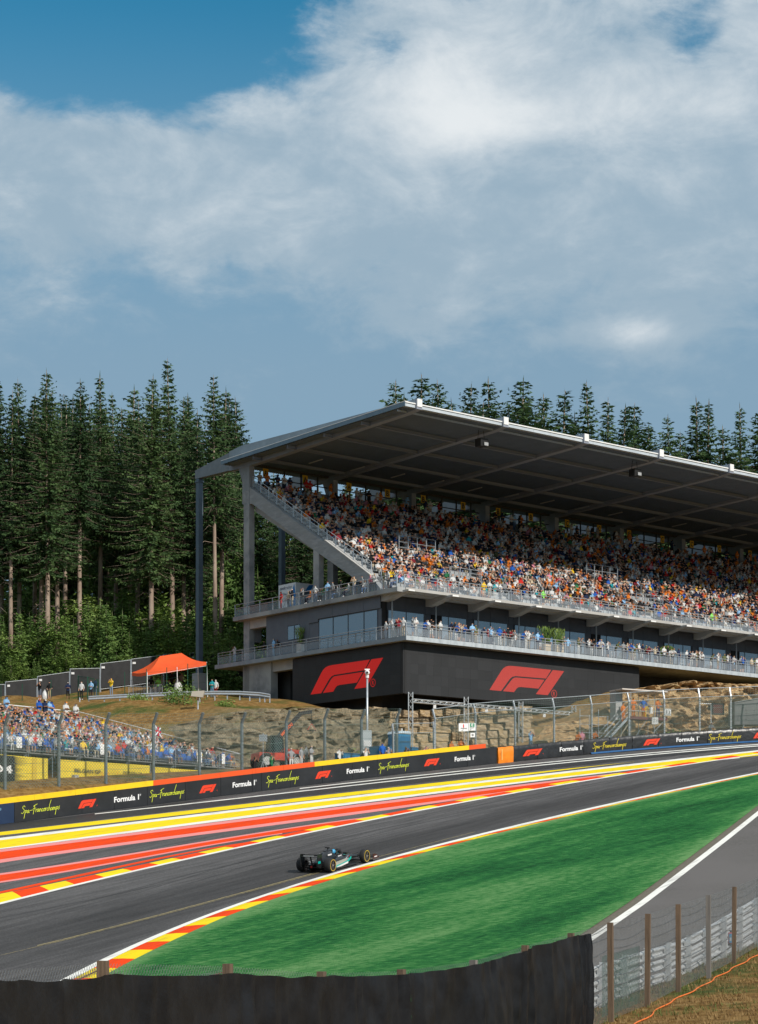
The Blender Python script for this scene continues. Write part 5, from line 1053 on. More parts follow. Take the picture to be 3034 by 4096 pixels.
# ------------------------------------------------------------------ lower balcony
def balcony_people():
    t = .35; i = 0
    gaps = [(16.6, 18.4), (21.5, 22.2), (9.4, 9.9), (24.4, 24.8)]
    while t < 50:
        if any(a < t < b for a, b in gaps): t += .3; continue
        y = .38+rp.uniform(0, .12); pose = rp.choice(('lean', 'lean', 'lean', 'fold', 'cam', 'rel')); rz = GA+rp.uniform(-.5, .5)
        if rp.random() < .30: y = rp.uniform(.8, 1.5); pose = rp.choice(('fold', 'rel', 'cam', 'hip'))
        if pose == 'lean': y = .36
        tp = rp.choice(('white', 'white', 'white', 'black', 'navy blue', 'grey', 'light blue', 'dark red', 'blue', 'beige', 'olive', 'black', 'white')); word = dict(lean='leaning on', fold='arms folded at', cam='hands raised to face at', rel='standing at', hip='hands on hips at')[pose]
        person(pose, GW(t, y, Zl), rz, tp, 'person in # shirt %s sunny balcony rail, %s from corner' % (word, nth(i)), 'spectators along the sunny balcony', leg=rp.choice(((.03, .04, .07), (.02, .02, .02), (.08, .12, .20), (.30, .25, .18), (.10, .10, .11), (.5, .5, .48))), hat=rp.choice(((.06, .035, .02), (.02, .015, .012), (.20, .12, .06), (.25, .22, .2), (.02, .02, .03))), shorts=rp.random() < .2); i += 1
        t += rp.uniform(.28, .50) if rp.random() < .88 else rp.uniform(.7, 1.1)
    side = GA-math.pi/2
    for y, x, p, tp, lab, lg in ((1.1, .6, 'rel', 'white', 'person in # shirt nearest the corner on the shaded balcony side', (.45, .38, .28)), (1.9, .5, 'fold', 'black', 'person in # shirt second from the corner on the shaded balcony side', (.6, .6, .58)), (2.6, .55, 'cam', 'white', 'person in # top third from the corner on the shaded balcony side', (.6, .6, .58)), (3.3, .5, 'rel', 'white', 'person in # shirt fourth from the corner on the shaded balcony side', (.4, .42, .48)),
                             (18.7, .45, 'lean', 'black', 'person in # shirt and shorts bending over a phone on the shaded balcony', (.12, .12, .13)), (19.5, .5, 'rel', 'light blue', 'person in # clothes standing beside the bending one on the shaded balcony', (.25, .4, .55)), (20.9, .45, 'fold', 'black', 'long-haired person in # dress on the shaded balcony', (.02, .02, .02)), (25.8, .6, 'cam', 'white', 'lone person in # shirt and jeans filming at the far balcony end', (.25, .33, .42))):
        person(p, GW(x, y, Zl), side+rp.uniform(-.3, .3), tp, lab, None, lg, shorts=(y == 18.7))
balcony_people()
# upper deck terrace
def terrace_people():
    side = GA-math.pi/2
    L = [(18.3, 'rel', 'red', 'person in a # dress filming by the cool trailer', (.5, .03, .02)), (16.6, 'cam', 'black', 'person in # shirt and white cap filming on the terrace', (.45, .38, .28)), (15.1, 'cam', 'grey', 'person in # shirt with hands at the face on the terrace', (.03, .03, .03)), (14.0, 'sit', 'orange', 'person in # shirt sitting on the terrace beside the rail', (.02, .02, .03)), (12.1, 'sitc', 'green', 'person in # shirt sitting on a stool near the concrete column', (.03, .03, .03)), (10.7, 'rel', 'grey', 'person in # patterned shirt on the terrace past the column', (.03, .03, .05)), (10.2, 'sit', 'white', 'person in # patterned top seated low by the rail', (.1, .16, .28)), (9.5, 'rel', 'black', 'tall person in # shirt standing behind the seated ones on the terrace', (.03, .03, .03)),
         (8.6, 'sit', 'white', 'person in # sleeveless top with sunglasses on a wooden chair', (.03, .03, .05)), (6.6, 'fold', 'grey', 'person in # shirt by the raking beam', (.02, .02, .03)), (6.1, 'sit', 'white', 'person with long hair in # top seated below the raking beam', (.1, .16, .28)), (4.9, 'cam', 'white', 'person in # shirt and yellow cap filming at the foot of the raking beam', (.02, .02, .02)), (3.7, 'rel', 'olive', 'person in # shirt and shorts with a rucksack near the deck corner', (.35, .30, .2)), (3.0, 'rel', 'white', 'person in # shirt and black shorts nearest the deck corner', (.02, .02, .02)), (17.3, 'rel', 'beige', 'person in # jacket between the trailer and the white cap', (.05, .05, .06)), (13.2, 'hip', 'white', 'person in # shirt behind the orange sitter on the terrace', (.1, .12, .2)), (11.4, 'fold', 'light blue', 'person in # shirt right behind the concrete column rail', (.03, .03, .05)), (7.7, 'cam', 'beige', 'person in # top filming from the middle of the terrace', (.1, .12, .2)), (5.5, 'fold', 'pink', 'person in # top beside the yellow cap on the terrace', (.03, .03, .05)), (2.0, 'sit', 'light blue', 'person in # shirt sitting at the deck corner', (.1, .14, .25))]
    for y, p, tp, lab, lg in L: person(p, GW(.42+rp.uniform(0, .16), y, Zu), side+rp.uniform(-.5, .5), tp, lab, None, lg, hat=(.75, .5, .02) if 'yellow cap' in lab else (.75, .75, .73) if 'white cap' in lab else None, shorts='shorts' in lab)
    F_ = [(1.7, 'white'), (2.9, 'olive'), (3.5, 'white'), (4.9, 'red'), (5.6, 'white'), (6.1, 'grey'), (7.0, 'white'), (7.9, 'black'), (10.6, 'yellow'), (11.3, 'white'), (11.9, 'teal'), (12.6, 'white'), (20.1, 'white'), (20.8, 'grey'), (21.4, 'white'), (23.5, 'black'), (24.2, 'grey'), (27.0, 'black'), (28.1, 'white'), (33.4, 'blue'), (34.1, 'red'), (36.3, 'black'), (37.1, 'grey')]
    for i, (t, tp) in enumerate(F_):
        s_ = 10.5 < t < 13; person('fold' if s_ else rp.choice(('sit', 'sitf')), GW(t, 1.9, Zu), GA+rp.uniform(-.3, .3), tp, 'person in # top behind the glass of the deck front, %s from the corner' % nth(i), 'spectators behind the deck front glass')
    for t, tp, lab in ((18.0, 'lime green', 'steward in bright # vest standing at the deck rail by the front stair'), (41.0, 'lime green', 'steward in bright # vest farther along the deck front')): person('fold', GW(t, 2.0, Zu), GA, tp, lab, None, (.02, .02, .03))
terrace_people()
# ------------------------------------------------------------------ the mass of the crowd in the main stand
def crowd_mesh(name, seats_, parent=None, wts=None):
    T = []
    for k in ('lo0', 'lo1', 'lo2', 'lo3'):
        me = SK[k]; vs = np.array([v.co[:] for v in me.vertices], np.float32); T.append((vs, [tuple(p.vertices) for p in me.polygons], np.array([p.material_index for p in me.polygons])))
    Vv = []; Ff = []; Cc = []; n = 0
    for (x, y, z, rz, k) in seats_:
        vs, fs, mi = T[k]; s = rp.uniform(.93, 1.05); c, s_ = math.cos(rz)*s, math.sin(rz)*s
        w = np.empty_like(vs); w[:, 0] = vs[:, 0]*c-vs[:, 1]*s_+x; w[:, 1] = vs[:, 0]*s_+vs[:, 1]*c+y; w[:, 2] = vs[:, 2]*s+z; Vv.append(w)
        Ff += [tuple(i+n for i in f) for f in fs]; n += len(vs)
        sk = rp.choice(SKINC); tp = TOPS[pick(wts)]; lg = rp.choice(LEGC)[0]; pal = np.array([sk, tp, lg, rp.choice(HATC), (.4, .4, .4), sk if rp.random() < .55 else lg, tp if rp.random() < .2 else sk], np.float32)*rp.uniform(.85, 1.1)
        Cc.append(pal[mi])
    me = bpy.data.meshes.new(name); me.from_pydata(np.concatenate(Vv).tolist(), [], Ff); at = me.attributes.new('tone', 'FLOAT_COLOR', 'FACE'); C4 = np.ones((len(Ff), 4), np.float32); C4[:, :3] = np.concatenate(Cc); at.data.foreach_set('color', C4.reshape(-1))
    mt = bpy.data.materials.get('crowd_cloth')
    if not mt:
        mt = bpy.data.materials.new('crowd_cloth'); mt.use_nodes = True; N = mt.node_tree.nodes; a = N.new('ShaderNodeAttribute'); a.attribute_name = 'tone'; mt.node_tree.links.new(a.outputs['Color'], N['Principled BSDF'].inputs['Base Color']); N['Principled BSDF'].inputs['Roughness'].default_value = .85; N['Principled BSDF'].inputs['Specular IOR Level'].default_value = .15
    me.materials.append(mt); me.update(); o = inst(me, name, parent); return o
def main_crowd():
    S = []
    for r in range(NROW):
        t = 1.75+rp.uniform(0, .2)
        occ = .30 if r == 0 else .72 if r < 3 else .93 if r < 22 else .85
        while t < TE-1.5:
            clump = .5+.5*math.sin(t*.7+r*1.3)*math.sin(t*.23+r*.4)
            if not any(a < t+.2 < b for a, b in AISLES) and rp.random() < occ*(.72+.34*clump) and not (r in (4, 5, 6) and (10.2 < t < 14 or 34.5 < t < 38.3)):
                p = GW(t+.24+rp.uniform(-.05, .05), S0+r*ROWD+.42, Z0+r*RISE-.07); S.append((p.x, p.y, p.z, GA+rp.uniform(-.35, .35), rp.choice((0, 0, 1, 1, 2))))
            t += .5
    for k in range(70):
        t = rp.uniform(1.8, TE-2); p = GW(t, 23.8, Z0+NROW*RISE-.02); S.append((p.x, p.y, p.z, GA+rp.uniform(-.3, .3), 3))
    o = crowd_mesh('crowd', S); tag(o, 'packed seated crowd filling the terraces under the stand roof', 'crowd', kind='stuff')
main_crowd()
# ================================================================== the small temporary stand, its crowd and banners
LA = math.atan2(.79, .61); LO = Vector((-25.3, 134., 0.))
def LW(x, y, z): return Vector((LO.x+.611*x-.791*y, LO.y+.791*x+.611*y, z))
LX0, LX1, LR, LRISE, LROWD, LZ = -7., 24.3, 18, .235, .98, 10.0
def small_stand():
    g = empty('temporary_stand', LO, LA); tag(g, 'low temporary scaffold stand with blue seats behind the debris fence', 'grandstand')
    steel = M('scaffold_steel', (.36, .38, .40), (.28, .30, .32), 4, .5, .5)
    for r in range(LR): MB().box(LX0, LX1, .1+r*LROWD, .1+(r+1)*LROWD, LZ+r*LRISE-.08, LZ+r*LRISE).obj('tread', M('stand_tread', (.20, .20, .20), rough=.8), g)
    blue = M('blue_seat', (.015, .11, .42), (.012, .09, .34), 2, .45); mb = MB()
    for r in range(LR):
        x = LX0+.1
        while x < LX1-.4: mb.box(x, x+.44, .45+r*LROWD, .83+r*LROWD, LZ+r*LRISE+.36, LZ+r*LRISE+.41); mb.box(x, x+.44, .83+r*LROWD, .87+r*LROWD, LZ+r*LRISE+.41, LZ+r*LRISE+.72); x += .5
    s = mb.obj('seats', blue, g); s['kind'] = 'stuff'
    # front railing of upright bars
    for k in range(13):
        x0 = LX0+k*2.4; x1 = min(x0+2.4, LX1); mb = MB(); mb.tube((x0, 0, LZ+1.1), (x1, 0, LZ+1.1), .025, 5); mb.tube((x0, 0, LZ+.12), (x1, 0, LZ+.12), .02, 5); mb.tube((x0, 0, LZ-.3), (x0, 0, LZ+1.12), .03, 5)
        n = int((x1-x0)/.14)
        for j in range(1, n): mb.tube((x0+j*.14, 0, LZ+.12), (x0+j*.14, 0, LZ+1.1), .009, 4)
        mb.obj('railing_panel', steel, g)
    zt = LZ+LR*LRISE
    MB().path([(LX1, 0, LZ+1.1), (LX1, LR*LROWD, zt+1.1)], .03, 6).obj('side_rail', white_paint, g); MB().path([(LX1, 0, LZ+.6), (LX1, LR*LROWD, zt+.6)], .022, 6).obj('side_rail', steel, g)
    MB().path([(LX0, LR*LROWD+.1, zt+1.1), (LX1, LR*LROWD+.1, zt+1.1)], .04, 6).obj('rear_rail', white_paint, g)
    pm = MB().tube((0, 0, 0), (0, 0, 1.15), .022, 5).mesh('post', steel)
    for r in range(0, LR+1, 2): inst(pm, 'post', g, (LX1, r*LROWD, LZ+r*LRISE-.02))
    for k in range(16): inst(pm, 'post', g, (LX0+k*2.05, LR*LROWD+.1, zt-.02))
    for k in range(14):
        x = LX0+k*2.4
        for y in (.2, 5, 10, 16): MB().tube((x, y, 7.0), (x, y, LZ+y/LROWD*LRISE-.1), .035, 5).obj('leg', steel, g)
        MB().bar((x, .15, LZ-1.75), (x+2.3, .15, LZ-.2), .03).obj('brace', steel, g); MB().tube((x, .1, LZ-1.8), (x+2.4, .1, LZ-1.8), .025, 5).obj('ledger', steel, g)
    for x in (6.5, 9.2, 17.4): MB().box(x, x+.4, -.4, .0, 7.9, 8.65).obj('ballast_block', concrete_lt, g)
    for x, w in ((1.5, .5), (9.3, .7), (19.3, .5), (22.0, .35)): MB().box(x, x+w, -.05, -.03, LZ+.22, LZ+.98).obj('notice', white_paint, g)
    return g
SG = small_stand()
def banner(label, x0, x1, z0a, z1a, z0b, z1b, prints, mat_i=0):
    o = empty('banner', LW(x0, -.12, z0a), LA); tag(o, label, 'banner'); L = x1-x0; yel = M('banner_bright_yellow', (.80, .62, .05), (.70, .52, .04), .6, .6, bump=.2, bscale=2); dk = M('banner_dark', (.02, .02, .021), rough=.6)
    n = 16; top = [Vector((L*i/n, -.02*math.sin(i*1.1), (z1a+(z1b-z1a)*i/n)-z0a)) for i in range(n+1)]; bot = [Vector((L*i/n, -.03*math.sin(i*1.7+1), (z0a+(z0b-z0a)*i/n)-z0a+.03*math.sin(i*2.))) for i in range(n+1)]
    mid = [p.lerp(q, .5)+Vector((0, .03*math.sin(i*1.3), 0)) for i, (p, q) in enumerate(zip(top, bot))]; MB().grid([bot, mid, top]).obj('cloth', yel, o, True)
    def at(x, y): return bot[0].lerp(bot[-1], x/L).lerp(top[0].lerp(top[-1], x/L), y)+Vector((0, -.075, 0))
    for p in prints: p(o, at, L, dk)
    return o
def p_text(key, x0, x1, y0, y1, mt): return lambda o, at, L, dk: text(key, lambda x, y: at(x0+(x1-x0)*x, y0+(y1-y0)*y)).obj('lettering', mt, o)
def p_dark(x0, x1): 
    def f(o, at, L, dk):
        mb = MB(); mb.add([at(x0, .02), at(x1, .02), at(x1, .98), at(x0, .98)], [(0, 1, 2, 3)]); r = random.Random(2)
        for k in range(46):
            y = .02+.96*k/46; l = r.uniform(.2, 1.5); mb.add([at(x1-.02, y), at(x1+l, y+.006), at(x1-.02, y+.014)], [(0, 1, 2)])
        q = mb.obj('dark_print', dk, o); q['kind'] = 'stuff'; MB().add([at(x1+1.6, .02), at(x1+2.0, .02), at(x1+2.0, .98), at(x1+1.6, .98)], [(0, 1, 2, 3)]).obj('ochre_strip', M('banner_ochre', (.62, .45, .04), rough=.6), o)  # ochre strip belongs to the printed fade from black to yellow
    return f
def lift(at, e): return lambda x, y: at(x, y)+Vector((0, -e, 0))
dgrey = M('banner_grey_print', (.05, .05, .05), rough=.6); orr = M('banner_orange_print', (.75, .18, .02), rough=.6); wpr = M('banner_white_print', (.75, .75, .75), rough=.6)
banner('long banner fading from black with white LD4 to yellow below the small stand', -6.8, 4.3, 7.75, 9.75, 7.55, 9.65, [p_dark(0, 8.0), lambda o, at, L, dk: text('LD4', lambda x, y: at(5.2+2.6*x, .40+.27*y)+Vector((0, -.01, 0))).obj('lettering', wpr, o)])
banner('yellow banner lettered BELGIAN GP and SPAGRANDPRIX.COM below the small stand', 5.2, 14.2, 8.0, 9.65, 7.75, 9.7, [p_text('BELGIAN', 1.5, 4.0, .52, .67, dgrey), lambda o, at, L, dk: script('Spa-Francorchamps', lambda x, y: at(4.0+2.2*x, .42+.075*y)).obj('lettering', orr, o), p_text('SITE', 6.2, 8.1, .62, .72, dgrey),
       lambda o, at, L, dk: MB().add([at(8.45+.28*math.cos(a), .5+.16*math.sin(a)) for a in np.linspace(0, 6.1, 16)], [tuple(range(16))]).obj('round_emblem', wpr, o)])
banner('plain narrow yellow banner near the right end of the small stand', 14.6, 24.0, 8.65, 9.62, 8.95, 9.6, [])
def small_crowd():
    S = []; idx = 0; k = 0
    for r in range(LR):
        x = LX0+.3; c = 0
        while x < LX1-.3:
            clump = .5+.5*math.sin(x*.9+r*1.7)
            if rp.random() < .52+.30*clump:
                p = LW(x+rp.uniform(-.06, .06), .62+r*LROWD, LZ+r*LRISE-.02); rz = LA+rp.uniform(-.4, .4); u = p.x/p.y*F_PX+CX
                if r < 3 and -20 < u and k < 88:
                    person(rp.choice(('sit', 'sitf', 'sit', 'sitc')), p, rz, pick(SMALLW), 'person in # top, small stand, %s row, %s from its far end' % (nth(r), nth(int(round((LX1-x)/.5)))), 'spectators in the front rows of the small stand'); k += 1
                else: S.append((p.x, p.y, p.z, rz, rp.choice((0, 0, 1, 2))))
            x += .5001
    for j in range(26): p = LW(LX0+rp.uniform(0, LX1-LX0), LR*LROWD-.3, LZ+LR*LRISE); S.append((p.x, p.y, p.z, LA, 3))
    tag(crowd_mesh('crowd', S, None, SMALLW), 'crowd packed on the upper rows of the small temporary stand', 'crowd', kind='stuff')
small_crowd()
# flag held up in the small stand
fo = empty('flag', W(622, 2930, 152.5)); tag(fo, 'small union flag held up among the spectators', 'flag'); MB().tube((0, 0, -.9), (.02, 0, .55), .015, 5).obj('pole', white_paint, fo)
fb = [Vector((.02, 0, .5)), Vector((.4, .05, .35)), Vector((.45, .08, -.35)), Vector((.04, 0, -.2))]; MB().add(fb+[p+Vector((0, .012, 0)) for p in fb], [(0, 1, 2, 3), (7, 6, 5, 4)]).obj('cloth', M('flag_navy', (.02, .03, .15), rough=.8), fo)
for i, (a, b, w, m) in enumerate(((fb[0], fb[2], .09, l_wht), (fb[3], fb[1], .09, l_wht), (fb[0].lerp(fb[3], .5), fb[1].lerp(fb[2], .5), .14, M('flag_red', (.6, .02, .03), rough=.8)), (fb[0].lerp(fb[1], .5), fb[3].lerp(fb[2], .5), .12, M('flag_red', (.6, .02, .03))))):
    a = a+Vector((0, -.01-.004*i, 0)); b = b+Vector((0, -.01-.004*i, 0)); MB().bar(a, b, .006, w, up=(b-a).cross(Vector((0, 1, 0)))).obj('stripe', m, fo)
# ================================================================== hillside: guard rail, hoarding fence, gate, tent
def gpt(u, v, Z): return W(u, v, Z)
def on_ground(u, Z, dz=0.): x = (u-CX)/F_PX*Z; return Vector((x, Z, gz(x, Z)+dz))
def wbeam(pts, name, parent, mat, h=.31):
    mb = MB(); rows = []
    prof = [(-.04, .0), (.03, .03), (.05, .07), (-.02, .12), (-.03, .155), (-.02, .19), (.05, .24), (.03, .28), (-.04, .31)]
    for k, p in enumerate(pts):
        d = (pts[min(k+1, len(pts)-1)]-pts[max(k-1, 0)]).normalized(); n = Vector((d.y, -d.x, 0)).normalized(); rows.append([p+n*a+Vector((0, 0, b*h/.31)) for a, b in prof])
    mb.grid(rows); return mb.obj(name, mat, parent, True)
def guardrail():
    uv = [(356, 2793, 181), (480, 2786, 180.5), (610, 2780, 180), (740, 2775, 179.5), (860, 2772, 179), (960, 2773, 178.5), (1040, 2778, 178), (1080, 2785, 177.6)]
    P = [W(u, v+8, Z) for u, v, Z in uv]; o0 = P[3].copy(); o = empty('guard_rail', o0); tag(o, 'galvanised steel guard rail along the top of the grass bank', 'guard rail')
    for i in range(len(P)-1): wbeam([P[i].lerp(P[i+1], k/4)-o0 for k in range(5)], 'rail_beam', o, galv, .38)
    for p in P+[P[i].lerp(P[i+1], .5) for i in range(len(P)-1)]: q = p-o0; MB().box(q.x-.05, q.x+.05, q.y+.06, q.y+.18, min(gz(p.x, p.y)-.4, p.z-.6)-o0.z, q.z+.36).obj('post', galv, o)
guardrail()
def hoarding():
    # black mesh screens on site fencing, seven panels climbing to the wood
    pts = [(-60, 2870, 2740, 190), (22, 2832, 2728, 191), (150, 2808, 2706, 192.5), (280, 2788, 2678, 194), (402, 2757, 2655, 195.5), (525, 2742, 2637, 197), (655, 2725, 2618, 199), (760, 2720, 2612, 201), (880, 2715, 2605, 203), (985, 2712, 2600, 205)]
    scr = M('screen_mesh_black', (.012, .0125, .014), (.02, .0205, .022), 1.5, .7, bump=.25, bscale=3)
    for i in range(len(pts)-1):
        (u0, b0, t0, z0), (u1, b1, t1, z1) = pts[i], pts[i+1]
        bl, br = W(u0+1.5, b0, z0), W(u1-1.5, b1 if i != 3 else b0-10, z1); tl, tr = W(u0+1.5, t0 if i == 0 else t0, z0), W(u1-1.5, t1+(10 if i < 4 else 3), z1)
        if i == 3: tl, tr = W(u0+1.5, t0-2, z0), W(u1-1.5, t1+18, z1)
        o = empty('site_fence', bl); tag(o, 'black screened site fence panel before the wood, %s from the left' % nth(i), 'fence', 'black screened site fence panels'); A, B, C, D = bl-bl, br-bl, tr-bl, tl-bl
        n = 8; rows = []
        for j in range(5):
            f = .04+.94*j/4; rows.append([A.lerp(B, (k+.1)/(n+.2)).lerp(D.lerp(C, (k+.1)/(n+.2)), f)+Vector((0, -.03+.05*math.sin(k*1.3+j*.9+i), 0)) for k in range(n+1)])
        MB().grid(rows).obj('screen_cloth', scr, o, True)
        for p, q in ((A, D), (B, C)): MB().tube(p-Vector((0, 0, .5)), q+Vector((0, 0, .04)), .04, 6).obj('post', galv, o)
        MB().tube(D, C, .03, 6).obj('top_tube', galv, o); MB().tube(A, B, .03, 6).obj('bottom_tube', galv, o)
        t = D.lerp(C, .09).lerp(A.lerp(B, .09), .16)+Vector((0, -.10, 0)); MB().box(t.x-.16, t.x+.16, t.y-.004, t.y+.004, t.z-.1, t.z+.1).obj('tag_plate', white_paint, o)
        for q in (.1, .3, .5, .7, .9): p = D.lerp(C, q); MB().ball(p+Vector((0, -.05, 0)), .035, 5, 4).obj('clip', white_paint, o)
hoarding()
green = M('green_fence', (.01, .06, .035), rough=.5)
def gate():
    o = empty('gate', on_ground(315, 186)); tag(o, 'dark green barred double gate standing open on the grass slope', 'gate'); o0 = Vector(o.location)
    c = [W(314, 2812, 186), W(352, 2812, 184.5), W(393, 2800, 186.5)]; tp = [W(314, 2702, 186), W(352, 2706, 184.5), W(393, 2718, 186.5)]
    for p, q in zip(c, tp): MB().bar(p-o0-Vector((0, 0, .2)), q-o0, .10).obj('gate_post', green, o)
    for a, b, ta, tb in ((c[0], c[1], tp[0], tp[1]), (c[1], c[2], tp[1], tp[2])):
        for f in (.06, .97): MB().bar(a.lerp(ta, f)-o0, b.lerp(tb, f)-o0, .05).obj('frame_bar', green, o)
        for k in range(1, 9): f = k/9; MB().bar(a.lerp(b, f).lerp(ta.lerp(tb, f), .06)-o0, a.lerp(b, f).lerp(ta.lerp(tb, f), .97)-o0, .022).obj('upright_bar', green, o)
gate()
def green_fence():
    us = [(5, 2740, 187), (90, 2735, 186.5), (205, 2720, 186), (500, 2688, 184), (587, 2676, 183.5), (668, 2670, 183), (752, 2655, 182.5), (828, 2650, 182)]
    o = empty('green_fence', on_ground(500, 184)); tag(o, 'thin dark green posts and strands of wire on the bank below the tent', 'fence'); o0 = Vector(o.location); T = []
    for u, v, Z in us: b = on_ground(u, Z, -.3); t = W(u, v, Z); MB().bar(b-o0, t-o0, .06).obj('post', green, o); T.append((b, t))
    for (b, t), (b2, t2) in zip(T[3:-1], T[4:]):
        for f in (.3, .5, .7, .9): MB().tube(b.lerp(t, f)-o0, b2.lerp(t2, f)-o0, .008, 4).obj('wire', green, o)
green_fence()
def tent():
    Z0_ = 188.5; o = empty('canopy_tent', on_ground(700, Z0_)); tag(o, 'bright orange pop-up canopy on thin white legs beside the stand', 'tent'); o0 = Vector(o.location); om = M('tent_orange', (.80, .105, .018), (.72, .085, .015), .8, .6, bump=.15, bscale=2)
    fl_, fr_, br_, bl_ = W(590, 2688, 185.5), W(828, 2648, 186.5), W(792, 2655, 192), W(528, 2690, 190)
    r0, r1 = W(640, 2625, 188.5), W(727, 2612, 189)
    def edge(a, b, n=8, sag=.12): return [a.lerp(b, i/n)+Vector((0, 0, -sag*math.sin(math.pi*i/n))) for i in range(n+1)]
    mb = MB(); q = 8
    front = edge(fl_, fr_); back = edge(bl_, br_); rid = [r0.lerp(r1, max(0, min(1, (i/q-.2)/.6))) for i in range(q+1)]
    def slope(a, b, m=5): return [[x.lerp(y, j/m)+Vector((0, 0, -.22*math.sin(math.pi*j/m))) for x, y in zip(a, b)] for j in range(m+1)]
    mb.grid([[p-o0 for p in r] for r in slope(front, rid)]); mb.grid([[p-o0 for p in r][::-1] for r in slope(back, rid)])
    for a, b, c in ((fl_, bl_, r0), (br_, fr_, r1)):
        e = edge(a, b, 6); mb.grid([[p-o0 for p in r] for r in slope(e, [c]*7)][::-1])
    mb.obj('canopy', om, o, True)
    val = [fl_, fr_, br_, bl_, fl_]
    for a, b in zip(val[:-1], val[1:]):
        e = edge(a, b); MB().grid([[p-o0-Vector((0, 0, .28+.02*math.sin(i*3))) for i, p in enumerate(e)], [p-o0 for p in e]]).obj('valance', om, o)
    for a, du in ((fl_, 2), (fr_, 8), (br_, 10), (bl_, 14), (fl_.lerp(fr_, .5), 6), (bl_.lerp(br_, .45), 6)):
        b = Vector((a.x+du*.012, a.y-.1, gz(a.x, a.y)-.1)); MB().bar(a-o0, b-o0, .05).obj('leg', white_paint, o)
    for a, b in ((fl_, fr_), (bl_, br_)): MB().tube(a-o0-Vector((0, 0, .35)), b-o0-Vector((0, 0, .35)), .02, 4).obj('strut', white_paint, o)
tent()
def crowd_barrier(u, Z, rz, label):
    o = empty('crowd_barrier', on_ground(u, Z), rz); tag(o, label, 'barrier', None); mb = MB()
    mb.path([(-1, 0, .1), (-1, 0, .95), (-.9, 0, 1.08), (.9, 0, 1.08), (1, 0, .95), (1, 0, .1)], .022, 5); mb.tube((-1, 0, .25), (1, 0, .25), .018, 4); mb.obj('frame', galv, o)
    for k in range(1, 14): MB().tube((-1+k/7, 0, .25), (-1+k/7, 0, 1.08), .009, 4).obj('bar', galv, o)
    for x in (-.8, .8): MB().bar((x, -.3, .03), (x, .3, .03), .04).obj('foot', galv, o)
crowd_barrier(560, 186, .2, 'steel crowd barrier standing left of the tent legs'); crowd_barrier(612, 187, -.4, 'steel crowd barrier by the worker in the green vest'); crowd_barrier(655, 188.5, .7, 'steel crowd barrier under the orange tent')
def weather_post(u, vt, vb, Z, label, head):
    t = W(u, vt, Z); b = Vector((t.x, t.y, min(gz(t.x, t.y)-.2, W(u, vb, Z).z))); o = empty('camera_pole', b); tag(o, label, 'pole'); MB().tube((0, 0, 0), t-b, .10 if head == 'cam' else .05, 10, .075 if head == 'cam' else .05).obj('pole', galv, o, True)
    h = t-b
    if head == 'cam':
        MB().tube(h, h+Vector((0, 0, .25)), .13, 10).obj('mount', white_paint, o); MB().ball(h+Vector((0, -.1, .42)), .2, 12, 8).obj('camera_dome', white_paint, o, True); MB().tube(h+Vector((0, -.22, .42)), h+Vector((0, -.36, .40)), .09, 10).obj('lens', l_blk, o); MB().box(h.x-.2, h.x+.2, h.y-.05, h.y+.1, h.z+.62, h.z+.72).obj('bracket', white_paint, o)
        MB().box(-.35, .35, -.35, -.1, 1.8, 3.3).obj('switch_box', M('box_grey', (.42, .46, .48), rough=.6), o); MB().box(-.28, .28, -.39, -.352, 2.0, 2.5).obj('switch_panel', white_paint, o)
    elif head == 'box': MB().prism([h+Vector((-.55, -.3, -.2)), h+Vector((.4, -.3, -.3)), h+Vector((.55, -.3, .25)), h+Vector((-.45, -.3, .2))], (0, .6, 0)).obj('camera_housing', M('box_beige', (.42, .38, .32), rough=.6), o, fix=True)
weather_post(1470, 2712, 3090, 158.5, 'tall grey mast with white camera and switch box before the shaded screen', 'cam')
weather_post(793, 2776, 3060, 163, 'slim white pole carrying a beige camera housing above the bank', 'box')
weather_post(320, 2790, 2900, 176, 'short white pole on the grass slope near the gate', '')
weather_post(150, 2800, 2900, 177, 'short white pole beside the slope watchers', '')
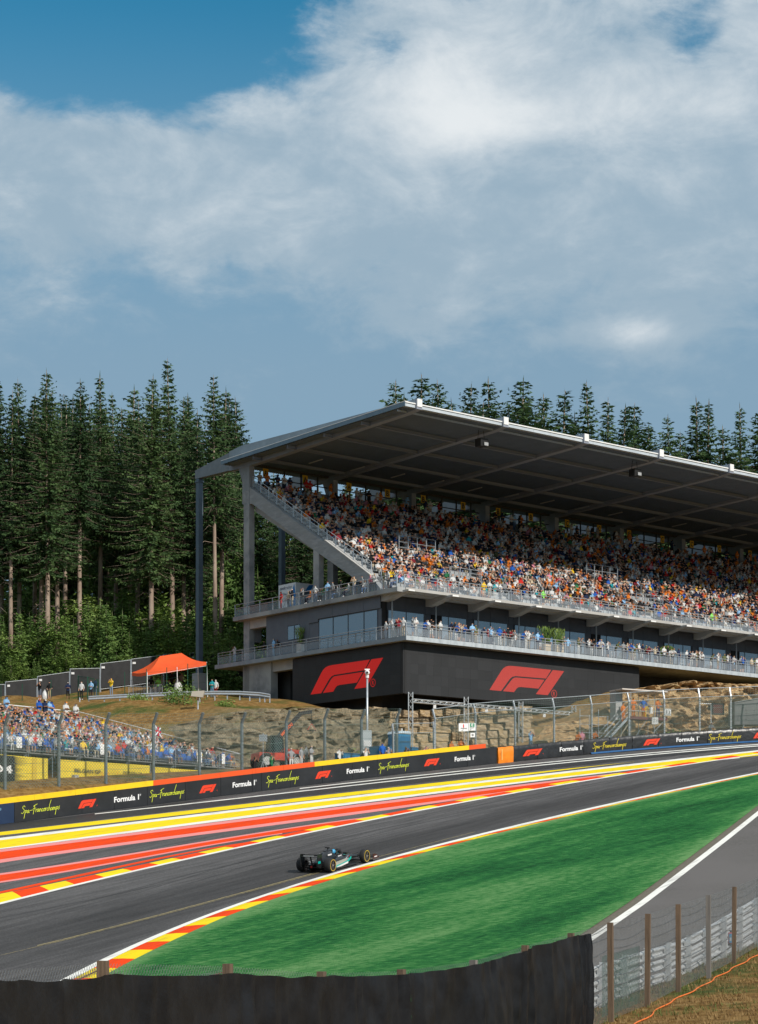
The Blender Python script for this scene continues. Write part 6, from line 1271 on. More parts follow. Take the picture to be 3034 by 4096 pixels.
def hill_people():
    face = -.25
    for u, Z, p, tp, lab, lg, hat, sh in ((160, 188, 'cam', 'black', 'person in # shirt and shorts watching from the slope above the small stand', (.12, .14, .18), (.02, .02, .02), True), (199, 188, 'hip', 'black', 'person in # shirt and khaki shorts hands on hips on the slope', (.40, .33, .2), (.02, .02, .02), True), (273, 187, 'fold', 'navy blue', 'person in # shirt, black shorts and white cap standing alone on the slope', (.015, .015, .015), (.75, .75, .73), True), (327, 184, 'rel', 'white', 'person in # shirt behind the green gate', (.02, .02, .02), None, False), (365, 185, 'fold', 'light blue', 'person in # shirt behind the green gate', (.02, .02, .03), None, False), (382, 187, 'rel', 'navy blue', 'person in # clothes at the open edge of the green gate', (.1, .14, .2), None, False),
                                         (446, 186, 'cam', 'yellow', 'person in # high visibility vest filming on the slope', (.2, .26, .35), (.02, .02, .02), False), (634, 187, 'fold', 'lime green', 'worker in # vest and black trousers under the tent edge', (.012, .012, .012), (.02, .015, .01), False), (605, 188, 'rel', 'black', 'person in # shirt left of the green vest under the tent', (.02, .02, .02), None, False), (688, 189, 'rel', 'black', 'person in # clothes in the middle of the tent shade', (.02, .02, .02), None, False), (727, 190, 'rel', 'grey', 'person in # clothes at the right of the tent shade', (.02, .02, .02), None, False), (849, 185, 'fold', 'teal', 'person in # shirt and jeans beside the tent leg', (.12, .2, .3), None, False), (864, 186, 'rel', 'white', 'person in # shirt, dark red shorts and white cap by the plinth', (.2, .02, .02), (.75, .75, .73), True)):
        person(p, on_ground(u, Z), face+rp.uniform(-.3, .3), tp, lab, None, lg, hat, sh, 1.0)
    for u, Z, s_, lab in ((180, 188.3, .75, 'clear plastic rubbish sack between the slope watchers'), (712, 187.5, 1.0, 'white sack stuffed full under the orange tent'), (678, 187, .35, 'small white bag on the ground under the tent'), (750, 187, .3, 'tiny white bag beside the tent leg')):
        b = on_ground(u, Z); mb = MB(); rows = []
        for j, (h, r_) in enumerate(((0, .32), (.3, .40), (.7, .36), (1.05, .2), (1.25, .05), (1.32, .1))): rows.append([Vector((r_*math.cos(a)*(1+.15*math.sin(a*3+j)), r_*math.sin(a), h))*s_ for a in np.linspace(0, 6.28, 11)[:-1]])
        o = MB().grid(rows, 0, True).obj('sack', M('sack_plastic', (.62, .63, .63), (.45, .46, .46), 4, .4), None, True, b); tag(o, lab, 'sack')
hill_people()
# ================================================================== the racing car
def ring(x, hw, z0, z1, n=14, e=2.6, y0=0.):
    out = []
    for k in range(n):
        a = 2*math.pi*k/n; c, s = math.cos(a), math.sin(a); out.append(Vector((x, y0+hw*math.copysign(abs(c)**(2/e), c), (z0+z1)/2+(z1-z0)/2*math.copysign(abs(s)**(2/e), s))))
    return out
def loft(secs, name, mat, parent, caps=True, **k):
    rows = [ring(*s, **k) for s in secs]; mb = MB().grid(rows, 0, True); n = len(rows[0])
    if caps: mb.add(rows[0], [tuple(range(n))[::-1]]); mb.add(rows[-1], [tuple(range(n))])
    return mb.obj(name, mat, parent, True, fix=True)
def car():
    a = PL(1322, 3490); b = PL(1461, 3451); X = (b-a).normalized(); up = Vector((-PA, -PB, 1)).normalized(); Y = up.cross(X).normalized(); X = Y.cross(up)
    org = a+Y*.80+up*.012; Mx = Matrix((X, Y, up)).transposed().to_4x4(); Mx.translation = org
    c = empty('racing_car'); c.matrix_world = Mx; tag(c, 'black open-wheel racing car with teal flanks and yellow-ringed tyres', 'racing car')
    blk = M('car_black', (.011, .0115, .013), (.016, .0165, .018), 3, .30, coat=.4); crb = M('carbon', (.014, .014, .015), rough=.45); teal = M('car_teal', (.0, .36, .33), rough=.3, coat=.4); sil = M('car_silver', (.42, .45, .47), rough=.3, metal=.4); wht = M('car_white', (.70, .70, .70), rough=.35); yel = M('tyre_yellow', (.46, .32, .03), rough=.6); red = M('car_red', (.45, .02, .03), rough=.4)
    loft([(4.45, .05, .20, .28), (4.1, .11, .20, .36), (3.6, .17, .21, .46), (3.0, .23, .18, .56), (2.4, .30, .13, .64), (1.95, .36, .10, .64), (1.6, .40, .10, .62)], 'nose', blk, c)
    loft([(1.75, .34, .10, .60), (1.45, .36, .10, .80), (1.25, .30, .10, .95), (.8, .27, .10, .88), (.3, .20, .12, .72), (-.1, .12, .18, .56), (-.35, .05, .26, .44)], 'engine_cover', blk, c)
    loft([(1.48, .15, .78, .98), (1.25, .14, .80, 1.0), (.9, .08, .82, .93)], 'airbox', blk, c); MB().box(.2, 1.0, -.012, .012, .70, .86).obj('engine_fin', blk, c)
    mb = MB(); mb.bar((1.26, 0, .98), (1.26, 0, 1.06), .05); mb.bar((1.20, -.13, 1.07), (1.20, .13, 1.07), .06, .05); mb.obj('camera_pod', crb, c)
    for s in (-1, 1):
        loft([(2.25, .16, .30, .60), (2.0, .20, .18, .62), (1.4, .21, .14, .58), (.8, .17, .12, .46), (.25, .09, .12, .32)], 'sidepod', blk, c, y0=s*.52)
        mb = MB(); pts = [(2.15, .38), (1.7, .28), (1.1, .24), (.5, .22)]; mb.grid([[Vector((x, s*(.735 if x < 2 else .70)+s*.008, z)) for x, z in pts], [Vector((x, s*(.735 if x < 2 else .66)+s*.008, z+.20)) for x, z in pts]]); mb.obj('silver_flank', sil, c)
        mb = MB(); pts = [(2.32, .50), (1.9, .32), (1.3, .25), (.6, .20)]; mb.grid([[Vector((x, s*.756, z-.09)) for x, z in pts], [Vector((x, s*.750, z+.035)) for x, z in pts]]); mb.obj('teal_stripe', teal, c)
        MB().prism([Vector((x, s*.76, z)) for x, z in ((1.95, .21), (.75, .10), (.75, .17), (1.95, .30))], (0, s*.006, 0)).obj('white_stripe', wht, c, fix=True)
        MB().box(.1, 3.0, min(s*.25, s*.80), max(s*.25, s*.80), .045, .075).obj('floor_edge', crb, c); MB().box(.55, 1.6, min(s*.79, s*.82), max(s*.79, s*.82), .06, .15).obj('floor_fence', crb, c)
        m = empty('mirror', (2.02, s*.58, .70), 0, c); MB().box(-.06, .06, -.10, .10, -.05, .05).obj('mirror_housing', blk, m); MB().bar((0, -s*.08, -.04), (0, -s*.2, -.10), .02).obj('mirror_stalk', crb, m)
        MB().box(1.62, 1.98, s*.375-.008, s*.375+.008, .56, .62).obj('cockpit_flash', wht, c); MB().box(.72, 1.1, min(s*.285, s*.30), max(s*.285, s*.30), .72, .79).obj('cover_flash', wht, c)
        MB().bar((2.3, s*.30, .58), (2.75, s*.24, .58), .02, .04).obj('teal_flash', teal, c)
        MB().box(2.62, 3.1, s*.235-.006, s*.235+.006, .38, .43).obj('red_flash', red, c)
    mb = MB(); mb.path([(1.42, -.32, .72), (1.55, -.35, .86), (1.95, -.30, .90), (2.25, -.12, .86), (2.32, 0, .82), (2.25, .12, .86), (1.95, .30, .90), (1.55, .35, .86), (1.42, .32, .72)], .035, 8); h = mb.obj('halo', crb, c, True); MB().tube((2.32, 0, .84), (2.5, 0, .60), .03, 8).obj('halo_stem', crb, h)
    MB().box(1.50, 2.15, -.22, .22, .60, .655).obj('cockpit_opening', l_blk, c)
    f = empty('front_wing', (4.25, 0, 0), 0, c)
    for k, (x, z) in enumerate(((.45, .10), (.28, .14), (.13, .20), (.0, .27))): MB().grid([[Vector((x+dx+.06*abs(y), y, z+dz+.04*abs(y))) for y in np.linspace(-.97, .97, 9)] for dx, dz in ((.15, -.01), (.05, .02), (-.03, .035))]).obj('wing_element', crb if k < 2 else blk, f)
    for s in (-1, 1): MB().prism([Vector((x, s*.98, z)) for x, z in ((.65, .05), (-.05, .05), (-.05, .40), (.2, .38), (.62, .18))], (0, s*.015, 0)).obj('end_plate', blk, f, fix=True); MB().box(.1, .4, min(s*.97, s*1.0), max(s*.97, s*1.0), .20, .25).obj('plate_flash', wht, f)
    r = empty('rear_wing', (-.55, 0, 0), 0, c)
    MB().grid([[Vector((x, y, z)) for y in (-.48, 0, .48)] for x, z in ((.22, .80), (.08, .79), (-.06, .83))]).obj('main_plane', blk, r); MB().grid([[Vector((x, y, z)) for y in (-.48, 0, .48)] for x, z in ((.0, .88), (-.1, .92), (-.17, .97))]).obj('flap', blk, r)
    MB().box(-.16, -.13, -.30, .30, .86, .93).obj('wing_lettering', sil, r)
    for s in (-1, 1): MB().prism([Vector((x, s*.49, z)) for x, z in ((.32, .40), (.30, .92), (-.12, .98), (-.20, .80), (-.15, .35), (.1, .25))], (0, s*.015, 0)).obj('end_plate', blk, r, fix=True); MB().box(-.12, .12, min(s*.506, s*.512), max(s*.506, s*.512), .50, .62).obj('plate_flash', teal, r)
    MB().grid([[Vector((x, y, z)) for y in (-.40, 0, .40)] for x, z in ((.15, .46), (0, .48), (-.1, .53))]).obj('beam_wing', blk, r); MB().bar((.15, 0, .42), (.0, 0, .85), .03, .10).obj('pylon', crb, r)
    MB().prism([Vector((x, -.42, z)) for x, z in ((.25, .06), (-.42, .30), (-.42, .26), (.25, .04))], (0, .84, 0)).obj('diffuser', crb, c, fix=True); MB().box(-.50, -.44, -.05, .05, .26, .36).obj('rain_light', M('lamp_red', (.35, .02, .02), rough=.3), c)
    for x, w, ys in ((0., .40, .79), (3.6, .30, .83)):
        for s in (-1, 1):
            wh = empty('wheel', (x, s*ys, .36), 0, c); rows = []
            for y, rr in ((-.5, .22), (-.5, .30), (-.42, .345), (-.2, .36), (.2, .36), (.42, .345), (.5, .30), (.5, .22)): rows.append([Vector((rr*math.cos(t), y*w, rr*math.sin(t))) for t in np.linspace(0, 2*math.pi, 29)[:-1]])
            MB().grid(rows+[rows[0]], 0, True).obj('tyre', tyre_m, wh, True, fix=True)
            mb = MB(); yy = s*w*.502; mb.grid([[Vector((q*math.cos(t), yy, q*math.sin(t))) for t in np.linspace(0, 2*math.pi, 29)[:-1]] for q in (.262, .296)], 0, True); mb.obj('sidewall_ring', yel, wh)
            mb = MB(); mb.add([Vector((.22*math.cos(t), s*w*.44, .22*math.sin(t))) for t in np.linspace(0, 2*math.pi, 25)[:-1]], [tuple(range(24))]); mb.obj('wheel_cover', crb, wh); MB().tube((0, s*w*.44, 0), (0, s*w*.49, 0), .04, 8).obj('hub', sil, wh)
            for k in range(5): t = k*1.2566; MB().bar((.05*math.cos(t), s*w*.455, .05*math.sin(t)), (.21*math.cos(t), s*w*.455, .21*math.sin(t)), .015, .03, up=(0, 1, 0)).obj('spoke', M('rim_grey', (.12, .12, .125), rough=.4), wh)
            for q, (ix, iz) in enumerate(((.35, .50), (-.3, .48), (.4, .24), (-.25, .22))): MB().bar((x+ix*.9, s*.22, iz), (x, s*(ys-.12), .40 if q < 2 else .25), .05, .018).obj('wishbone', crb, c)
    d = empty('driver'); d.matrix_world = Mx; tag(d, 'racing driver in a light blue helmet low in the cockpit', 'person'); hm = M('helmet_blue', (.03, .26, .48), (.05, .34, .58), 6, .25, coat=.5)
    mb = MB().ball((1.80, 0, .78), .135, 14, 10, (1.12, .92, 1.05)); mb.obj('helmet', hm, d, True); MB().grid([[Vector((1.80+.155*math.cos(t), .13*math.sin(t), z)) for t in np.linspace(-1.1, 1.1, 9)] for z in (.75, .82)]).obj('visor', M('visor_gold', (.45, .32, .06), rough=.15, metal=.7), d)
    loft([(1.74, .20, .40, .55), (1.72, .17, .5, .66), (1.74, .10, .55, .68)], 'overalls', blk, d)
car()
# ================================================================== near fence with black cloth
NF = [(-520, 3840, 17), (-80, 3878, 20), (413, 3843, 24), (912, 3855, 28), (1287, 3886, 31), (1607, 3877, 33.5), (1895, 3840, 36), (2102, 3781, 38.5), (2285, 3732, 41), (2442, 3690, 44), (2593, 3655, 47), (2714, 3617, 50.5), (2834, 3581, 54), (2939, 3547, 58), (3036, 3508, 62), (3130, 3475, 66)]
def near_fence():
    T = [W(*p) for p in NF]; o0 = T[8].copy(); o = empty('post_and_wire_fence', o0); tag(o, 'chain link fence on timber posts with black cloth in the foreground', 'fence'); tops = [p-o0 for p in T]
    wire = M('chain_link', (.40, .41, .41), (.30, .31, .31), 5, .4, .6); rust = M('rusty_wire', (.22, .075, .03), (.14, .05, .025), 8, .8); cab = M('fence_cable', (.09, .10, .11), rough=.5, metal=.3)
    for i, p in enumerate(tops):
        mb = MB(); n = (tops[min(i+1, len(tops)-1)]-tops[max(i-1, 0)]).normalized(); h = 2.25; lean = Vector((.02*math.sin(i*2.3), 0, 0))
        if i >= 14: MB().tube(p-Vector((0, 0, h)), p, .035, 8).obj('steel_post', galv, o); continue
        if i == 13 or i == 0: pass
        b = p-Vector((0, 0, h))+lean
        mb.bar(b, p, .115, .115, up=n); mb.obj('timber_post', timber if i not in (6, 12) else M('grey_timber', (.20, .18, .16), (.13, .12, .11), 6, .9, stretch=(0, 1, 1, .12)), o)
    cloth_end = .40
    for i in range(len(tops)-1):
        p, q = tops[i]-Vector((0, 0, 2.15)), tops[i+1]-Vector((0, 0, 2.15)); nrm = Vector(((q-p).y, -(q-p).x, 0)).normalized(); s = nrm*-.06
        m = wiremesh(MB(), p+s, q+s, 2.12, .05 if i > 7 else .065, .0042).obj('chain_link', wire, o)
        k = 8
        def sagline(h, sg, r, mt, nm):
            pts = [(tops[i].lerp(tops[i+1], j/k))-Vector((0, 0, h+sg*math.sin(math.pi*j/k)))+s*1.3 for j in range(k+1)]; MB().path(pts, r, 5).obj(nm, mt, o)
        sagline(.10 if i > 7 else .12, .10 if i > 7 else .16, .007 if i > 7 else .009, cab if i > 5 else rust, 'top_wire')
        if i > 7:
            for h in (.33, .58, .85, 1.12, 1.4, 1.68): sagline(h+rnd.uniform(-.03, .03), rnd.uniform(.03, .12), .0085, cab, 'cable')
        else:                                     # loops of the mesh standing above the wire
            L = (q-p).length; n = int(L/.085); mb = MB(); t = (q-p)/L
            for j in range(n):
                b = (tops[i].lerp(tops[i+1], (j+.5)/n))-Vector((0, 0, .10+.16*math.sin(math.pi*(j+.5)/n)*.8))+s; mb.path([b-t*.02-Vector((0, 0, .06)), b-t*.012+Vector((0, 0, .02)), b+t*.012+Vector((0, 0, .025)), b+t*.02-Vector((0, 0, .05))], .0035, 3)
            x = mb.obj('mesh_loops', wire, o); x['kind'] = 'stuff'
    # black cloth on the camera side, up to a little past the ninth post
    cl = empty('fence_cloth', T[4]); tag(cl, 'black woven windbreak cloth tied along the near fence', 'cloth'); c0 = T[4]; r = random.Random(8)
    path = T[:9]+[W(2332, 3727, 41.9)]; joins = [0, 5, 9]
    for a, b in zip(joins[:-1], joins[1:]):
        cols = []
        for i in range(a, b):
            n = 26
            for j in range(n+(1 if i == b-1 else 0)):
                f = j/n; p = path[i].lerp(path[i+1], f); d = (path[i+1]-path[i]); nr = Vector((d.y, -d.x, 0)).normalized(); drop = float(np.interp(i+f, [0, 1, 2, 3, 4, 5, 6, 7, 9], [.10, .09, .15, .12, .045, .06, .06, .03, .03])); sag = (.035 if i < 5 else .02)*math.sin(math.pi*f)+(.06 if i < 5 else .025)*abs(mn.noise(Vector((f*3.2+i*3.2, 0, 3))))
                col = []
                for k in range(15):
                    g = k/14; post = math.exp(-(min(f, 1-f)/.05)**2); w = .10+.05*post+.10*mn.noise(Vector((f*3+i*3, g*.9, 1)))+.13*abs(mn.noise(Vector((f*9+i*9, g*.8, 5))))+.03*mn.noise(Vector((f*20+i*20, g*5, 7)))+.02*mn.noise(Vector((f*9+i*9+g*6, g*9-f*3, 9)))
                    col.append(p+nr*w-Vector((0, 0, drop+sag*(1-g)+g*2.05)))
                cols.append([x-c0 for x in col])
        mb = MB().grid(cols); mb.obj('cloth_length', M('windbreak_cloth', (.0055, .0060, .0075), (.012, .0128, .0150), 2.6, .45, bump=.12, bscale=24, spec=.3), cl, True)
    net = MB(); p, q = tops[9]-Vector((0, 0, 2.1)), tops[10]-Vector((0, 0, 2.1)); wiremesh(net, p+Vector((-.15, .3, 0)), q+Vector((-.15, .3, 0)), 1.35, .03, .004).obj('green_net', M('green_netting', (.02, .13, .09), rough=.7), o)
near_fence()
def hit(u, v, z0=25, z1=95):
    Z = np.arange(z0, z1, .1); b = (HY-v)/F_PX*Z < ground_z((u-CX)/F_PX*Z, Z); return W(u, v, float(Z[np.argmax(b)]) if b.any() else 60)
def armco():
    A = [W(2150, 3985, 44), W(2360, 3871, 50), W(2540, 3812, 54), W(2714, 3765, 58), W(2860, 3690, 62), W(2990, 3613, 66), W(3120, 3540, 70.5)]; o = empty('armco_barrier', A[3]); tag(o, 'four-rail galvanised crash barrier seen through the near fence', 'guard rail'); o0 = A[3].copy()
    dull = M('armco_zinc', (.60, .62, .63), (.45, .47, .48), 3, .5, .15)
    for i in range(len(A)-1):
        for k in range(4): wbeam([A[i].lerp(A[i+1], j/4)-o0-Vector((0, 0, .33+k*.37)) for j in range(5)], 'rail_beam', o, dull, .31)
        for f in (.15, .65):
            p = A[i].lerp(A[i+1], f)-o0; d = (A[i+1]-A[i]).normalized(); n = Vector((d.y, -d.x, 0)).normalized(); MB().bar(p+n*.14-Vector((0, 0, 2.2)), p+n*.14+Vector((0, 0, .08)), .10, .14, up=n).obj('post', dull, o)
            for k in range(4): MB().bar(p+n*.02-Vector((0, 0, .18+k*.37)), p+n*.12-Vector((0, 0, .18+k*.37)), .12, .2).obj('spacer', dull, o)
armco()
def extinguisher():
    p = W(2924, 3783, 59.2); o = empty('fire_extinguisher', p); tag(o, 'red white and blue wrapped fire extinguisher hung on the near fence', 'extinguisher'); MB().tube((0, 0, 0), (0, 0, .06), .085, 12).obj('base_ring', l_blk, o); MB().tube((0, 0, .055), (0, 0, .39), .075, 14).obj('cylinder', M('ext_red', (.55, .03, .03), rough=.3), o, True)
    MB().grid([[Vector((.077*math.cos(t), .077*math.sin(t), z)) for t in np.linspace(-2.6, -1.2, 6)] for z in (.09, .36)]).obj('blue_label', M('ext_blue', (.03, .30, .55), rough=.4), o); MB().grid([[Vector((.0785*math.cos(t), .0785*math.sin(t), z)) for t in np.linspace(-2.2, -1.5, 5)] for z in (.14, .24)]).obj('white_label', white_paint, o); MB().tube((0, 0, .38), (0, 0, .45), .03, 8).obj('valve', l_blk, o); MB().bar((-.06, 0, .44), (.08, 0, .46), .025).obj('lever', l_blk, o)
extinguisher()
def cable():
    P = [hit(u, v) for u, v in ((3100, 3790), (3034, 3822), (2931, 3878), (2871, 3911), (2807, 3951), (2738, 3984), (2655, 4027), (2584, 4078), (2530, 4110), (2440, 4150))]; pts = []
    for a, b in zip(P[:-1], P[1:]):
        for k in range(8): q = a.lerp(b, k/8); q = q+Vector((.05*math.sin(q.y*2.3), 0, 0)); pts.append(Vector((q.x, q.y, gz(q.x, q.y)+.022)))
    o0 = pts[0].copy(); o = MB().path([p-o0 for p in pts], .017, 6).obj('orange_cable', M('cable_orange', (.75, .16, .02), rough=.5), None, True, o0); tag(o, 'bright orange cable lying along the foot of the near fence', 'cable')
cable()
def tufts():
    r = random.Random(4); mb = MB(); mats = [M('dry_blade', (.30, .19, .075), (.20, .12, .045), 3, .9), M('green_blade', (.07, .11, .02), (.12, .13, .035), 3, .9)]; n = 0
    qs = [(r.uniform(14, 46), r.uniform(-2.4, 7)) for _ in range(7000)]; xs = [-3.3+.36*q+.93*p for q, p in qs]; ys = [24+.93*q-.36*p for q, p in qs]; zs = ground_z(np.array(xs), np.array(ys))
    for (q, p), x, y, z in zip(qs, xs, ys, zs):
        z = float(z); g = mn.noise(Vector((x*.5, y*.5, 0))); gr = 1 if (g > .12 or (-2.4 < p < .7 and r.random() < .55)) else 0; hh = r.uniform(.05, .15)*(1.9 if p < .6 and r.random() < .4 else 1)
        for j in range(4):
            a = r.uniform(0, 6.28); d = Vector((math.cos(a), math.sin(a), 0)); b = Vector((x, y, z-.01))+Vector((r.uniform(-.09, .09), r.uniform(-.09, .09), 0)); w = Vector((-d.y, d.x, 0))*r.uniform(.006, .013); mb.add([b-w, b+w, b+d*hh*r.uniform(.3, .8)+Vector((0, 0, hh*r.uniform(.5, 1)))], [(0, 1, 2)], gr)
    o = mb.obj('dry_grass', mats); tag(o, 'sun-bleached grass and green tufts on the near bank', 'grass', kind='stuff')
tufts()
# ================================================================== trackside clutter
def at_wall(u, d, dz=0.): p = off_pt(solve_a(u, d), d); p.z += dz; return p
def truss_member(mb, p, q, w=.36, r=.042, n=None):
    p = Vector(p); q = Vector(q); d = (q-p).normalized(); u = Vector((0, 0, 1)) if abs(d.z) < .9 else Vector((0, 1, 0)); a = d.cross(u).normalized()*w/2; b = a.cross(d).normalized()*w/2; C = [a+b, a-b, -a-b, -a+b]; L = (q-p).length; n = n or int(L/(w*1.3))
    for c in C: mb.tube(p+c, q+c, r, 5)
    for k in range(n):
        for i in range(4):
            x, y = (C[i], C[(i+1) % 4]) if k % 2 else (C[(i+1) % 4], C[i]); mb.tube(p+d*L*k/n+x, p+d*L*(k+1)/n+y, r*.55, 4)
def truss():
    o = empty('truss_frame', GW(0, 0, 12)); tag(o, 'silver aluminium truss frame standing under the front led screen', 'truss'); o0 = Vector(o.location); al = M('aluminium', (.62, .64, .65), (.5, .52, .53), 4, .35, .6)
    for t in (.3, 6.6, 13.1, 19.7): b = GW(t, -.2, 0); b.z = gz(b.x, b.y)-.1; MBt = MB(); truss_member(MBt, b-o0, GW(t, -.2, 17.55)-o0); MBt.obj('truss_leg', al, o)
    for t0, t1 in ((.5, 6.4), (6.8, 12.9), (13.3, 19.5), (19.9, 27)): MBt = MB(); truss_member(MBt, GW(t0, -.2, 16.85)-o0, GW(t1, -.2, 16.85)-o0, .26); MBt.obj('truss_beam', al, o)
    for t in (3, 9, 16): p = GW(t, -.2, 16.5)-o0; MB().box(p.x-.12, p.x+.12, p.y-.12, p.y+.12, p.z-.15, p.z+.15).obj('floodlight', white_paint, o)
truss()
blu = M('toilet_blue', (.012, .17, .36), (.015, .20, .42), 1.5, .4); blu2 = M('toilet_blue_dark', (.008, .12, .28), rough=.4)
def toilet(u, d, w, dp, h, label, name='portable_toilet'):
    p = at_wall(u, d); x, y, t = wall_at(solve_a(u, d)); o = empty(name, p, math.atan2(t.y, t.x)); tag(o, label, 'toilet' if 'toilet' in name else 'container')
    MB().box(-w/2, w/2, 0, dp, 0, h).obj('cabin', blu, o)
    for k in range(6): xx = -w/2+.1+k*(w-.2)/5; MB().box(xx-.02, xx+.02, -.03, -.001, .1, h-.15).obj('rib', blu2, o)
    if h > 1.8: MB().prism([Vector((-w/2-.06, -.06, h)), Vector((w/2+.06, -.06, h)), Vector((w/2-.1, -.06, h+.22)), Vector((-w/2+.1, -.06, h+.22))], (0, dp+.12, 0)).obj('roof', M('toilet_roof', (.45, .55, .62), rough=.5), o, fix=True); MB().box(-w/2+.18, w/2-.18, -.045, -.031, .12, h-.25).obj('door', blu2, o); MB().tube((w*.3, dp*.6, h), (w*.3, dp*.6, h+.5), .05, 6).obj('vent_pipe', white_paint, o)
    else: MB().box(-w/2-.04, w/2+.04, -.05, dp+.04, h, h+.07).obj('lid', blu2, o)
toilet(1620, 3.2, 1.25, 1.3, 2.35, 'tall blue portable toilet behind the wall by the truss'); toilet(1546, 3.0, 1.6, 1.2, 1.35, 'low blue waste container beside the portable toilet', 'waste_container'); toilet(1410, 3.0, 1.8, 1.0, .9, 'flat blue container half hidden behind the wall', 'waste_container'); toilet(1662, 3.0, .7, .7, 1.2, 'small blue bin right of the portable toilet', 'waste_bin')
def telehandler():
    p = at_wall(1105, 4.2); x, y, t = wall_at(solve_a(1105, 4.2)); o = empty('telehandler', p, math.atan2(t.y, t.x)*.55); tag(o, 'red telescopic handler with raised black boom parked behind the debris fence', 'telehandler'); rd = M('machine_red', (.62, .055, .025), (.5, .04, .02), 2, .4); bk = M('machine_black', (.02, .02, .021), rough=.5)
    MB().prism([Vector((x_, -.9, z)) for x_, z in ((-1.7, .65), (1.9, .65), (2.1, 1.0), (1.6, 1.45), (.2, 1.55), (-.2, 1.2), (-1.7, 1.2))], (0, 1.8, 0)).obj('chassis', rd, o, fix=True)
    c = empty('cab', (-.3, -.5, 1.2), 0, o); MB().prism([Vector((x_, -.4, z)) for x_, z in ((-.6, 0), (.55, 0), (.45, 1.1), (.1, 1.25), (-.5, 1.25))], (0, .9, 0)).obj('cab_glass', glassy('cab_glass', (.04, .06, .06), .85), c, fix=True)
    for a, b in (((-.6, 0), (-.5, 1.25)), ((.55, 0), (.45, 1.1)), ((-.5, 1.25), (.1, 1.25)), ((.1, 1.25), (.45, 1.1))): MB().bar((a[0], -.42, a[1]), (b[0], -.42, b[1]), .07).obj('cab_frame', bk, c)
    for x_ in (-1.15, 1.25):
        for s in (-1, 1):
            w = empty('wheel', (x_, s*.95, .58), 0, o); rows = [[Vector((r_*math.cos(a), y_, r_*math.sin(a))) for a in np.linspace(0, 6.283, 21)[:-1]] for y_, r_ in ((-.2, .33), (-.2, .55), (0, .6), (.2, .55), (.2, .33))]; MB().grid(rows, 0, True).obj('tyre', tyre_m, w, True); MB().add([Vector((.33*math.cos(a), s*.16, .33*math.sin(a))) for a in np.linspace(0, 6.283, 17)[:-1]], [tuple(range(16))]).obj('rim', M('rim_white', (.55, .55, .53), rough=.5), w)
    b0, b1 = Vector((-.55, .45, 1.5)), Vector((2.15, .45, 4.35)); bm = empty('boom', (0, 0, 0), 0, o); MB().bar(b0, b0.lerp(b1, .72), .34, .38).obj('boom_outer', bk, bm); MB().bar(b0.lerp(b1, .7), b1, .24, .28).obj('boom_inner', bk, bm); h = b1+Vector((.9, 0, .15)); MB().bar(b1-Vector((.1, 0, 0)), h, .22, .26).obj('boom_head', bk, bm)
    dn = (b1-b0).normalized(); upb = Vector((-dn.z, 0, dn.x)); side = Vector((0, -1, 0))
    text('MANITOU', lambda x_, y_: b0+dn*(1.55+1.25*x_)+upb*(-.12+.24*y_)+Vector((0, -.18, 0))).obj('lettering', M('boom_orange', (.80, .12, .02), rough=.5), bm); MB().add([b0+dn*(.35+a)+upb*bb+Vector((0, -.178, 0)) for a, bb in ((0, -.13), (1.0, -.13), (1.0, .13), (0, .13))], [(0, 1, 2, 3)]).obj('decal', white_paint, bm); MB().add([b0+dn*(.42+a)+upb*bb+Vector((0, -.182, 0)) for a, bb in ((0, -.09), (.86, -.09), (.86, .09), (0, .09))], [(0, 1, 2, 3)]).obj('decal_bar', M('decal_red', (.5, .05, .04), rough=.5), bm)
    q = h-Vector((0, 0, .15)); MB().tube(q, q-Vector((0, 0, .75)), .02, 5).obj('chain', bk, bm)
    for s in (-1, 1): MB().tube(q-Vector((0, 0, .75)), q+Vector((s*.35, 0, -1.25)), .02, 5).obj('sling', M('sling_red', (.5, .05, .04), rough=.6), bm)
    MB().bar(q+Vector((-.38, 0, -1.27)), q+Vector((.38, 0, -1.27)), .06).obj('spreader_bar', bk, bm)
telehandler()
def lamp_tower():
    p = at_wall(1052, 3.0); o = empty('tripod_light', p); tag(o, 'silver tripod work light beside the red handler', 'lamp'); MB().tube((0, 0, 0), (0, 0, 2.9), .03, 6).obj('mast', galv, o); MB().box(-.3, .3, -.1, .1, 2.3, 2.8).obj('lamp_head', galv, o)
    for k in range(3): MB().tube((0, 0, .9), (.5*math.cos(k*2.1), .5*math.sin(k*2.1), 0), .02, 5).obj('leg', galv, o)
lamp_tower()
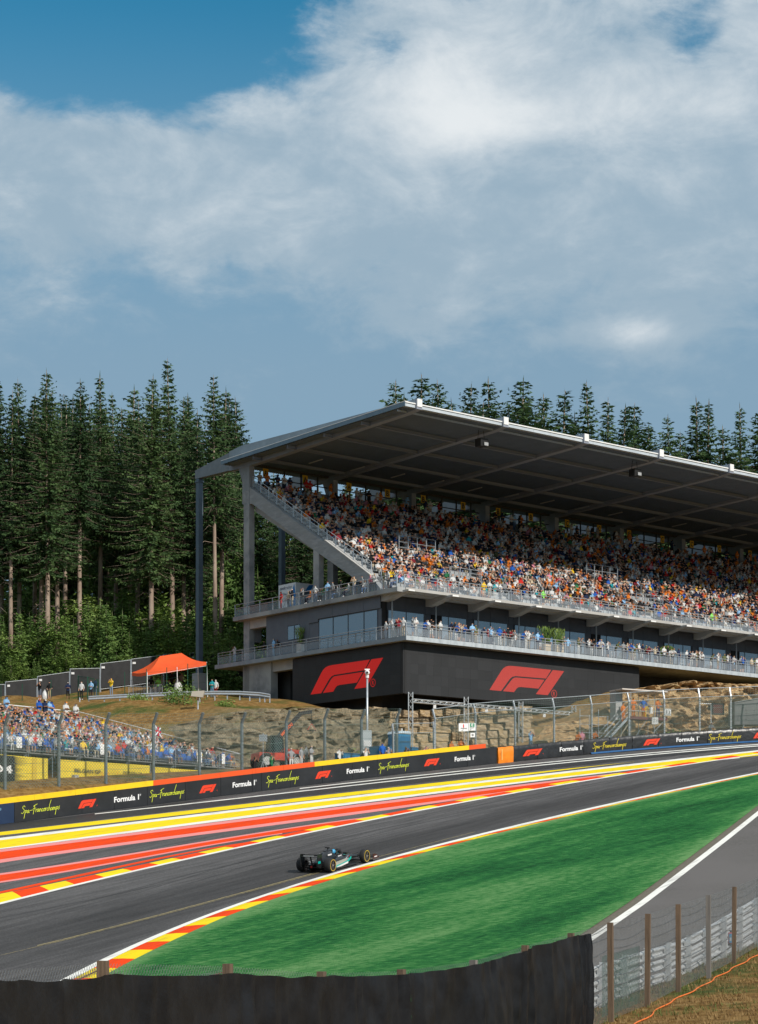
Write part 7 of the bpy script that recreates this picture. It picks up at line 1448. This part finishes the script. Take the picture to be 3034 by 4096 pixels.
def track_people():
    face = lambda u, d: (lambda t: math.atan2(t.y, t.x))(wall_at(solve_a(u, d))[2])
    for u, d, p, tp, lab, lg, hat in ((1018, 1.5, 'cam', 'black', 'crouching photographer in # beside the handler wheel', (.02, .02, .02), (.02, .02, .02)), (1085, 1.5, 'cam', 'green', 'photographer in dark # top just right of the handler wheel', (.02, .02, .02), (.05, .03, .02)), (1166, 1.7, 'hip', 'grey', 'tall person in # shirt, white trousers and cap behind the wall', (.55, .55, .53), (.62, .62, .6)), (1207, 1.7, 'rel', 'grey', 'person in # shirt and black cap, middle of three behind the wall', (.4, .4, .4), (.02, .02, .02)), (1225, 2.3, 'rel', 'grey', 'person half hidden behind two in grey shirts at the wall', (.1, .1, .1), (.1, .12, .2)), (1246, 1.7, 'fold', 'grey', 'person in # shirt and pale cap, rightmost of three behind the wall', (.5, .5, .48), (.55, .5, .4)),
                                      (1356, 1.4, 'cam', 'white', 'photographer in # shirt behind the yellow cap before the mossy rock', (.02, .02, .02), (.03, .02, .02)), (1464, 1.3, 'cam', 'white', 'photographer in # shirt at the foot of the camera mast', (.02, .02, .02), (.03, .02, .02)), (1532, 1.3, 'rel', 'blue', 'person in # behind the wall left of the toilet', (.02, .02, .03), (.05, .03, .02)), (1556, 1.3, 'cam', 'grey', 'photographer in white cap close to the blue container', (.02, .02, .02), (.62, .62, .6)), (1626, 1.2, 'cam', 'black', 'photographer in # with a lens before the tall blue toilet', (.02, .02, .02), (.02, .02, .02)), (1706, 1.2, 'cam', 'pink', 'photographer in # and white suit with raised arms before the blocks', (.03, .03, .08), (.02, .02, .02)), (1807, 1.2, 'fold', 'orange', 'marshal in # vest left of a pair before the stone blocks', (.6, .16, .02), (.02, .02, .02)), (1845, 1.2, 'fold', 'orange', 'marshal in # vest right of a pair before the stone blocks', (.6, .16, .02), (.02, .02, .02)),
                                      (2122, 1.2, 'cam', 'light blue', 'person in # shirt on the phone behind the padded barrier', (.1, .14, .2), (.02, .02, .02)), (2312, 1.3, 'lean', 'orange', 'marshal in # suit bent down by the truss leg', (.6, .16, .02), (.5, .15, .02)), (2330, 1.3, 'rel', 'pink', 'person in # beside the bent marshal', (.5, .35, .3), (.2, .1, .05)), (2382, 1.3, 'lean', 'orange', 'marshal in # suit bent down below the stairs', (.6, .16, .02), (.02, .02, .1)), (2846, 1.3, 'lean', 'grey', 'person crouching below the trackside display screen', (.1, .1, .2), (.5, .5, .5))):
        q = at_wall(u, d); sink = -.55 if 'crouch' in lab or 'bent' in lab or 'photographer' in lab else 0; q.z += sink*.6; person(p, q, face(u, d)+rp.uniform(-.3, .3), tp, lab, None, lg, hat, False, 1.02)
track_people()
def marshal_post():
    o0 = at_wall(2590, 3.0); x, y, t = wall_at(solve_a(2590, 3.0)); rz = math.atan2(t.y, t.x); o = empty('marshal_post', o0, rz); tag(o, 'scaffold marshal post with stairs and a light roof against the ochre rock', 'scaffold'); H = 2.0
    tu = lambda a, b, r=.03: MB().tube(a, b, r, 6)
    for xx in (-1.6, .1, 1.7):
        for yy in (0, 1.6): tu((xx, yy, -.5), (xx, yy, H+2.3)).obj('standard', galv, o)
    MB().box(-1.75, 1.85, -.1, 1.7, H-.12, H).obj('deck', M('deck_brown', (.13, .05, .045), (.09, .04, .035), 4, .7), o); MB().box(-1.8, 1.9, -.16, -.11, H-.18, H+.05).obj('toe_board', M('toe_board', (.18, .05, .05), rough=.6), o)
    MB().prism([Vector((-2.6, -.3, H+2.3)), Vector((1.9, -.3, H+2.22)), Vector((1.9, -.3, H+2.32)), Vector((-2.6, -.3, H+2.4))], (0, 2.2, 0)).obj('roof_panel', M('roof_panel', (.58, .52, .47), rough=.6), o, fix=True); MB().box(-2.55, -1.9, .9, 1.9, H-.2, H+2.3).obj('side_panel', M('grey_ply', (.36, .36, .36), rough=.7), o)
    for z in (H+.55, H+1.05): tu((-1.6, -.05, z), (1.7, -.05, z), .025).obj('guard_tube', galv, o)
    for a, b in (((-1.6, 0, -.3), (.1, 0, H)), ((1.7, 0, -.3), (.1, 0, H)), ((.1, 0, .2), (1.7, 0, H-.2))): tu(a, b, .025).obj('brace', galv, o)
    for yy in (.1, 1.0):
        MB().bar((-4.1, yy, -.3), (-1.75, yy, H), .06, .2).obj('stringer', galv, o); tu((-4.1, yy, .7), (-1.75, yy, H+1.0), .025).obj('handrail', galv, o); tu((-4.1, yy, .2), (-1.75, yy, H+.5), .02).obj('handrail', galv, o)
    for k in range(9): f = (k+.5)/9; MB().box(-4.1+2.35*f-.12, -4.1+2.35*f+.12, .1, 1.0, -.3+2.3*f-.02, -.3+2.3*f+.02).obj('stair_tread', galv, o)
    MB().bar((-3.4, -.25, -.6), (-2.05, -.25, 1.35), .16, .05).obj('plank', M('pale_plank', (.50, .40, .28), rough=.8), o)
    for k in range(4):
        xx = -6.2+k*.9; tu((xx, .6, -.5), (xx, .6, 2.6 if k in (0, 2) else 2.1)).obj('standard', galv, o)
    for z in (.6, 1.3, 2.0): tu((-6.2, .6, z), (-3.4, .6, z), .022).obj('ledger', galv, o)
    def brd(key, x0, z0, w, h, nm):
        MB().box(x0, x0+w, -.24, -.20, z0, z0+h).obj('board', white_paint, o)
        if key: letters({'LC4': 'LC 4', 'F3': 'F3'}[key], lambda a, b: Vector((x0+w*(.15+.7*a), -.245, z0+h*(.25+.5*b))), l_blk, o)
    brd('LC4', .35, H-.55, .62, .60, ''); brd('F3', 1.05+.6, H+.25, .60, .58, ''); brd(None, .1, H+.35, .32, .55, '')
    loc = lambda a, b, c: o0+Matrix.Rotation(rz, 3, 'Z') @ Vector((a, b, c))
    for a, b, c, p, tp, lab, lg in ((-2.05, .5, H-.5, 'rel', 'orange', 'marshal in # overalls coming up the stairs of the post', (.6, .16, .02)), (-1.0, .6, H, 'fold', 'orange', 'marshal in # and blue with folded arms on the post', (.6, .16, .02)), (.05, .7, H, 'hip', 'blue', 'marshal in # jacket in the middle of the post', (.6, .16, .02)), (.55, 1.1, H-.3, 'lean', 'yellow', 'marshal bending in # behind the post boards', (.6, .4, .02)), (1.45, .6, H, 'fold', 'orange', 'marshal in # with headset at the end of the post', (.05, .06, .2))): person(p, loc(a, b, c), rz+rp.uniform(-.3, .3), tp, lab, None, lg, (.05, .03, .02), False, 1.02, long=True)
marshal_post()
def display():
    p = at_wall(2800, 2.0); x, y, t = wall_at(solve_a(2800, 2)); o = empty('display_screen', p, math.atan2(t.y, t.x)); tag(o, 'small dark red display screen on a white frame before the ochre rock', 'screen')
    for xx in (0, 1.05): MB().tube((xx, 0, -.3), (xx, 0, 3.0 if xx == 0 else 2.9), .04, 6).obj('frame_post', white_paint, o)
    MB().tube((0, 0, 2.98), (2.1, 0, 2.98), .035, 6).obj('frame_bar', white_paint, o); MB().box(1.1, 2.25, -.12, .05, 2.05, 3.05).obj('housing', l_blk, o); MB().box(1.22, 2.13, -.125, -.121, 2.18, 2.92).obj('panel', M('screen_dark_red', (.13, .045, .035), rough=.25), o)
display()
def grey_box():
    p = at_wall(2975, 3.2, 1.0); x, y, t = wall_at(solve_a(2975, 3.2)); o = empty('grey_container', p, math.atan2(t.y, t.x)); tag(o, 'grey panelled container on trestles beside the last fence posts', 'container'); gm = M('container_grey', (.17, .17, .17), (.14, .14, .14), 2, .7)
    MB().prism([Vector((-.8, 0, 0)), Vector((3, 0, .1)), Vector((3, 0, 2.6)), Vector((-.8, 0, 1.9))], (0, 1.5, 0)).obj('body', gm, o, fix=True); MB().prism([Vector((-.85, -.08, 1.92)), Vector((3, -.08, 2.62)), Vector((3, -.08, 2.68)), Vector((-.85, -.08, 1.98))], (0, 1.65, 0)).obj('lid', M('container_lid', (.26, .26, .26), rough=.6), o, fix=True)
    for k in range(3): MB().bar((-.5+k*1.4, .1, -1.4), (.1+k*1.4, .1, .0), .06).obj('trestle', galv, o)
    for k in range(10): MB().ball((-.5+(k % 5)*.75, -.012, .5+(k//5)*.8), .03, 5, 4).obj('rivet', l_blk, o)
grey_box()
# ------------------------------------------------------------------ on the stand's decks
def deck_things():
    o = empty('cool_trailer', GW(1.6, 17.6, Zu), GA); tag(o, 'white and blue cool trailer for hire standing on the upper terrace', 'trailer'); MB().box(0, 2.2, 0, 2.6, .15, 2.55).obj('box_body', M('trailer_white', (.66, .68, .69), (.60, .62, .63), 1, .5), o)
    bl = M('trailer_blue', (.015, .16, .42), rough=.5); sd = lambda x, y, e=.006: Vector((-e, 2.6*(1-x), .15+2.4*y)); nv = M('trailer_navy', (.02, .03, .09), rough=.5)
    mb = MB(); mb.add([sd(*p) for p in ((.62, 0), (1, 0), (1, .52), (.92, .98), (.78, .62))], [(0, 1, 2, 3, 4)]); mb.obj('blue_swoosh', bl, o); mb = MB(); mb.add([Vector((x*2.2, -.006, .15+2.4*y)) for x, y in ((.02, .02), (.25, .02), (.62, .5), (.95, .98), (.7, .95), (.3, .5))], [(0, 1, 2, 3, 4, 5)]); mb.obj('blue_swoosh', bl, o); MB().box(.55, 1.5, -.02, -.007, .15, 1.9).obj('door', M('trailer_door', (.10, .12, .14), rough=.5), o)
    for key, x0, x1, y0, y1, m_ in (('cool', .07, .36, .80, .92, nv), ('trailer', .37, .80, .80, .92, nv), ('huur', .22, .60, .55, .66, nv), ('amp', .30, .45, .44, .50, nv), ('koop', .18, .58, .30, .41, nv)): text(key, lambda x, y: sd(x0+(x1-x0)*x, y0+(y1-y0)*y, .009)).obj('lettering', m_, o)
    for a, b in (((.30, .68), (.72, .30)), ((.68, .74), (.28, .12))): p, q = sd(*a, .012), sd(*b, .012); MB().bar(p, q, .03, .008, up=(1, 0, 0)).obj('strike_line', l_blk, o)
    b = empty('bar_counter', GW(.8, 20.9, Zu), GA); tag(b, 'brown timber-clad bar counter at the end of the terrace', 'counter')
    for k in range(6): MB().box(0, .05, 0, 3.4, .05+k*.155, .19+k*.155).obj('plank', M('bar_planks', (.14, .065, .035), (.10, .045, .025), 5, .7, stretch=(0, 1, .2, 1)), b)
    MB().box(-.1, .8, -.1, 3.5, 1.0, 1.06).obj('top', l_blk, b); MB().box(.06, .7, .05, 3.35, 0, .98).obj('carcass', l_blk, b)
    p = empty('parasol', GW(3.0, 9.0, Zu), GA); tag(p, 'folded pale parasol standing among the terrace tables', 'parasol'); MB().tube((0, 0, 0), (0, 0, 2.7), .03, 6).obj('pole', galv, p)
    rows = [[Vector(((r_*(1+.25*math.sin(a*4)))*math.cos(a), (r_*(1+.25*math.sin(a*4)))*math.sin(a), z)) for a in np.linspace(0, 6.283, 17)[:-1]] for r_, z in ((.30, 1.0), (.27, 1.5), (.16, 2.2), (.03, 2.65))]; MB().grid(rows, 0, True).obj('canopy', M('parasol_cloth', (.50, .40, .40), (.42, .36, .37), 3, .8), p, True)
    wood = M('chair_wood', (.42, .24, .09), rough=.6)
    for i, (y, x) in enumerate(((8.2, 1.3), (8.9, 1.4), (14.1, 1.2), (7.4, 1.5), (11.6, 1.3))):
        c = empty('wooden_chair', GW(x, y, Zu), GA+i); tag(c, 'light wooden chair on the shaded terrace, %s from the deck corner' % nth(sorted((8.2, 8.9, 14.1, 7.4, 11.6)).index(y)), 'chair', 'wooden chairs on the terrace'); MB().box(-.22, .22, -.22, .22, .43, .47).obj('seat', wood, c); MB().box(-.22, .22, .19, .22, .6, .95).obj('backrest', wood, c)
        for sx in (-.2, .2):
            for sy in (-.2, .2): MB().bar((sx, sy, 0), (sx, sy, .43 if sy < 0 else .95), .035).obj('leg', wood, c)
    for i, (t, y) in enumerate(((.55, 15.2), (17.2, .9), (18.9, 1.0), (33.8, 1.3))):
        q = empty('planter', GW(t, y, Zl), GA); tag(q, ('white planter with bright bamboo on the shaded balcony side', 'timber planter with tall grass on the sunny balcony', 'second timber planter with tall grass on the sunny balcony', 'planter with a round clipped green bush on the sunny balcony')[i], 'planter'); r = random.Random(i)
        MB().box(-.45, .45, -.3, .3, 0, .75).obj('pot', white_paint if i == 0 else M('planter_wood', (.45, .35, .22), rough=.7), q); mb = MB()
        for k in range(420 if i != 3 else 700):
            if i == 3: d = Vector((r.gauss(0, 1), r.gauss(0, 1), r.gauss(0, 1))).normalized()*r.uniform(.5, .8); c = Vector((0, 0, 1.35))+Vector((d.x*1.3, d.y*.7, d.z*.8)); a = Vector((r.uniform(-1, 1), r.uniform(-1, 1), r.uniform(-1, 1))).normalized()*.1
            else: h = r.uniform(.2, 1.5); c = Vector((r.uniform(-.4, .4)*(1+h*.5), r.uniform(-.25, .25)*(1+h*.4), .75+h)); a = Vector((r.uniform(-.4, .4), r.uniform(-.4, .4), .8)).normalized()*r.uniform(.12, .25)
            w = a.cross(Vector((r.uniform(-1, 1), r.uniform(-1, 1), .3))).normalized()*.03*(2 if i == 3 else 1); mb.add([c-a, c+w, c+a, c-w], [(0, 1, 2, 3)])
        mb.obj('foliage', leafm, q)
    ws = M('stool_white', (.60, .60, .59), rough=.5)
    for i, t in enumerate((6.4, 7.9, 8.8, 10.4, 11.3, 25.6, 27.1, 28.3, 30.2, 31.5, 33.0, 35.1)):
        c = empty('bar_stool', GW(t, .75, Zl), GA); tag(c, 'white bar stool behind the balcony glass, %s from the corner' % nth(i), 'stool', 'white bar stools on the balcony'); MB().box(-.18, .18, -.18, .18, .72, .77).obj('seat', ws, c)
        for sx in (-1, 1):
            for sy in (-1, 1): MB().bar((sx*.22, sy*.22, 0), (sx*.15, sy*.15, .72), .03).obj('leg', ws, c)
        MB().bar((-.2, -.2, .3), (.2, -.2, .3), .025).obj('foot_rail', ws, c)
deck_things()
